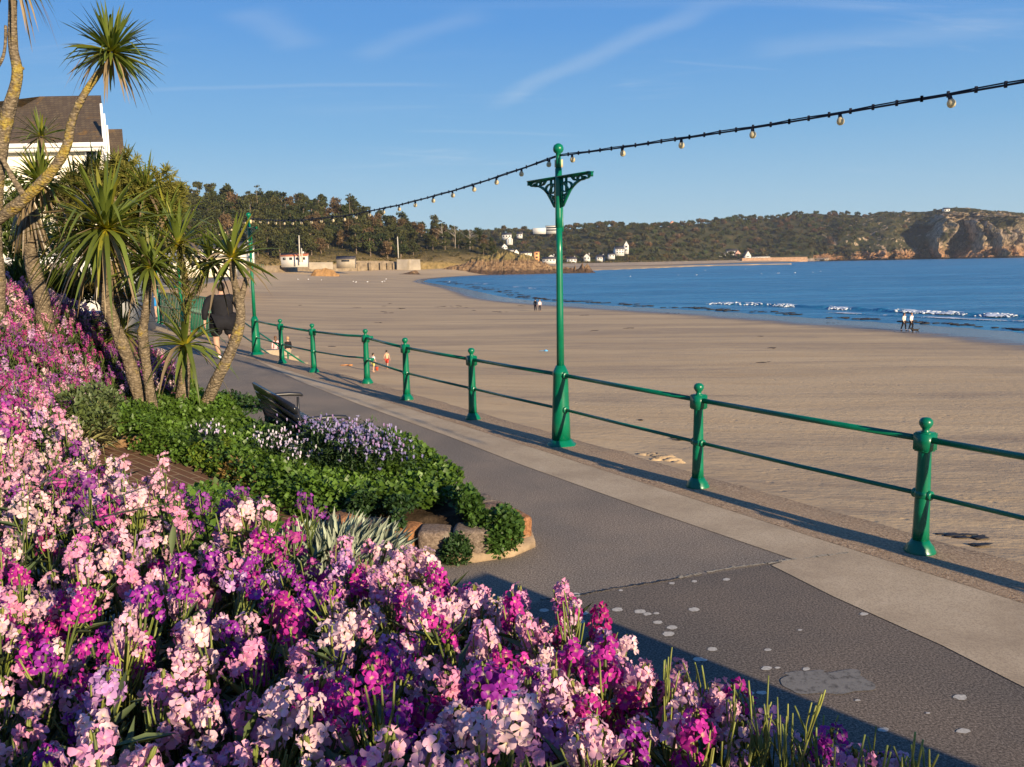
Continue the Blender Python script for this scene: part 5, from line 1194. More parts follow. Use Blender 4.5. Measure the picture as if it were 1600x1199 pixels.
def crown(root, name, c, axis, n, L, width, spread=1.0, droop=.35, dry=.15, up=.0, seed=0, dark=1.):
    """head of strap leaves at c"""
    bm = MB(); axis = arr(axis) / np.linalg.norm(axis)
    t = (np.arange(n) + .5) / n; pol = np.radians(8 + (t ** .8) * 118 * spread) + R.normal(0, .12, n); az = np.arange(n) * 2.39996 + R.normal(0, .25, n)
    X = np.cross(axis, [0, 1, .13]); X /= np.linalg.norm(X); Y = np.cross(axis, X)
    D = np.cos(pol)[:, None] * axis + np.sin(pol)[:, None] * (np.cos(az)[:, None] * X + np.sin(az)[:, None] * Y)
    D[:, 2] += up; ln = L * R.uniform(.75, 1.12, n) * np.interp(pol, [0, .5, 2.2], [.8, 1, .85])
    Rm = frames(D, R.normal(0, .25, n))
    isdry = (t > 1 - dry) | (R.random(n) < .03)
    for i in range(n):
        V = SV * arr([width * R.uniform(.8, 1.15), ln[i], width])
        y = SV[:, 1]; P = V @ Rm[i].T
        dr = droop * (1.0 if not isdry[i] else 2.4) * R.uniform(.4, 1.4); P[:, 2] -= dr * ln[i] * y ** 2.4 * (abs(D[i][0]) + abs(D[i][1])) * .7
        if R.random() < .12:                     # a leaf snapped over
            kx = y > .62; P[kx, 2] -= (y[kx] - .62) * ln[i] * .9
        P = P + arr(c) + D[i] * .02
        cc = np.ones((len(P), 3)) * R.uniform(.65, 1.3) * dark
        if not isdry[i]: cc[:3] = (3.2, 2.2, .8); cc = cc * np.where(R.random() < .12, arr([1.7, 1.3, .9]), 1)
        bm.add(P, SF, 1 if isdry[i] else 0, cc)
    return bm.build(name, [PLEAF, PDRY], root, True)
def skirt(root, c, n, L, width, r=.06):
    bm = MB(); az = R.uniform(0, 6.28, n); D = np.stack([np.cos(az) * .28, np.sin(az) * .28, -np.ones(n)], -1); Rm = frames(D, R.normal(0, .5, n))
    for i in range(n):
        V = SV * arr([width, L * R.uniform(.5, 1.1), width]); P = V @ Rm[i].T + arr(c) + arr([math.cos(az[i]) * r, math.sin(az[i]) * r, R.uniform(-.15, .1)])
        bm.add(P, SF, 0, np.ones(3) * R.uniform(.4, 1.1))
    return bm.build('dead_leaves', PDRY, root, True)
def trunk(root, pts, rad, lichen=.3, name='trunk', n=12):
    P = arr(pts); k = len(P); t = np.linspace(0, 1, 26); s = np.linspace(0, 1, k)
    # Catmull-Rom through the points
    Q = []
    for u in t:
        i = min(int(u * (k - 1)), k - 2); f = u * (k - 1) - i; p0, p1, p2, p3 = P[max(i - 1, 0)], P[i], P[i + 1], P[min(i + 2, k - 1)]
        Q.append(.5 * (2 * p1 + (p2 - p0) * f + (2 * p0 - 5 * p1 + 4 * p2 - p3) * f ** 2 + (3 * p1 - p0 - 3 * p2 + p3) * f ** 3))
    r_ = .87 * np.interp(t, s, rad) * (1 + .05 * R.normal(0, 1, len(t)))
    b = MB(); b.add(*tube(Q, r_, n), 0, np.ones(3) * lichen); return b.build(name, BARK, root, True)
def panicle(root, c, axis, L, n, spread=.55, tone=1.):
    """dense branched fruiting spray"""
    bm = MB(); axis = arr(axis) / np.linalg.norm(axis); V0, F0 = arr([(-.5, 0, 0), (.5, 0, 0), (.35, 1, 0), (-.35, 1, 0)]), [np.array([(0, 1, 2, 3)])]
    k = 24; main = [arr(c) + axis * L * s + arr([0, 0, -.06 * L * s * s]) for s in np.linspace(0, 1, 8)]; bm.add(*tube(main, np.linspace(.014, .004, 8), 5), 0, np.ones(3) * .8 * tone)
    for i in range(k):
        s = .12 + .85 * i / k; a = i * 2.4; p = arr(c) + axis * L * s; X = np.cross(axis, [.2, 1, .1]); X /= np.linalg.norm(X); Y = np.cross(axis, X)
        d = axis * .75 + (math.cos(a) * X + math.sin(a) * Y) * spread * 1.6; d /= np.linalg.norm(d); ln = L * .55 * (1 - .55 * s)
        bm.add(*tube([p, p + d * ln * .5, p + d * ln + arr([0, 0, .02])], [.005, .004, .002], 4), 0, np.ones(3) * .8 * tone)
        q = R.uniform(.12, 1, n); PP = p + np.outer(q * ln, d); DD = d * .5 + sph_dirs(n) * .8 + arr([0, 0, .25])
        V, F = inst(V0 * arr([.11, 1, 1]), F0, frames(DD, R.uniform(-1.5, 1.5, n)), R.uniform(.05, .11, n), PP); bm.add(V, F, 0, np.repeat(R.uniform(.5, 1.5, n), 4)[:, None] * np.ones((1, 3)) * tone)
    return bm.build('flower_spray', PANI, root)
def A(px, py, d): return at(px, py, d)
# tall one at the frame's edge: one limb goes up out of the picture, one leans far over with a round head
r_ = thing('cabbage_palm', 'tallest cabbage palm, its lichen-yellow limb curving over to a round spiky head above the roof', 'palm tree')
trunk(r_, [A(-4, 500, 9.4), A(-2, 440, 9.4), A(-6, 390, 9.4), A(-10, 340, 9.4)], [.085, .075, .072, .08], .2)
trunk(r_, [A(-6, 345, 9.4), A(30, 318, 9.35), A(75, 275, 9.3), A(103, 232, 9.3), A(112, 190, 9.3), A(130, 150, 9.3), A(165, 100, 9.3)], [.075, .07, .062, .055, .045, .042, .036], .8, 'limb')
trunk(r_, [A(-8, 345, 9.4), A(-4, 260, 9.4), A(12, 180, 9.4), A(27, 118, 9.4), A(20, 70, 9.4), A(20, 0, 9.4)], [.085, .085, .075, .062, .05, .045], .65, 'limb')
trunk(r_, [A(28, 112, 9.4), A(34, 108, 9.4), A(37, 106, 9.4)], [.03, .022, .015], .5, 'limb_stub')
trunk(r_, [A(2, 245, 9.3), A(18, 275, 9.3), A(36, 304, 9.3)], [.028, .03, .036], .1, 'limb')
trunk(r_, [A(-20, 130, 9.4), A(5, 88, 9.4), A(9, 40, 9.4)], [.02, .018, .015], .0, 'limb_stub')
crown(r_, 'crown', A(174, 82, 9.3), (.25, 0, 1), 210, .54, .032, 1.02, .22, .1)
crown(r_, 'crown', A(18, -45, 9.4), (0, 0, 1), 90, .5, .03, 1.1, .5, .3)
# second
r_ = thing('cabbage_palm', 'stout cabbage palm rising from the pink stocks, dead leaves hanging under its head', 'palm tree')
trunk(r_, [A(72, 520, 10.3), A(66, 470, 10.3), A(52, 420, 10.3), A(46, 370, 10.3), A(44, 320, 10.3), A(56, 285, 10.3)], [.125, .1, .092, .088, .07, .055], .15)
crown(r_, 'crown', A(62, 285, 10.3), (.05, 0, 1), 130, .56, .035, 1.0, .35, .15)
trunk(r_, [A(66, 285, 10.5), A(65, 240, 10.5), A(64, 215, 10.5)], [.035, .03, .026], .1, 'limb')
crown(r_, 'crown', A(64, 214, 10.5), (0, 0, 1), 60, .38, .024, 1.0, .2, .2)
skirt(r_, A(44, 325, 10.3), 46, .55, .03)
# third: twin trunks
r_ = thing('cabbage_palm', 'left of the twin-trunked cabbage palms, with the widest drooping head of leaves', 'palm tree')
trunk(r_, [A(228, 655, 9.8), A(205, 575, 9.8), A(180, 510, 9.8), A(163, 462, 9.8), A(160, 400, 9.8), A(166, 365, 9.8)], [.098, .085, .082, .088, .055, .05], .3)
crown(r_, 'crown', A(166, 358, 9.8), (-.12, -.15, 1), 130, 1.0, .055, 1.0, .38, .05)
skirt(r_, A(165, 385, 9.8), 22, .6, .035, .05)
r_ = thing('cabbage_palm', 'right of the twin-trunked cabbage palms, slim with a small spiky head', 'palm tree')
trunk(r_, [A(241, 655, 9.7), A(231, 590, 9.7), A(223, 525, 9.7), A(224, 512, 9.7), A(231, 465, 9.7), A(235, 420, 9.7)], [.07, .065, .066, .06, .045, .036], .25)
crown(r_, 'crown', A(235, 418, 9.7), (0, -.1, 1), 84, .52, .042, 1.0, .4, .06)
# big flowering mass behind the twins
r_ = thing('cabbage_palm', 'bushy cabbage palm behind the twin trunks, covered in golden-brown flower sprays', 'palm tree')
trunk(r_, [A(182, 560, 11.4), A(178, 470, 11.4), A(190, 380, 11.4), A(195, 340, 11.4)], [.1, .09, .08, .06], .2)
crown(r_, 'crown', A(150, 330, 11.4), (-.2, 0, 1), 90, .6, .04, 1.0, .35, .15)
crown(r_, 'crown', A(235, 340, 11.4), (.2, 0, 1), 80, .55, .04, 1.0, .35, .15)
for cx_, cy_, cd_, n_c, ll in ((125, 300, 11.8, 90, .55), (175, 285, 11.7, 90, .55), (215, 300, 11.6, 80, .55), (250, 325, 11.3, 70, .5), (110, 340, 11.5, 90, .55), (140, 380, 10.9, 80, .6), (185, 400, 10.9, 80, .55), (230, 385, 11.0, 70, .5), (150, 268, 11.3, 60, .6), (188, 262, 11.3, 60, .6), (228, 280, 11.1, 55, .55), (118, 280, 11.4, 55, .55), (262, 318, 11.0, 50, .5)):
    crown(r_, 'crown', A(cx_, cy_ + 20, cd_), (R.normal(0, .15), -.1, 1), n_c, ll, .032, 1.0, .3, .12)
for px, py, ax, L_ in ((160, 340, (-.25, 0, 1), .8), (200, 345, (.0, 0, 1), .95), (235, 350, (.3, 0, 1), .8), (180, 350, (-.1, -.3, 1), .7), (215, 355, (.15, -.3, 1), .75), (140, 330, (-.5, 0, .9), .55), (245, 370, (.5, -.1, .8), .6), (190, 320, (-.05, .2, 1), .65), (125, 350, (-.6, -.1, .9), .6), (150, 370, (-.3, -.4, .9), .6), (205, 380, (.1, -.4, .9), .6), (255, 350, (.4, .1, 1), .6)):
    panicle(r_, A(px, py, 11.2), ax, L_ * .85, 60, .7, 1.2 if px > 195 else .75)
# fourth: short trunk, two limbs above and a rosette low down
r_ = thing('cabbage_palm', 'forked cabbage palm with an arching rosette low on its trunk', 'palm tree')
trunk(r_, [A(283, 640, 10.0), A(287, 600, 10.0), A(290, 560, 10.0), A(291, 540, 10.0)], [.1, .075, .062, .055], .25)
crown(r_, 'crown', A(290, 540, 9.9), (0, -.25, 1), 40, .66, .06, 1.05, .55, .08)
trunk(r_, [A(291, 550, 10.05), A(293, 500, 10.1), A(294, 465, 10.1)], [.05, .045, .042], .3, 'limb')
trunk(r_, [A(294, 468, 10.1), A(289, 430, 10.1), A(279, 385, 10.1)], [.04, .035, .034], .7, 'limb')
trunk(r_, [A(294, 470, 10.1), A(310, 448, 10.1), A(326, 416, 10.1)], [.038, .034, .03], .4, 'limb')
crown(r_, 'crown', A(278, 382, 10.1), (.1, 0, 1), 60, .64, .045, .95, .25, .06)
crown(r_, 'crown', A(328, 410, 10.15), (-.3, 0, .8), 60, .46, .035, 1.1, .35, .1, dark=.5)
panicle(r_, A(291, 530, 9.85), (.0, 0, 1), .95, 16, .35, .75)
# fifth: leaning
r_ = thing('cabbage_palm', 'leaning cabbage palm with an upright fan of leaves, in front of the walker in black', 'palm tree')
trunk(r_, [A(316, 645, 9.9), A(338, 595, 9.8), A(360, 550, 9.8), A(375, 505, 9.8), A(374, 470, 9.8), A(366, 440, 9.8), A(362, 408, 9.8)], [.082, .075, .07, .068, .055, .04, .036], .45)
trunk(r_, [A(374, 478, 9.8), A(380, 455, 9.8), A(386, 434, 9.8)], [.05, .038, .034], .3, 'limb_stub')
crown(r_, 'crown', A(362, 404, 9.8), (.02, 0, 1), 60, .6, .048, .95, .22, .05)
# sixth: low rosette among the flowers
r_ = thing('cabbage_palm', 'low trunkless cabbage palm among the purple stocks behind the twin trunks', 'palm tree')
trunk(r_, [A(188, 590, 11.2), A(188, 550, 11.2), A(190, 520, 11.2)], [.07, .06, .055], .1)
crown(r_, 'crown', A(190, 520, 11.2), (0, 0, 1), 100, .5, .032, 1.12, .3, .2, dark=.75)
crown(r_, 'crown', A(200, 470, 11.3), (.1, 0, 1), 50, .45, .03, .8, .2, .7, dark=.7)
# dark trunk bases and shrubs behind the flower bank
BUSH = leafmat('hedge_leaf', (.05, .08, .015), (.09, .11, .02), .5, .25, (1.4, 1.4, .4), False); BUSH2 = leafmat('hedge_leaf_brown', (.12, .1, .03), (.16, .12, .03), .6, .2, (1.3, 1.2, .5), False)
for px, py, d_, rx, rz, mm, lab in ((115, 470, 13, .7, .38, BUSH2, 'olive-brown shrub under the drooping palm head'), (30, 455, 12.5, .6, .35, BUSH, 'green strappy shrub behind the pink stocks'), (145, 470, 13.4, .45, .3, BUSH, 'low green shrub beside the pale walk'), (-40, 455, 13, .7, .4, BUSH, 'green shrub at the edge behind the tallest palm')):
    bm = MB(); n = 700; D2 = sph_dirs(n, -.1, 1); P = A(px, py, d_) + D2 * arr([rx, .5, rz]) * R.uniform(.4, 1, n)[:, None]; D = D2 + R.normal(0, .5, (n, 3)) + arr([0, 0, .6]); V, F = inst(LEAF_V * arr([.14, 1, 1]), LEAF_F, frames(D), R.uniform(.12, .28, n), P); bm.add(V, F, 0, np.repeat(R.uniform(.55, 1.5, n), 5)[:, None] * np.ones((1, 3))); bm.build('garden_shrub', mm, label=lab, category='shrub')
# foliage mass between palms and hotel
for px, py, d_, rx, rz, lab in ((20, 338, 17, 1.1, .5, 'leafy green tree in front of the white hotel wall'), (40, 365, 15, .9, .5, 'dark leafy tree behind the stout cabbage palm')):
    c = A(px, py, d_); root = thing('garden_tree', lab, 'tree'); b = MB(); b.add(*tube([(c[0], c[1], .3), (c[0], c[1], c[2] * .6), (c[0] + .1, c[1], c[2])], [.12, .09, .05], 8)); b.build('trunk', BARK, root, True)
    bush_mesh([(*(c + R.normal(0, .4, 3) * arr([rx, .6, rz])), rx * .6, .6, rz * .7) for _ in range(5)], 2200, .13, .4).build('crown', BUSH, root)
# ------------------------------------------------------------------ woods
def tree_mat(name, a, b, tr=.15): 
    m = Mat(name, .7, .2); nt = m.nt; c = mixc(nt, 1., mixc(nt, m.rand(), a, b), m.attr(), 'MULTIPLY'); m.col(c); m.translucent(tr, mixc(nt, 1., c, (1.3, 1.3, .6), 'MULTIPLY')); return m.m
PINE = tree_mat('pine_needles', (.035, .052, .018), (.075, .08, .028)); BROAD = tree_mat('broad_leaves', (.055, .068, .022), (.12, .1, .042)); TRUNKM = plain('tree_bark', (.2, .15, .11), .95, .1, .3, 1)
BROWNC = tree_mat('browned_crown', (.1, .075, .04), (.14, .1, .055))
QV = arr([(-.5, -.5, 0), (.5, -.5, .06), (.5, .5, 0), (-.5, .5, .1)]); QF = [np.array([(0, 1, 2, 3)])]
def clump_crown(clumps, per, leaf, flat=.5, warm=.35):
    """clumps: (x,y,z,r) -> leaf tufts"""
    bm = MB()
    for x, y, z, r in clumps:
        D = sph_dirs(per); P = arr([x, y, z]) + D * arr([r, r, r * flat]) * (R.uniform(.2, 1.05, per) ** .5)[:, None]
        V, F = inst(QV * arr([.55, 1.2, 1]), QF, frames(D * .6 + sph_dirs(per) * .8 + arr([0, 0, .35]), R.uniform(-1, 1, per)), R.uniform(.6, 1.3, per) * leaf, P)
        t = R.uniform(.65, 1.35); col_ = arr([t * (1 + warm * R.uniform(0, .5)), t, t * .9]); bm.add(V, F, 0, np.repeat(R.uniform(.7, 1.3, per), 4)[:, None] * col_)
    return bm
def pine_clumps(h, w, lean):
    out = []; n = R.integers(20, 30)
    for i in range(n):
        t = R.uniform(.2, 1) ** .8; a = R.uniform(0, 6.28); rr = w * (1.05 - .55 * t) * R.uniform(.2, 1)
        out.append((math.cos(a) * rr + lean * t * h, math.sin(a) * rr, h * t, w * R.uniform(.28, .5)))
    return out
pm = []
for i in range(8):
    h = R.uniform(10, 14); w = R.uniform(3.8, 5.4); ln = R.uniform(-.08, .1); cl_ = pine_clumps(h, w, ln); cr = clump_crown(cl_, 42, .85, .6)
    tb = MB(); P = [(0, 0, -1.5), (ln * h * .3, 0, h * .35), (ln * h * .6, .2, h * .7), (ln * h, 0, h * .97)]; tb.add(*tube(P, [.3, .25, .18, .06], 6, False))
    for c_ in cl_[:9]: 
        z0 = c_[2] * .8; tb.add(*tube([(ln * z0, 0, z0), (c_[0], c_[1], c_[2])], [.11, .05], 4, False))
    pm.append((cr.mesh('crown', PINE), tb.mesh('trunk', TRUNKM), cr.mesh('crown', BROWNC)))
def put_tree(name, p, meshes, sc, label, cat, group, brown=False):
    o = thing(name, label, cat, p, R.uniform(0, 6.28), group); o.scale = (sc * R.uniform(.9, 1.15), sc * R.uniform(.9, 1.15), sc * R.uniform(.85, 1.2))
    link('crown', meshes[2] if brown else meshes[0], o); link('trunk', meshes[1], o); return o
npine = 0; used = []
tries = 0
while npine < 286 and tries < 12000:
    tries += 1
    px = R.uniform(-60, 772); t = R.uniform(.05, 1.0)
    if px < 260 and R.random() < .6: continue
    if px > 660 and t < .35: continue
    p = hill1(arr([px]), arr([t]))[0]; sp = 5.4 if px > 380 else 7.5
    if any((p[0] - q[0]) ** 2 + (p[1] - q[1]) ** 2 < sp * sp for q in used): continue
    used.append(p); brown = R.random() < (.3 if px > 640 else .1); sc = R.uniform(.95, 1.3) * (1 if px < 640 else .78 if px < 710 else .55); npine += 1
    put_tree('pine_tree', p, pm[R.integers(8)], sc, 'brown-tinged pine in the wood on the near headland' if brown else 'dark green pine in the wood on the near headland', 'pine tree', 'brown-tinged pines of the headland wood' if brown else 'green pines of the headland wood', brown)
# emergent skyline pines with layered flat tops
for px, py, lab in ((400, 291, 'thin bare-topped pine standing above the skyline of the wood'), (690, 345, 'flat-topped pale pine at the seaward end of the wood'), (545, 304, 'flat-topped pine on the skyline behind the festoon wire'), (640, 352, 'tall pine on the skyline before the wood drops away')):
    d_ = interp(px, HB) + 120; p = A(px, py, d_); h = 13; sc = 1.; g = hill1(arr([px]), arr([.72]))[0]; h = max(p[2] - g[2], 8)
    o = thing('pine_tree', lab, 'pine tree', (p[0], d_, g[2])); lv = [(R.normal(0, 1.6), R.normal(0, 1.2), h * t, R.uniform(.9, 1.9)) for t in (.55, .66, .74, .82, .9, .97, 1.0)]
    clump_crown(lv, 34, .6, .35).build('crown', PINE, o); tb = MB(); tb.add(*tube([(0, 0, -2), (.2, 0, h * .5), (0, 0, h)], [.28, .2, .05], 6))
    for c_ in lv: tb.add(*tube([(0, 0, c_[2] - .8), c_[:3]], [.1, .05], 4))
    tb.build('trunk', TRUNKM, o)
PALEB = plain('pale_dead_wood', (.42, .36, .3), .95, .1, .2, 1)
for px, py, t_, h, lab in ((712, 352, .5, 12, 'bare pale dead tree at the seaward end of the wood'), (735, 358, .5, 9, 'smaller bare dead tree beyond the pale one'), (692, 350, .45, 11, 'leafless pale tree among the last dark pines')):
    g = hill1(arr([px]), arr([t_]))[0]; o = thing('bare_tree', lab, 'tree', tuple(g)); tb = MB(); h = max(h, A(px, py, g[1])[2] - g[2]); tb.add(*tube([(0, 0, -1), (.3, 0, h * .5), (0, 0, h)], [.28, .2, .05], 6)); tb.build('trunk', PALEB, o)
    tb = MB()
    for i in range(16):
        z0 = h * R.uniform(.4, .9); a = R.uniform(0, 6.28); ln = (h - z0) * .7 + .8; q = (math.cos(a) * ln, math.sin(a) * ln, z0 + ln * .6); tb.add(*tube([(.15, 0, z0), (q[0] * .5, q[1] * .5, z0 + ln * .4), q], [.09, .06, .02], 4))
    tb.build('branches', PALEB, o)
# scrub along the foot of the wood (a mass nobody could count)
bm = MB(); cl_ = []
for i in range(420):
    px = R.uniform(200, 790); t = R.uniform(.01, .2 if px < 640 else .8); p = hill1(arr([px]), arr([t]))[0]; cl_.append((*p, R.uniform(.7, 2.4)))
clump_crown(cl_, 26, .7, .6).build('scrub', BROAD, kind='stuff', label='low scrub along the foot of the headland wood', category='scrub')
# far slope
def dome_clumps(w, h, n):
    out = []
    for i in range(n):
        d = sph_dirs(1, 0, 1)[0]; out.append((d[0] * w * .62, d[1] * w * .62, h * (.35 + .5 * d[2]), w * R.uniform(.3, .48)))
    return out
bmesh_far = [clump_crown(dome_clumps(R.uniform(5.5, 7.5), R.uniform(8, 12), 12), 42, 1.5, .8, .8) for _ in range(6)]
fm = [b.mesh('broadleaf_tree', BROAD) for b in bmesh_far]; fmb = [b.mesh('broadleaf_tree', BROWNC) for b in bmesh_far[:3]]; fmp = [b.mesh('broadleaf_tree', PINE) for b in bmesh_far[:3]]
cand = []
for i in range(2600):
    px = R.uniform(640, 1460); t = R.uniform(.03, 1.) ** .9
    if px > 1330 and R.random() < .55: continue
    if px > 1420 and t < .5: continue
    if px < 1150 and t < .1: continue
    cand.append((px, t, hill2(arr([px]), arr([t]))[0][0]))
sel = []; cell = []
for c_ in cand:
    p = c_[2]
    if all((p[0] - q[2][0]) ** 2 + ((p[1] - q[2][1]) * .7) ** 2 < 1e9 and (p[0] - q[2][0]) ** 2 + ((p[1] - q[2][1]) * .7) ** 2 > 110 for q in sel): sel.append(c_)
sel_v = [s for s in sel if 760 < s[0] < 1440]; R.shuffle(sel_v)
ind = sel_v[:270]; idset = set(id(s) for s in ind)
for px, t, p in ind:
    q = R.random(); k = R.integers(3); sc = R.uniform(.8, 1.35) * (.62 if px > 1340 else 1); me = fmb[k] if q < .2 else fmp[k] if q < .45 else fm[R.integers(6)]
    kind_ = 'brown' if q < .2 else 'dark green' if q < .45 else 'olive-green'
    o = link('broadleaf_tree', me, None, p - arr([0, 0, 1]), label=f'{kind_} tree in the wood on the far hillside across the bay', category='tree', group=f'{kind_} trees of the far hillside'); o.rotation_euler = (0, 0, R.uniform(0, 6.28)); o.scale = (sc, sc, sc * R.uniform(.7, 1.05))
lowf = [clump_crown(dome_clumps(6.5, 9, 8), 24, 2.0, .8, .8) for _ in range(3)]; bm = MB()
rest = [s for s in sel if id(s) not in idset]
for v in range(3):
    q = arr([s[2] for i, s in enumerate(rest) if i % 3 == v]) - arr([0, 0, 1]); b = lowf[v]; V0 = np.concatenate(b.V); C0 = np.concatenate(b.C); n = len(q); off = 0
    F0 = [np.concatenate(b.F)]; sc = R.uniform(.8, 1.2, n) * np.where(q[:, 0] > A(1340, 400, 1700)[0] * (q[:, 1] / 1700), .6, 1)
    V, F = inst(V0, F0, rotz(R.uniform(0, 6.28, n)), sc, q); bm.add(V, F, 0, np.tile(C0, (n, 1)) * np.repeat(R.uniform(.5, 1.4, (n, 3)) * .3 + .7, len(V0), 0))
bm.build('far_wood', BROAD, kind='stuff', label='wooded mass filling the far hillside between its taller trees', category='wood')
# scrub belt behind the far beach and on the cliff tops
cl_ = []
for i in range(900):
    px = R.uniform(880, 1330) if i < 520 else R.uniform(1320, 1640); t = R.uniform(.0, .12) if i < 520 else R.uniform(.72, 1.)
    if 1155 < px < 1260 and i < 520: continue
    p = hill2(arr([px]), arr([t]))[0][0]; cl_.append((p[0], p[1], p[2] + .5, R.uniform(1.5, 3.6) * (1 if i < 520 else .7)))
clump_crown(cl_, 20, 1.4, .7, .8).build('scrub', BROAD, kind='stuff', label='low scrub behind the far beach and along the cliff tops', category='scrub')
# ------------------------------------------------------------------ buildings
WHITE = plain('white_render', (.62, .6, .55), .85, .2, .05, .3); SLATE = plain('slate_roof', (.07, .065, .07), .8, .2, .25, .5); TERRA = plain('terracotta', (.45, .16, .08), .85, .2, .2, .5)
CREAM = plain('cream_render', (.82, .76, .6), .85, .2, .04, .6); GLASS = Mat('window_glass', .08, .5).col((.02, .025, .03)).m; GREYW = plain('grey_concrete', (.33, .28, .21), .9, .1, .2, .25, .4, 3)
TRIM = plain('white_trim', (.8, .8, .78), .6)
SEAW = plain('sea_wall_stone', (.24, .185, .12), .95, .1, .35, .35, .6, 2)
def house(label, px, py, d, w, dep, hw, hr, rot=0., roof=SLATE, wall=WHITE, nwin=3, chim=True, storeys=1, ridge_x=True, name='house'):
    """gabled house standing with its base at image point (px,py), distance d"""
    p = A(px, py, d); o = thing(name, label, 'house', tuple(p), rot); b = MB(); hw_, dp = w / 2, dep / 2
    b.add(*box(-hw_, hw_, -dp, dp, -3, hw))
    if ridge_x: G = [((-hw_, -dp, hw), (-hw_, dp, hw), (-hw_, 0, hw + hr)), ((hw_, -dp, hw), (hw_, 0, hw + hr), (hw_, dp, hw))]
    else: G = [((-hw_, -dp, hw), (hw_, -dp, hw), (0, -dp, hw + hr)), ((-hw_, dp, hw), (0, dp, hw + hr), (hw_, dp, hw))]
    for g in G: b.add(g, [(0, 1, 2)])
    b.build('wall', wall, o)
    b = MB(); e = .35; t = .18
    for s in (-1, 1):
        if ridge_x: q = [(-hw_ - e, s * (dp + e), hw - e * hr / dp), (hw_ + e, s * (dp + e), hw - e * hr / dp), (hw_ + e, 0, hw + hr), (-hw_ - e, 0, hw + hr)]
        else: q = [(s * (hw_ + e), -dp - e, hw - e * hr / hw_), (s * (hw_ + e), dp + e, hw - e * hr / hw_), (0, dp + e, hw + hr), (0, -dp - e, hw + hr)]
        V = arr(q + [(x, y, z + t) for x, y, z in q]); b.add(V, [(3, 2, 1, 0), (4, 5, 6, 7), (0, 1, 5, 4), (1, 2, 6, 5), (2, 3, 7, 6), (3, 0, 4, 7)])
    rf = b.build('roof', roof, o)
    if chim:
        b = MB(); b.add(*box(hw_ * .6, hw_ * .6 + .9, -.4, .4, hw + hr * .4, hw + hr + 1.0)); b.build('chimney', wall, rf)
    for k in range(storeys):
        for i in range(nwin):
            x = -hw_ + w * (i + .5) / nwin; z = hw * (k + .3) / storeys; b = MB(); b.add(*box(x - w / nwin * .22, x + w / nwin * .22, -dp - .06, -dp + .02, z, z + hw / storeys * .45)); b.build('window', GLASS, o)
    return o
house('low white bungalow with an orange-red roof line, below the headland wood', 461, 409, 480, 14, 7, 3.0, 1.4, .1, TERRA, nwin=4)
house('small dark-roofed hut beside the white bungalow on the shore', 541, 411, 490, 10, 5, 2.2, 1.4, 0, SLATE, GREYW, 1, False)
house('white terraced hotel wing stepping down behind the leaning palm', 330, 412, 330, 26, 9, 5.5, 2, .0, SLATE, CREAM, nwin=7, storeys=2)
house('pale house with a brown roof behind the far lamp post', 375, 407, 380, 12, 8, 5, 3, .2, SLATE, CREAM, 3, storeys=2)
house('long white shore building with a flat pale roof behind the palms', 300, 420, 300, 30, 8, 3.4, .8, .0, GREYW, CREAM, nwin=8)
far_h = [('white long house on the far skyline, left of the lamp post', 792, 371, 1440, 15, 9, 5, 3, SLATE, 3, True), ('brown-roofed house on the far skyline beside the long white one', 812, 369, 1450, 9, 8, 4, 4, SLATE, 2, True), ('white gabled house high on the rocky point side of the far village', 788, 392, 1290, 8, 8, 7, 4, SLATE, 2, False),
 ('white villa with two storeys above the rocky point', 797, 396, 1280, 11, 8, 5, 2, SLATE, 3, True), ('peach-fronted gabled house in the far village', 806, 399, 1260, 7, 9, 5, 4, SLATE, 1, False), ('low pale bungalow beside the peach gable', 822, 398, 1270, 16, 7, 3, 2, SLATE, 4, True),
 ('orange-sided building at the end of the rocky slope', 838, 404, 1180, 7, 7, 9, 1, TERRA, 1, True), ('long white cottage row behind the far beach', 858, 408, 1200, 18, 7, 3.5, 3, SLATE, 4, True), ('white cottage with small gables just left of the lamp post', 862, 405, 1230, 9, 7, 4, 3, SLATE, 2, False),
 ('small white cottage right beside the lamp post', 893, 408, 1220, 13, 7, 3.5, 3, SLATE, 3, True), ('pale gabled cottage behind the far dunes', 917, 405, 1240, 9, 7, 4, 4.5, SLATE, 2, False), ('grey-roofed cottage behind the far dunes', 938, 405, 1250, 12, 7, 3.5, 3.5, SLATE, 3, True),
 ('large white house with steep gables among the far trees', 967, 396, 1270, 13, 9, 7, 4, SLATE, 3, True), ('white gable end of the large house among the far trees', 978, 393, 1290, 7, 9, 10, 6, SLATE, 1, False), ('small white outbuilding below the large far house', 955, 401, 1240, 9, 6, 3.5, 2, SLATE, 2, True),
 ('pink-gabled house alone on the far skyline', 1050, 356, 1760, 18, 12, 6, 8, TERRA, 2, False), ('white house at the water end of the far shore village', 1126, 403, 1560, 16, 9, 6, 4, SLATE, 3, True), ('tall white house in the middle of the far shore village', 1143, 397, 1600, 20, 9, 6, 4, SLATE, 4, True), ('pink-gabled house in the far shore village', 1152, 400, 1570, 9, 9, 6, 5, SLATE, 1, False),
 ('white gabled boathouse standing on the far sea wall', 1167, 404, 1540, 11, 10, 6, 8, SLATE, 1, False), ('long low white building on the far sea wall', 1188, 404.5, 1545, 34, 8, 4.5, 1, SLATE, 6, True), ('small white beach house on the far sand', 1083, 403, 1540, 14, 7, 5, 2.5, SLATE, 2, True), ('grey-roofed house up in the far trees', 1173, 386, 1680, 13, 9, 5, 4, SLATE, 2, True), ('cream house half hidden in the far trees', 1100, 399, 1570, 12, 8, 6, 2, SLATE, 2, True),
 ('white clifftop house above the granite cliff', 1478, 330, 1815, 12, 9, 5, 3, SLATE, 2, True), ('white house up in the trees left of the far lamp line', 796, 379, 1380, 9, 8, 6, 4, SLATE, 2, False)]
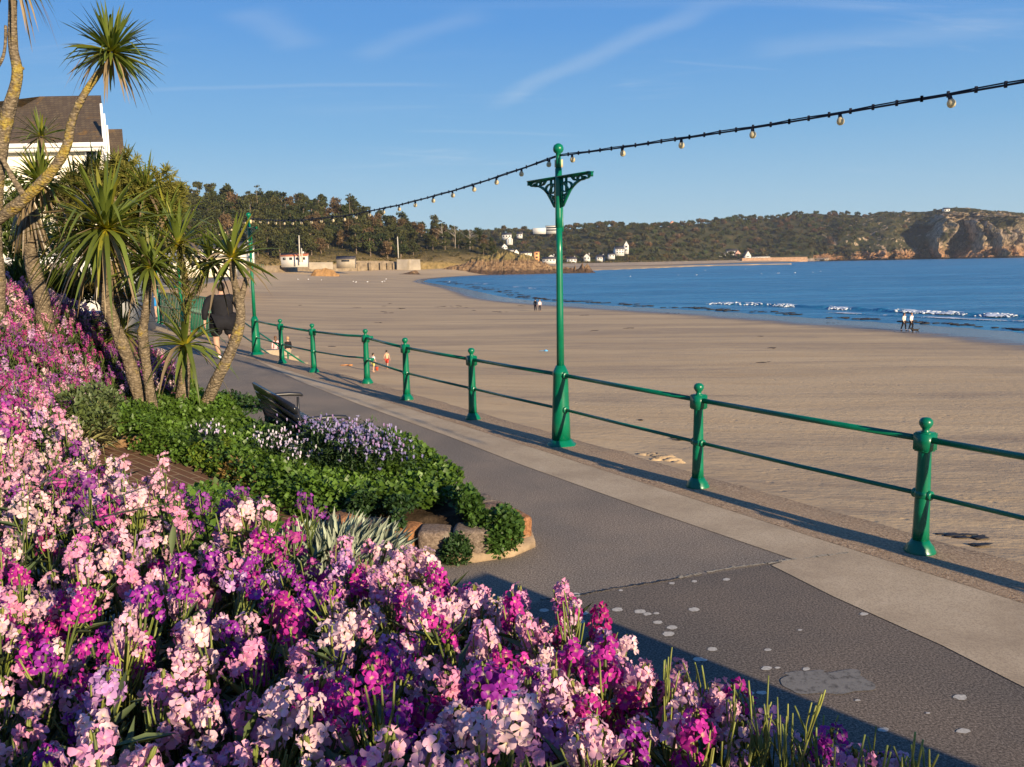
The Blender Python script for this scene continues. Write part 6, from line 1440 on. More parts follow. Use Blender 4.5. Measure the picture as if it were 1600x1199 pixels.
for lab, px, py, d, w, dp, hw, hr, rf, nw, rx in far_h:
    house(lab, px, py + 1.0, d, w, dp, hw, hr, R.uniform(-.25, .25), rf, CREAM if 'peach' in lab or 'cream' in lab else plain('pink_render', (.6, .33, .24), .9) if 'pink' in lab else plain('orange_render', (.7, .36, .14), .9) if 'orange' in lab else WHITE, nw, 'cottage' in lab, 2 if hw > 5.5 else 1, rx)
# long flat-roofed block on the skyline behind the lamp post
p = A(860, 362, 1500); o = thing('apartment_block', 'long flat-roofed glass-fronted block on the far skyline behind the lamp post', 'building', tuple(p)); b = MB(); b.add(*box(-8, 20, -5, 5, -4, 9)); b.add(*box(-30, -8, -5, 5, -4, 6)); b.build('wall', WHITE, o)
b = MB(); b.add(*box(-8.6, 20.6, -5.6, 5.6, 9, 9.7)); b.build('roof', GREYW, o)
for z in (1.2, 5.2):
    b = MB(); b.add(*box(-7, 19, -5.12, -4.98, z, z + 2.2)); b.build('window', GLASS, o)
# sea walls
def wall_line(name, label, pts, h, t, mat_, cat='wall', but=0):
    """pts: (px, py of the foot, distance)"""
    P = [A(x, y, d) for x, y, d in pts]; b = MB(); L = subdiv([q[:2] for q in P], 10); z = np.interp(np.linspace(0, len(P) - 1, len(L)), range(len(P)), [q[2] for q in P]); k = len(L); T = np.gradient(L, axis=0); T /= np.linalg.norm(T, axis=1)[:, None]; N = np.stack([-T[:, 1], T[:, 0]], -1) * t
    if N[0][1] < 0: N = -N
    V = np.vstack([np.c_[L, z - 3], np.c_[L + N * .15, z + h], np.c_[L + N, z + h], np.c_[L + N, z - 3]]); b.add(V, grid_faces(4, k)); b.add(V[[0, k, 2 * k, 3 * k]], [(0, 1, 2, 3)]); b.add(V[[k - 1, 2 * k - 1, 3 * k - 1, 4 * k - 1]], [(3, 2, 1, 0)])
    o = b.build(name, mat_, label=label, category=cat)
    if but:
        for i in range(1, len(L) - 1, but):
            b = MB(); c_ = L[i]; b.add(*box(c_[0] - .5, c_[0] + .5, c_[1] - 2.2, c_[1] + .5, z[i] - 3, z[i] + h * .8)); b.build('buttress', mat_, o)
    return o
wall_line('sea_wall', 'long grey-brown sea wall curving round the head of the beach', [(250, 426, 330), (330, 425, 400), (400, 424.5, 455), (470, 423, 505), (560, 420, 535)], 3.0, 1.2, SEAW)
wall_line('retaining_wall', 'buttressed wall at the end of the beach below the wood', [(556, 421, 534), (600, 421, 545), (622, 422, 555)], 5.2, 1.2, SEAW, 'wall', 4)
wall_line('concrete_bastion', 'tall square block of pale concrete wall at the end of the beach', [(620, 423, 548), (640, 423, 546), (658, 423, 552)], 7.0, 5, GREYW)
wall_line('low_wall', 'low white garden wall below the bungalow', [(483, 412, 482), (520, 412, 486)], .7, .5, GREYW)
SANDW = plain('rubble_revetment', (.36, .22, .13), .95, .1, .35, .4, .8, 2)
wall_line('harbour_wall', 'reddish boulder wall under the low white building across the bay', [(1160, 409, 1500), (1200, 408, 1520), (1262, 407, 1530)], 6, 8, SANDW)
# rope-like heap of brown grass and cut reed on the near sand
rocky_ridge('reed_bank', [(484, 440, -2.5), (492, 440, .3), (508, 440, .6), (522, 440, -.2), (530, 440, -2.5)], 2.2, 44.7, plain('brown_reed', (.3, .17, .07), .95, .1, .3, .5), dz=-3.4, per=20, amp=.9, label='tawny heap of dry reed on the sand under the sea wall', category='reeds')
# poles in the wood
POLEM = plain('weathered_pole', (.5, .46, .38), .9, .1, .2, 1)
for px, y0, y1, d, lab in ((467, 408, 368, 470, 'pale wooden pole beside the white bungalow'), (471, 408, 388, 472, 'shorter pole leaning by the white bungalow'), (621, 402, 370, 555, 'pale pole standing above the concrete block')):
    a, b_ = A(px + 1.5, y0 + 2, d), A(px, y1, d); b = MB(); b.add(*tube([a, (a + b_) / 2, b_], [.42, .36, .28], 8)); b.build('pole', POLEM, label=lab, category='pole')

# hotel at the near end of the walk
D0 = 44.; m = Mat('lichen_slate', .85, .2); nt = m.nt
br = nt.nodes.new('ShaderNodeTexBrick'); nt.links.new(mapping(nt, m.pos, (1, 1, 1), (PI / 2, 0, 0)), br.inputs['Vector']); br.inputs['Scale'].default_value = 2.2; br.inputs['Row Height'].default_value = .32; br.inputs['Brick Width'].default_value = .5
br.inputs['Color1'].default_value = (.085, .062, .04, 1); br.inputs['Color2'].default_value = (.12, .09, .055, 1); br.inputs['Mortar'].default_value = (.04, .03, .03, 1); br.inputs['Mortar Size'].default_value = .02
c = mixc(nt, mrange(nt, noise(nt, m.pos, .7, 7, .7), .54, .7, 0, .8), br.outputs[0], (.22, .12, .03)); c = mixc(nt, mrange(nt, noise(nt, m.pos, 3.5, 3, .8), .68, .76), c, (.3, .26, .2)); m.col(c).bump(br.outputs[1], -.5, .03); LSLATE = m.m
_mb_add = MB.add; SHY = 44.
def shear_add(s, V, F, m=0, c=None):
    V = arr(V).copy(); V[:, 0] -= .44 * (V[:, 1] - SHY); return _mb_add(s, V, F, m, c)
MB.add = shear_add
hotel = thing('hotel', 'white hotel with a lichen-stained slate roof rising behind the cabbage palms', 'building')
def q_(px, py, d): return A(px, py, d)
ez = q_(80, 224, D0)[2]; x0, x1 = q_(-120, 224, D0)[0], q_(157, 224, D0)[0]; rz = q_(110, 150, D0 + 5)[2]
b = MB(); b.add(*box(x0, x1, D0, D0 + 10, 0, ez)); b.add([(x1, D0, ez), (x1, D0 + 10, ez), (x1, D0 + 5, rz)], [(0, 1, 2)]); b.build('wall', CREAM, hotel)
xr = q_(63, 150, D0 + 5)[0] + 2.2; rzl = q_(20, 168, D0 + 5)[2]
b = MB(); e = .5
b.add([(x0, D0 - e, ez - .1), (x1 + .15, D0 - e, ez - .1), (x1 + .15, D0 + 5, rz), (xr, D0 + 5, rz), (q_(33, 168, D0 + 5)[0] + 2.2, D0 + 5, rzl), (x0, D0 + 5, rzl)], [(0, 1, 2, 3, 4, 5)])
b.add([(x0, D0 + 10 + e, ez - .1), (x1 + .15, D0 + 10 + e, ez - .1), (x1 + .15, D0 + 5, rz), (xr, D0 + 5, rz), (x0, D0 + 5, rzl)], [(4, 3, 2, 1, 0)])
rf = b.build('roof', LSLATE, hotel)
b = MB(); b.add(*box(x0, x1 + .25, D0 - .62, D0 - .5, ez - .28, ez - .08)); b.build('gutter', TRIM, hotel)
b = MB(); b.add(*box(x0, x1 + .1, D0 - .5, D0 - .03, ez - .45, ez - .12)); b.build('soffit', TRIM, hotel)
# white barge boards, stepped back along the gable side
for i, (bx, by) in enumerate(((157.5, 162), (162, 178), (166.5, 196))):
    xb_, zb_ = q_(bx, by, D0)[0], q_(bx, by, D0)[2]; b = MB(); b.add(*box(xb_ - .06, xb_ + .06, D0 - .02, D0 + .3, ez - 1.6 - .3 * i, zb_)); b.build('bargeboard', TRIM, hotel)
b = MB(); b.add(*tube([(x1 + .12, D0 - .3, ez - .3), (x1 + .25, D0 - .2, ez - .8), (x1 + .2, D0 - .1, 2)], .06, 8)); b.build('downpipe', TRIM, hotel, True)
xa, xb = q_(135, 240, D0)[0], q_(150, 240, D0)[0]; za, zb = q_(140, 266, D0)[2], q_(140, 235, D0)[2]
b = MB(); b.add(*box(xa - .1, xb + .1, D0 - .06, D0 + .02, za - .1, zb + .1)); wn_ = b.build('window', TRIM, hotel)
b = MB(); b.add(*box(xa, xb, D0 - .075, D0 - .055, za, zb)); b.build('pane', GLASS, wn_)
SHY = D0 + 9
xw0, xw1 = q_(164, 230, D0 + 9)[0], q_(191, 230, D0 + 9)[0]; ze2 = q_(180, 262, D0 + 9)[2]; zr2 = q_(180, 202, D0 + 12)[2]
b = MB(); b.add(*box(xw0 - 3, xw1, D0 + 9.2, D0 + 16, 0, ze2)); b.build('wing', CREAM, hotel)
b = MB(); b.add([(xw0 - 2, D0 + 8.7, ze2 - .2), (xw1 + .1, D0 + 8.7, ze2 - .2), (xw1 + .1, D0 + 12, zr2), (xw0 - 2, D0 + 12, zr2)], [(0, 1, 2, 3)]); b.add([(xw0 - 2, D0 + 15.5, ze2 - .2), (xw1 + .1, D0 + 15.5, ze2 - .2), (xw1 + .1, D0 + 12, zr2), (xw0 - 2, D0 + 12, zr2)], [(3, 2, 1, 0)]); b.build('wing_roof', LSLATE, hotel); MB.add = _mb_add
# restaurant front with its dark fascia
DARKF = plain('brown_grey_fascia', (.13, .1, .085), .7, .3, .1, 2); GOLD = plain('cream_lettering', (.75, .62, .36), .6)
rest_ = thing('restaurant', 'white terrace restaurant with a brown-grey fascia under the palms', 'building'); DR = 26.
xa, xb = q_(-60, 425, DR)[0], q_(108, 425, DR)[0]; zt, zb = q_(60, 412, DR)[2], q_(60, 431, DR)[2]
b = MB(); b.add(*box(xa, xb, DR + .3, DR + 6, 0, zt + .15)); b.add(*box(xa, q_(150, 400, DR)[0], DR + 2.5, DR + 7, zt, q_(60, 394, DR)[2])); b.build('wall', WHITE, rest_)
for i in range(9):
    wx = xa + (q_(150, 400, DR)[0] - xa) * (i + .15) / 9; b = MB(); b.add(*box(wx, wx + .62, DR + 2.42, DR + 2.52, zt + .05, q_(60, 397, DR)[2])); b.build('window', GLASS, rest_)
b = MB(); b.add(*box(xa, xb, DR, DR + .3, zb, zt)); fs = b.build('fascia', DARKF, rest_)
b = MB(); b.add(*box(q_(70, 445, DR)[0], q_(96, 445, DR)[0], DR + .22, DR + .32, 0, zb)); b.build('window', GLASS, rest_)
for y_ in (402, 408):
    b = MB(); b.add(*box(xa, q_(140, 400, DR)[0], DR + 2.3, DR + 2.5, q_(60, y_, DR)[2] - .03, q_(60, y_, DR)[2] + .03)); b.build('handrail', TRIM, rest_)
def text(s, px, py, d, size, parent):
    c = bpy.data.curves.new('letter_curve', 'FONT'); c.body = s; c.size = size; c.extrude = .015; tmp = bpy.data.objects.new('letter_curve', c); me = bpy.data.meshes.new_from_object(tmp); bpy.data.objects.remove(tmp); o = bpy.data.objects.new('lettering', me); COL.objects.link(o); o.location = A(px, py, d) + arr([0, -.02, 0]); o.rotation_euler = (PI / 2, 0, 0); o.data.materials.append(GOLD); o.parent = parent; return o
text("d", 4, 427, DR, .32, fs); text("L", 32, 427, DR, .3, fs); text("S", 66, 427, DR, .3, fs); text("S", 73.5, 427, DR, .3, fs)
# pale terrace frames at the right of the restaurant
b = MB()
pav = thing('terrace_awning', 'white-framed terrace awning beside the restaurant, glimpsed through the palm leaves', 'awning')
for px in (118, 135, 150):
    a = q_(px, 400, DR + 4); b = MB(); b.add(*box(a[0] - .05, a[0] + .05, a[1] - .05, a[1] + .05, 0, a[2])); b.build('post', TRIM, pav)
a, c_ = q_(112, 398, DR + 4), q_(156, 404, DR + 4); b = MB(); b.add(*box(a[0], c_[0], DR + 3.2, DR + 6, a[2] - .12, a[2])); b.build('cover', TRIM, pav)
b = MB(); b.add(*box(a[0], c_[0], DR + 5.8, DR + 6, 0, 1.1)); b.build('screen', WHITE, pav)
# sun-bed boards seen at the end of the flower bank
for px, py, d_, w, cc, lab in ((138, 489, 14.5, .75, (.3, .42, .55), 'pale blue board lying at the end of the flower bank'), (140, 497, 13.8, .8, (.75, .45, .5), 'pink board lying in front of the blue one')):
    a = A(px, py, d_); b = MB(); V_, F_ = box(-w / 2, w / 2, -.25, .25, -.02, .02); b.add(V_ @ rotz(arr([.2]))[0].T + a, F_); b.build('board', plain('board_' + lab.split()[1], cc, .6), label=lab, category='board')

# ------------------------------------------------------------------ green balustrade at the beach steps
bal = thing('step_railing', 'tall green barred railing round the beach steps, behind the cabbage palms', 'railing')
def pt(px, py): return foot(px, py)
g0, g1, g2 = pt(252, 507), pt(298, 520), pt(338, 535)
for p in (g0, g1, g2):
    b = MB(); b.add(*lathe([(.09, 0), (.09, .03), (.05, .08), (.045, 1.1), (.06, 1.12), (.03, 1.16), (.05, 1.2), (.02, 1.25)], 10, (p[0], p[1], 0))); b.build('post', GREEN, bal, True)
for p, q in ((g0, g1), (g1, g2)):
    for z in (.12, .75, 1.3):
        b = MB(); b.add(*tube([(*p, z), (*q, z)], .022, 8)); b.build('rail', GREEN, bal, True)
    L_ = np.linalg.norm(q - p)
    for s in np.arange(.14, L_, .3):
        c_ = p + (q - p) * s / L_; b = MB(); b.add(*tube([(*c_, .12), (*c_, 1.3)], .02, 6)); b.build('bar', GREEN, bal, True)
p = pt(252, 507); b = MB(); b.add(*lathe([(.1, 0), (.1, .05), (.06, .1), (.055, 2.7), (.08, 2.72), (.04, 2.8)], 10, (p[0] - .4, p[1] + .8, 0))); b.build('gate_post', GREEN, bal, True)
b = MB(); b.add(*lathe([(.09, 0), (.09, .05), (.055, .1), (.05, 2.3), (.07, 2.32), (.03, 2.4)], 10, (g1[0] - .5, g1[1] + .6, 0))); b.build('gate_post', GREEN, bal, True)
b = MB(); b.add(*tube([(p[0] - .4, p[1] + .8, 1.55), (g1[0] - .5, g1[1] + .6, 1.55)], .035, 8)); b.build('rail', GREEN, bal, True)
# sloping handrail down to the sand by the far lamp
hr_ = thing('stair_handrail', 'sloping green handrail going down to the sand beside the far lamp post', 'handrail')
a0 = LAMP2 + RN * .55 + RD * .2; a1 = a0 + RD * 4.2 + RN * .2; zt = [.75, -1.2]
a0, a1 = LAMP2 + RD * 3.6 + RN * .3, LAMP2 + RN * 1.5 - RD * .2
for dz in (0, -.42):
    b = MB(); b.add(*tube([(*a0, .9 + dz), (*a1, -.55 + dz)], .022, 8)); b.build('rail', GREEN, hr_, True)
for t in (.02, .35, .68, .98):
    c_ = a0 + (a1 - a0) * t; z = .9 - 1.45 * t; b = MB(); b.add(*tube([(*c_, z - 1.4), (*c_, z)], .022, 8)); b.build('post', GREEN, hr_, True)
st_ = thing('beach_steps', 'concrete steps going down from the walk to the sand by the far lamp post', 'steps')
for i in range(9):
    t = i / 9; c_ = a0 + (a1 - a0) * t + RN * .1; w = RN * 1.3; s_ = (a1 - a0) / 9; pl = [tuple(c_ - RN * .4), tuple(c_ - RN * .4 + s_), tuple(c_ + w + s_), tuple(c_ + w)]
    V_, F_ = prism(pl, -5, -.05 - .17 * (i + 1)); b = MB(); b.add(V_, F_); b.build('step', CONC, st_)
# the shore railing far round the bay
fr = thing('shore_railing', 'thin green railing along the sea wall far round the bay', 'railing')
P = [A(x, y, d) for x, y, d in ((270, 421, 328), (330, 420.5, 398), (412, 418.5, 455))]; zt_ = [p[2] + 1.2 for p in P]
L = subdiv([p[:2] for p in P], 24); z = np.interp(np.linspace(0, 2, len(L)), range(3), [p[2] + .4 for p in P])
for dz in (.5, 1.3):
    b = MB(); b.add(*tube(np.c_[L, z + dz], .07, 5)); b.build('rail', GREEN, fr)
for i in range(len(L)):
    b = MB(); b.add(*tube([(*L[i], z[i] - .4), (*L[i], z[i] + 1.4)], .08, 5)); b.build('post', GREEN, fr)

# ------------------------------------------------------------------ people and animals
SKIN = plain('skin', (.5, .3, .21), .6, .3, .05, 20); HAIRD = plain('dark_hair', (.02, .014, .01), .6); HAIRB = plain('brown_hair', (.12, .06, .03), .6); HAIRF = plain('fair_hair', (.4, .26, .12), .6)
def skin_obj(name, V, E, Rr, mat_, parent=None, sub=1, root=0, **tags):
    me = bpy.data.meshes.new(name); me.from_pydata([tuple(v) for v in V], E, []); me.materials.append(mat_); o = link(name, me, parent, **tags)
    sk = o.modifiers.new('skin', 'SKIN'); sk.use_smooth_shade = True
    for i, s in enumerate(me.skin_vertices[0].data):
        r_ = Rr[i]; s.radius = r_ if isinstance(r_, tuple) else (r_, r_); s.use_root = (i == root)
    if sub: sb = o.modifiers.new('sub', 'SUBSURF'); sb.levels = sub; sb.render_levels = sub
    return o
def person(label, p, face, h, pose, top, legs, hair, shoes=None, hairlong=False, bulk=1., longtop=0., sleeves=True, fullleg=False, hands=False, skirt_=None, group=None):
    """pose: swing of legs and arms. built 1.75 m tall facing -y, then scaled"""
    st, arm = pose; b_ = bulk
    hipz, kz, az = .93, .5, .08
    J = {}
    V = []; E = []; Rr = []
    def add(v, r, par=None):
        V.append(v); Rr.append(r)
        if par is not None: E.append((par, len(V) - 1))
        return len(V) - 1
    pel = add((0, 0, .95), (.135 * b_, .11 * b_)); wa = add((0, .0, 1.1), (.125 * b_, .1 * b_), pel); ch = add((0, 0, 1.3), (.145 * b_, .11 * b_), wa); ub = add((0, .01, 1.42), (.1 * b_, .085 * b_), ch); nk = add((0, 0, 1.5), .052, ub)
    hb = add((0, -.015, 1.575), (.07, .08), nk); ht = add((0, -.01, 1.66), (.078, .095), hb); hp = add((0, 0, 1.73), (.055, .065), ht)
    leg_pts = []; arm_pts = []
    for s in (-1, 1):
        f = st * s; hip = add((s * .085 * b_, 0, .9), .092 * b_, pel); kn = add((s * .09 * b_, -f * .18 - .02, .5), .06 * b_ ** .5, hip); ca = add((s * .09 * b_, -f * .2 + .03, .36), .056 * b_ ** .5, kn); an = add((s * .09, -f * .32 + .04, .09), .038, ca); to = add((s * .1, -f * .32 - .12, .035), .034, an); leg_pts.append((V[hip], V[kn], V[ca], V[an], V[to]))
        g = -arm[0] * s; ow = arm[1]; sh = add((s * .17 * b_, .01, 1.4), .056, ub); el = add((s * (.2 * b_ + ow), -g * .1 + .04, 1.13), .043, sh); wr = add((s * (.2 * b_ + ow * 1.3), -g * .25 - .05, .9), .029, el); pa = add((s * (.2 * b_ + ow * 1.3), -g * .28 - .06, .83), (.022, .036), wr); arm_pts.append((V[sh], V[el], V[wr]))
        for k, (dx, dy, ln) in enumerate(((0, -.03, .075), (0, -.01, .085), (0, .01, .08), (0, .028, .062))):
            f1 = add((V[pa][0] + s * .004, V[pa][1] + dy * .9, V[pa][2] - .045), .0095, pa); add((V[f1][0] - s * .012, V[f1][1] + dy * .25, V[f1][2] - ln * .6), .008, f1)
        t1 = add((V[pa][0] - s * .005, V[pa][1] - .045, V[pa][2] + .0), .0105, pa); add((V[t1][0] - s * .008, V[t1][1] - .012, V[t1][2] - .045), .008, t1)
    o = skin_obj('person', V, E, Rr, SKIN, None, 1, 0, label=label, category='person', group=group); sc = h / 1.77
    # face: nose, eyes, ears
    # hair
    bmx = MB(); Vh, Fh = sphere((0, .018, 1.672), .107, 14, 9, (.86, 1.02, 1.05)); Vh = Vh[:]; cut = ~((Vh[:, 1] < -.03) & (Vh[:, 2] < 1.69)); Vh[~cut, 1] = np.maximum(Vh[~cut, 1], -.03); bmx.add(Vh, Fh)
    if hairlong: V2, F2 = sphere((0, .075, 1.52), .1, 10, 8, (.8, .5, 1.7)); bmx.add(V2, F2)
    bmx.build('hair', hair, o, True)
    if not hairlong or True:
        bmx = MB(); bmx.add(*sphere((0, -.108, 1.625), .016, 8, 6, (.8, 1, 1.4))); bmx.build('nose', SKIN, o, True)
        bmx = MB(); [bmx.add(*sphere((s * .032, -.092, 1.652), .011, 8, 6)) for s in (-1, 1)]; bmx.build('eyes', HAIRD, o, True)
        bmx = MB(); bmx.add(*sphere((0, -.094, 1.585), .02, 8, 6, (1.1, .4, .3))); bmx.build('mouth', plain('lip', (.4, .14, .12), .5), o, True)
        for s in (-1, 1): bmx = MB(); bmx.add(*sphere((s * .082, .005, 1.64), .028, 8, 6, (.35, .7, 1.1))); bmx.build('ear', SKIN, o, True)
    # top
    TV, TE, TR = [], [], []
    def ta(v, r, par=None):
        TV.append(v); TR.append(r)
        if par is not None: TE.append((par, len(TV) - 1))
        return len(TV) - 1
    c0 = ta((0, 0, 1.0 - longtop), (.16 * b_, .135 * b_)); c1 = ta((0, 0, 1.1), (.15 * b_, .125 * b_), c0); c2 = ta((0, 0, 1.3), (.165 * b_, .128 * b_), c1); c3 = ta((0, .01, 1.42), (.115 * b_, .1), c2); ta((0, .005, 1.48), .068, c3)
    for s, (a, bb, c) in zip((-1, 1), arm_pts):
        bs = b_ ** .8; i = ta(a, .072 * bs, c3); mid = tuple(a[k] + (bb[k] - a[k]) * .6 for k in range(3)); i = ta(mid, .062 * bs, i)
        if sleeves: i = ta(bb, .056 * bs, i); i = ta(tuple(bb[k] + (c[k] - bb[k]) * .92 for k in range(3)), .042 * bs, i)
    skin_obj('jacket', TV, TE, TR, top, o, 1, 0)
    # lower garment
    LV, LE, LR = [(0, 0, .95)], [], [(.15 * b_, .125 * b_)]
    for a, kn, ca, an, to in leg_pts:
        LV.append(a); LR.append(.108 * b_); LE.append((0, len(LV) - 1)); q = [kn, ca, tuple(an[k] + (ca[k] - an[k]) * .12 for k in range(3))] if fullleg else [tuple(a[k] + (kn[k] - a[k]) * .92 for k in range(3))]
        for j, v in enumerate(q): LV.append(v); LR.append((.078, .07, .052)[j] * b_ ** .5 if fullleg else .088 * b_); LE.append((len(LV) - 2, len(LV) - 1))
    skin_obj('trousers' if fullleg else 'shorts', LV, LE, LR, legs, o, 1, 0)
    if shoes:
        for a, kn, ca, an, to in leg_pts:
            skin_obj('shoe', [(an[0], an[1] + .03, .05), (an[0], (an[1] + to[1]) / 2, .045), (to[0], to[1] - .03, .035)], [(0, 1), (1, 2)], [.05, .046, .036], shoes, o, 1, 0)
    if skirt_: b = MB(); b.add(*lathe([(.24, .45), (.2, .7), (.16, 1.05)], 14)); b.build('dress', skirt_, o, True)
    o.location = tuple(p); o.rotation_euler = (0, 0, face); o.scale = (sc,) * 3
    return o
BLACKF = plain('black_cloth', (.012, .012, .015), .85, .2, .2, 12); WHITEF = plain('cream_fleece', (.75, .68, .56), .9); WHITES = plain('white_shirt', (.78, .76, .73), .9); BLUEF = plain('blue_shorts', (.01, .2, .5), .8); NAVY = plain('navy_cloth', (.02, .022, .04), .85); PINKF = plain('pink_cloth', (.7, .42, .42), .85); KHAKI = plain('khaki', (.3, .25, .17), .9); PEACH = plain('peach_cloth', (.7, .42, .26), .9); REDF = plain('red_shorts', (.5, .05, .03), .9); LIMEF = plain('lime_shorts', (.55, .5, .15), .9)
pw = onz(352, 562, 0); fa = math.atan2(1, 0)
HEAD_AWAY = math.pi + math.radians(28)
person('broad walker in black jacket and shorts seen from behind on the walk', (pw[0], pw[1], 0), HEAD_AWAY, 1.86, (.75, (.4, .05)), BLACKF, BLACKF, HAIRD, WHITES, bulk=1.7, longtop=.3)
pb = onz(243, 499, 0); person('person in dark top and bright blue shorts on the walk behind the palms', (pb[0], pb[1], 0), math.radians(150), 1.75, (.6, (.5, .04)), NAVY, BLUEF, HAIRD, NAVY)
def on_sand(px, py, lift=0): p = on_beach(px, py); return (p[0], p[1], sand_z(p) + lift)
pz = A(430, 560, 40); zg = beach_z([pz[:2]])[0]
def stand_at_head(px, pyhead, h, d): 
    q = A(px, pyhead, d); return (q[0], q[1], q[2] - h)
for px, py, h, top, leg, hair, lng, lab, full, fc in ((430, 525, 1.62, PINKF, PINKF, HAIRB, True, 'person with long brown hair in a pale pink top, below the railing', False, 3.5), (449, 526, 1.7, BLACKF, KHAKI, HAIRF, False, 'fair-haired person in black top and khaki trousers, below the railing', True, 4.0)):
    # walk out along the ray until the feet meet the sand
    best = min(np.linspace(26, 60, 300), key=lambda d: abs(A(px, py, d)[2] - h - beach_z([A(px, py, d)[:2]])[0])); q = stand_at_head(px, py, h, best); person(lab, q, fc, h, (.4, (.3, .03)), top, leg, hair, None, lng, 1.0, .1 if not full else 0, True, full)
for px, py, h, top, leg, lab, fc in ((584, 582, 1.12, WHITES, LIMEF, 'child in a white shirt and yellow shorts on the sand behind the railing', 2.4), (605, 577, 1.15, PEACH, REDF, 'child in a peach top and red shorts on the sand behind the railing', 2.9)):
    p = on_sand(px, py); person(lab, p, fc, h, (.4, (.3, .05)), top, leg, HAIRD, None, sleeves=False)
p = on_sand(836.5, 486.5); person('walker in dark clothes on the sand near the water, beside one in white', p, 3.3, 1.78, (.5, (.3, .03)), BLACKF, NAVY, HAIRD, None, fullleg=True)
p = on_sand(843.5, 487); person('walker in a pale coat on the sand near the water, beside one in black', p, 3.3, 1.68, (.5, (.3, .03)), plain('pale_pink_coat', (.75, .6, .58), .9), NAVY, HAIRF, None, fullleg=True, longtop=.25)
p = on_sand(1412, 517); person('walker in a dark hat and cream fleece, on the sand near the surf', p, .45, 1.72, (.7, (.5, .03)), WHITEF, BLACKF, HAIRD, BLACKF, fullleg=True, hairlong=True)
p2 = on_sand(1423.5, 517); walker2 = person('walker in a white shirt and black trousers, holding the lead of the small dog', p2, .6, 1.75, (.5, (.4, .06)), WHITES, BLACKF, HAIRB, WHITES, fullleg=True)
# small dark dog
pd = on_sand(1431, 521); DOGM = plain('dark_fur', (.025, .018, .012), .9)
V = [(0, 0, .3), (.18, 0, .31), (.34, 0, .33), (.44, 0, .42), (.52, 0, .44), (.6, 0, .42), (-.14, 0, .3), (-.24, 0, .36), (-.34, 0, .44)]; E = [(0, 1), (1, 2), (2, 3), (3, 4), (4, 5), (0, 6), (6, 7), (7, 8)]; Rr = [(.075, .085), (.085, .1), (.08, .1), .055, .058, .03, .075, .03, .015]
for s in (-1, 1):
    for x, par, k in ((.3, 2, 1), (-.14, 6, 0)):
        i = len(V); dx = .05 * s * (1 if k else -1); V += [(x, s * .06, .24), (x + (.0 if k else -.05) + dx, s * .06, .13), (x + dx * 1.8, s * .06, .02)]; E += [(par, i), (i, i + 1), (i + 1, i + 2)]; Rr += [.045, .026, .02]
dog = skin_obj('dog', V, E, Rr, DOGM, None, 1, 0, label='small dark dog trotting on a lead near the surf', category='dog'); dog.location = pd; dog.rotation_euler = (0, 0, math.radians(188)); dog.scale = (1.05,) * 3
for s in (-1, 1): b = MB(); b.add(*tube([(.49, s * .035, .48), (.48, s * .05, .54), (.46, s * .05, .49)], [.022, .016, .01], 6)); b.build('ear', DOGM, dog, True)
hx = arr(p2) + rotz(arr([.6]))[0] @ arr([.29, -.15, .83]); dl_ = arr(pd) + rotz(arr([math.radians(188)]))[0] @ arr([.44, 0, .46]); b = MB(); b.add(*tube([hx, (hx + dl_) / 2 - arr([0, 0, .12]), dl_], .008, 5)); b.build('dog_lead', BLACKF, label='thin dark lead between the walker in white and the dog', category='lead')
# gulls on the wet sand and on the water
GULL = plain('gull_white', (.78, .78, .76), .8); GWING = plain('gull_grey', (.4, .42, .45), .8); BEAK = plain('gull_beak', (.7, .45, .05), .5)
g_ = link('gull', None); 
def gull(px, py, z, lab, grp):
    p = on_beach(px, py) if z is None else onz(px, py, z); p = arr(p)
    if z is None: p[2] = sand_z(p)
    o = thing('gull', lab, 'gull', tuple(p + arr([0, 0, .0 if z is None else -.13])), R.uniform(0, 6.28), grp)
    b = MB(); b.add(*sphere((0, 0, .24), .11, 10, 7, (2.1, .9, .9))); b.add(*sphere((.2, 0, .36), .062, 8, 6)); b.add(*tube([(.12, 0, .26), (.19, 0, .35)], [.07, .05], 8)); b.build('body', GULL, o, True)
    b = MB(); [b.add(*sphere((-.08, s * .075, .27), .1, 8, 6, (2.2, .35, .55))) for s in (-1, 1)]; b.build('wings', GWING, o, True)
    b = MB(); b.add(*tube([(.25, 0, .355), (.33, 0, .34)], [.018, .004], 5)); b.build('beak', BEAK, o); o.scale = (1.35,) * 3
    return o
bpy.data.objects.remove(g_)
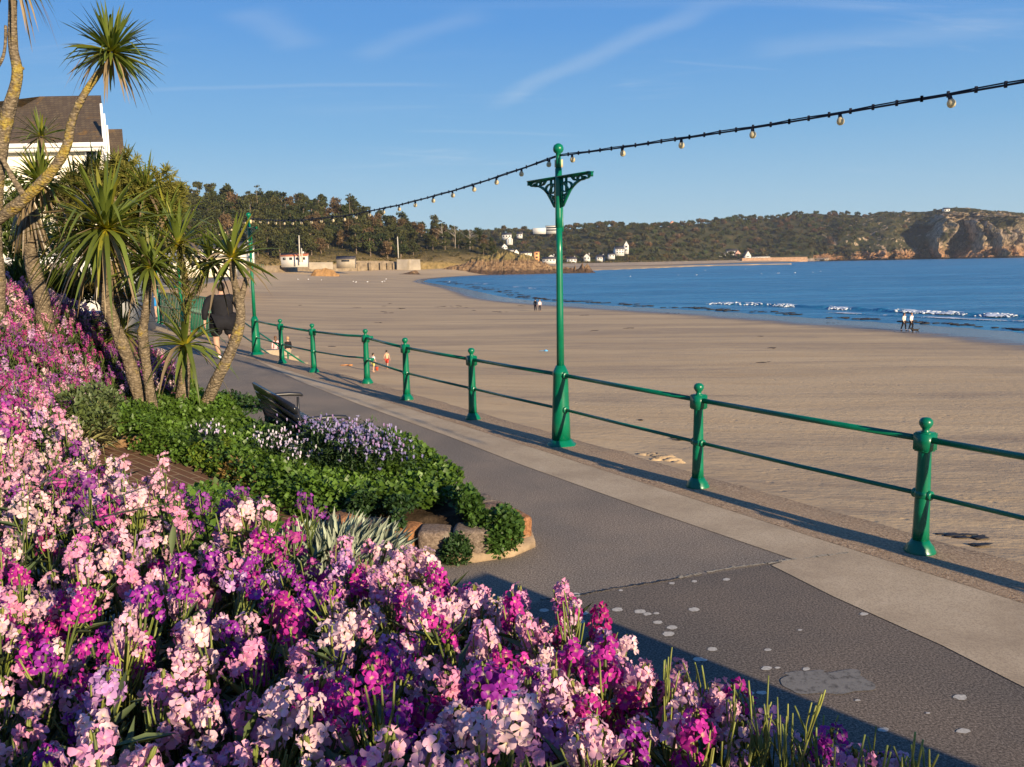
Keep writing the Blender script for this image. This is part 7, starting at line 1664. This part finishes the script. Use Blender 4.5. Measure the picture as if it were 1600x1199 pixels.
for px, py in ((482, 438), (502, 439), (552, 441.5), (556, 442.5), (574, 442), (601, 441), (603, 437.5), (597, 442), (466, 438)): gull(px, py, None, 'white gull standing on the wet sand short of the concrete wall', 'gulls on the wet sand')
for px, py in ((702, 441.5), (1102, 423), (1165, 421), (1215, 428), (1217, 427.5), (1190, 429), (1060, 431), (1088, 430.5), (1282, 425), (1270, 426.5), (1242, 427), (985, 433)): gull(px, py, SEA, 'white gull floating on the blue water of the bay', 'gulls on the water')
# toys on the sand, blue scrap
for px, py, cc, lab in ((541, 572, (.7, .28, .05), 'orange spade lying on the sand behind the railing'), (853, 549, (.1, .35, .6), 'small blue toy lying on the open sand by the big lamp post'), (589, 579, (.55, .08, .04), 'red bucket on the sand beside the child in white')):
    p = on_sand(px, py); b = MB()
    if 'bucket' in lab: b.add(*lathe([(.07, 0), (.1, .2), (.105, .21)], 12)); 
    elif 'spade' in lab: b.add(*tube([(-.35, 0, .05), (.1, .05, .06)], .02, 8)); V_, F_ = box(.1, .38, -.06, .14, .03, .07); b.add(V_, F_)
    else: b.add(*lathe([(.16, 0), (.17, .05), (.09, .1), (.03, .13)], 14)); b.add(*tube([(-.15, 0, .04), (-.5, .02, .03)], .015, 6))
    b.build('beach_toy', plain('toy_' + lab.split()[0] + lab.split()[1], cc, .5), None, True, tuple(p), label=lab, category='toy')
# ------------------------------------------------------------------ sea air
hm = bpy.data.materials.new('sea_air'); hm.use_nodes = True; hn = hm.node_tree; hn.nodes.remove(hn.nodes['Principled BSDF'])
pv = hn.nodes.new('ShaderNodeVolumePrincipled'); pv.inputs['Density'].default_value = .00006; pv.inputs['Color'].default_value = (.86, .93, 1, 1); pv.inputs['Anisotropy'].default_value = .2
hn.links.new(pv.outputs[0], hn.nodes['Material Output'].inputs['Volume'])
V_, F_ = box(-1700, 3600, -200, 3700, -12, 170)
MB().add(V_, F_).build('haze', hm, kind='stuff', label='thin sea haze over the whole bay', category='haze')
scene.cycles.volume_bounces = 0; scene.cycles.volume_step_rate = 10; scene.cycles.volume_max_steps = 64
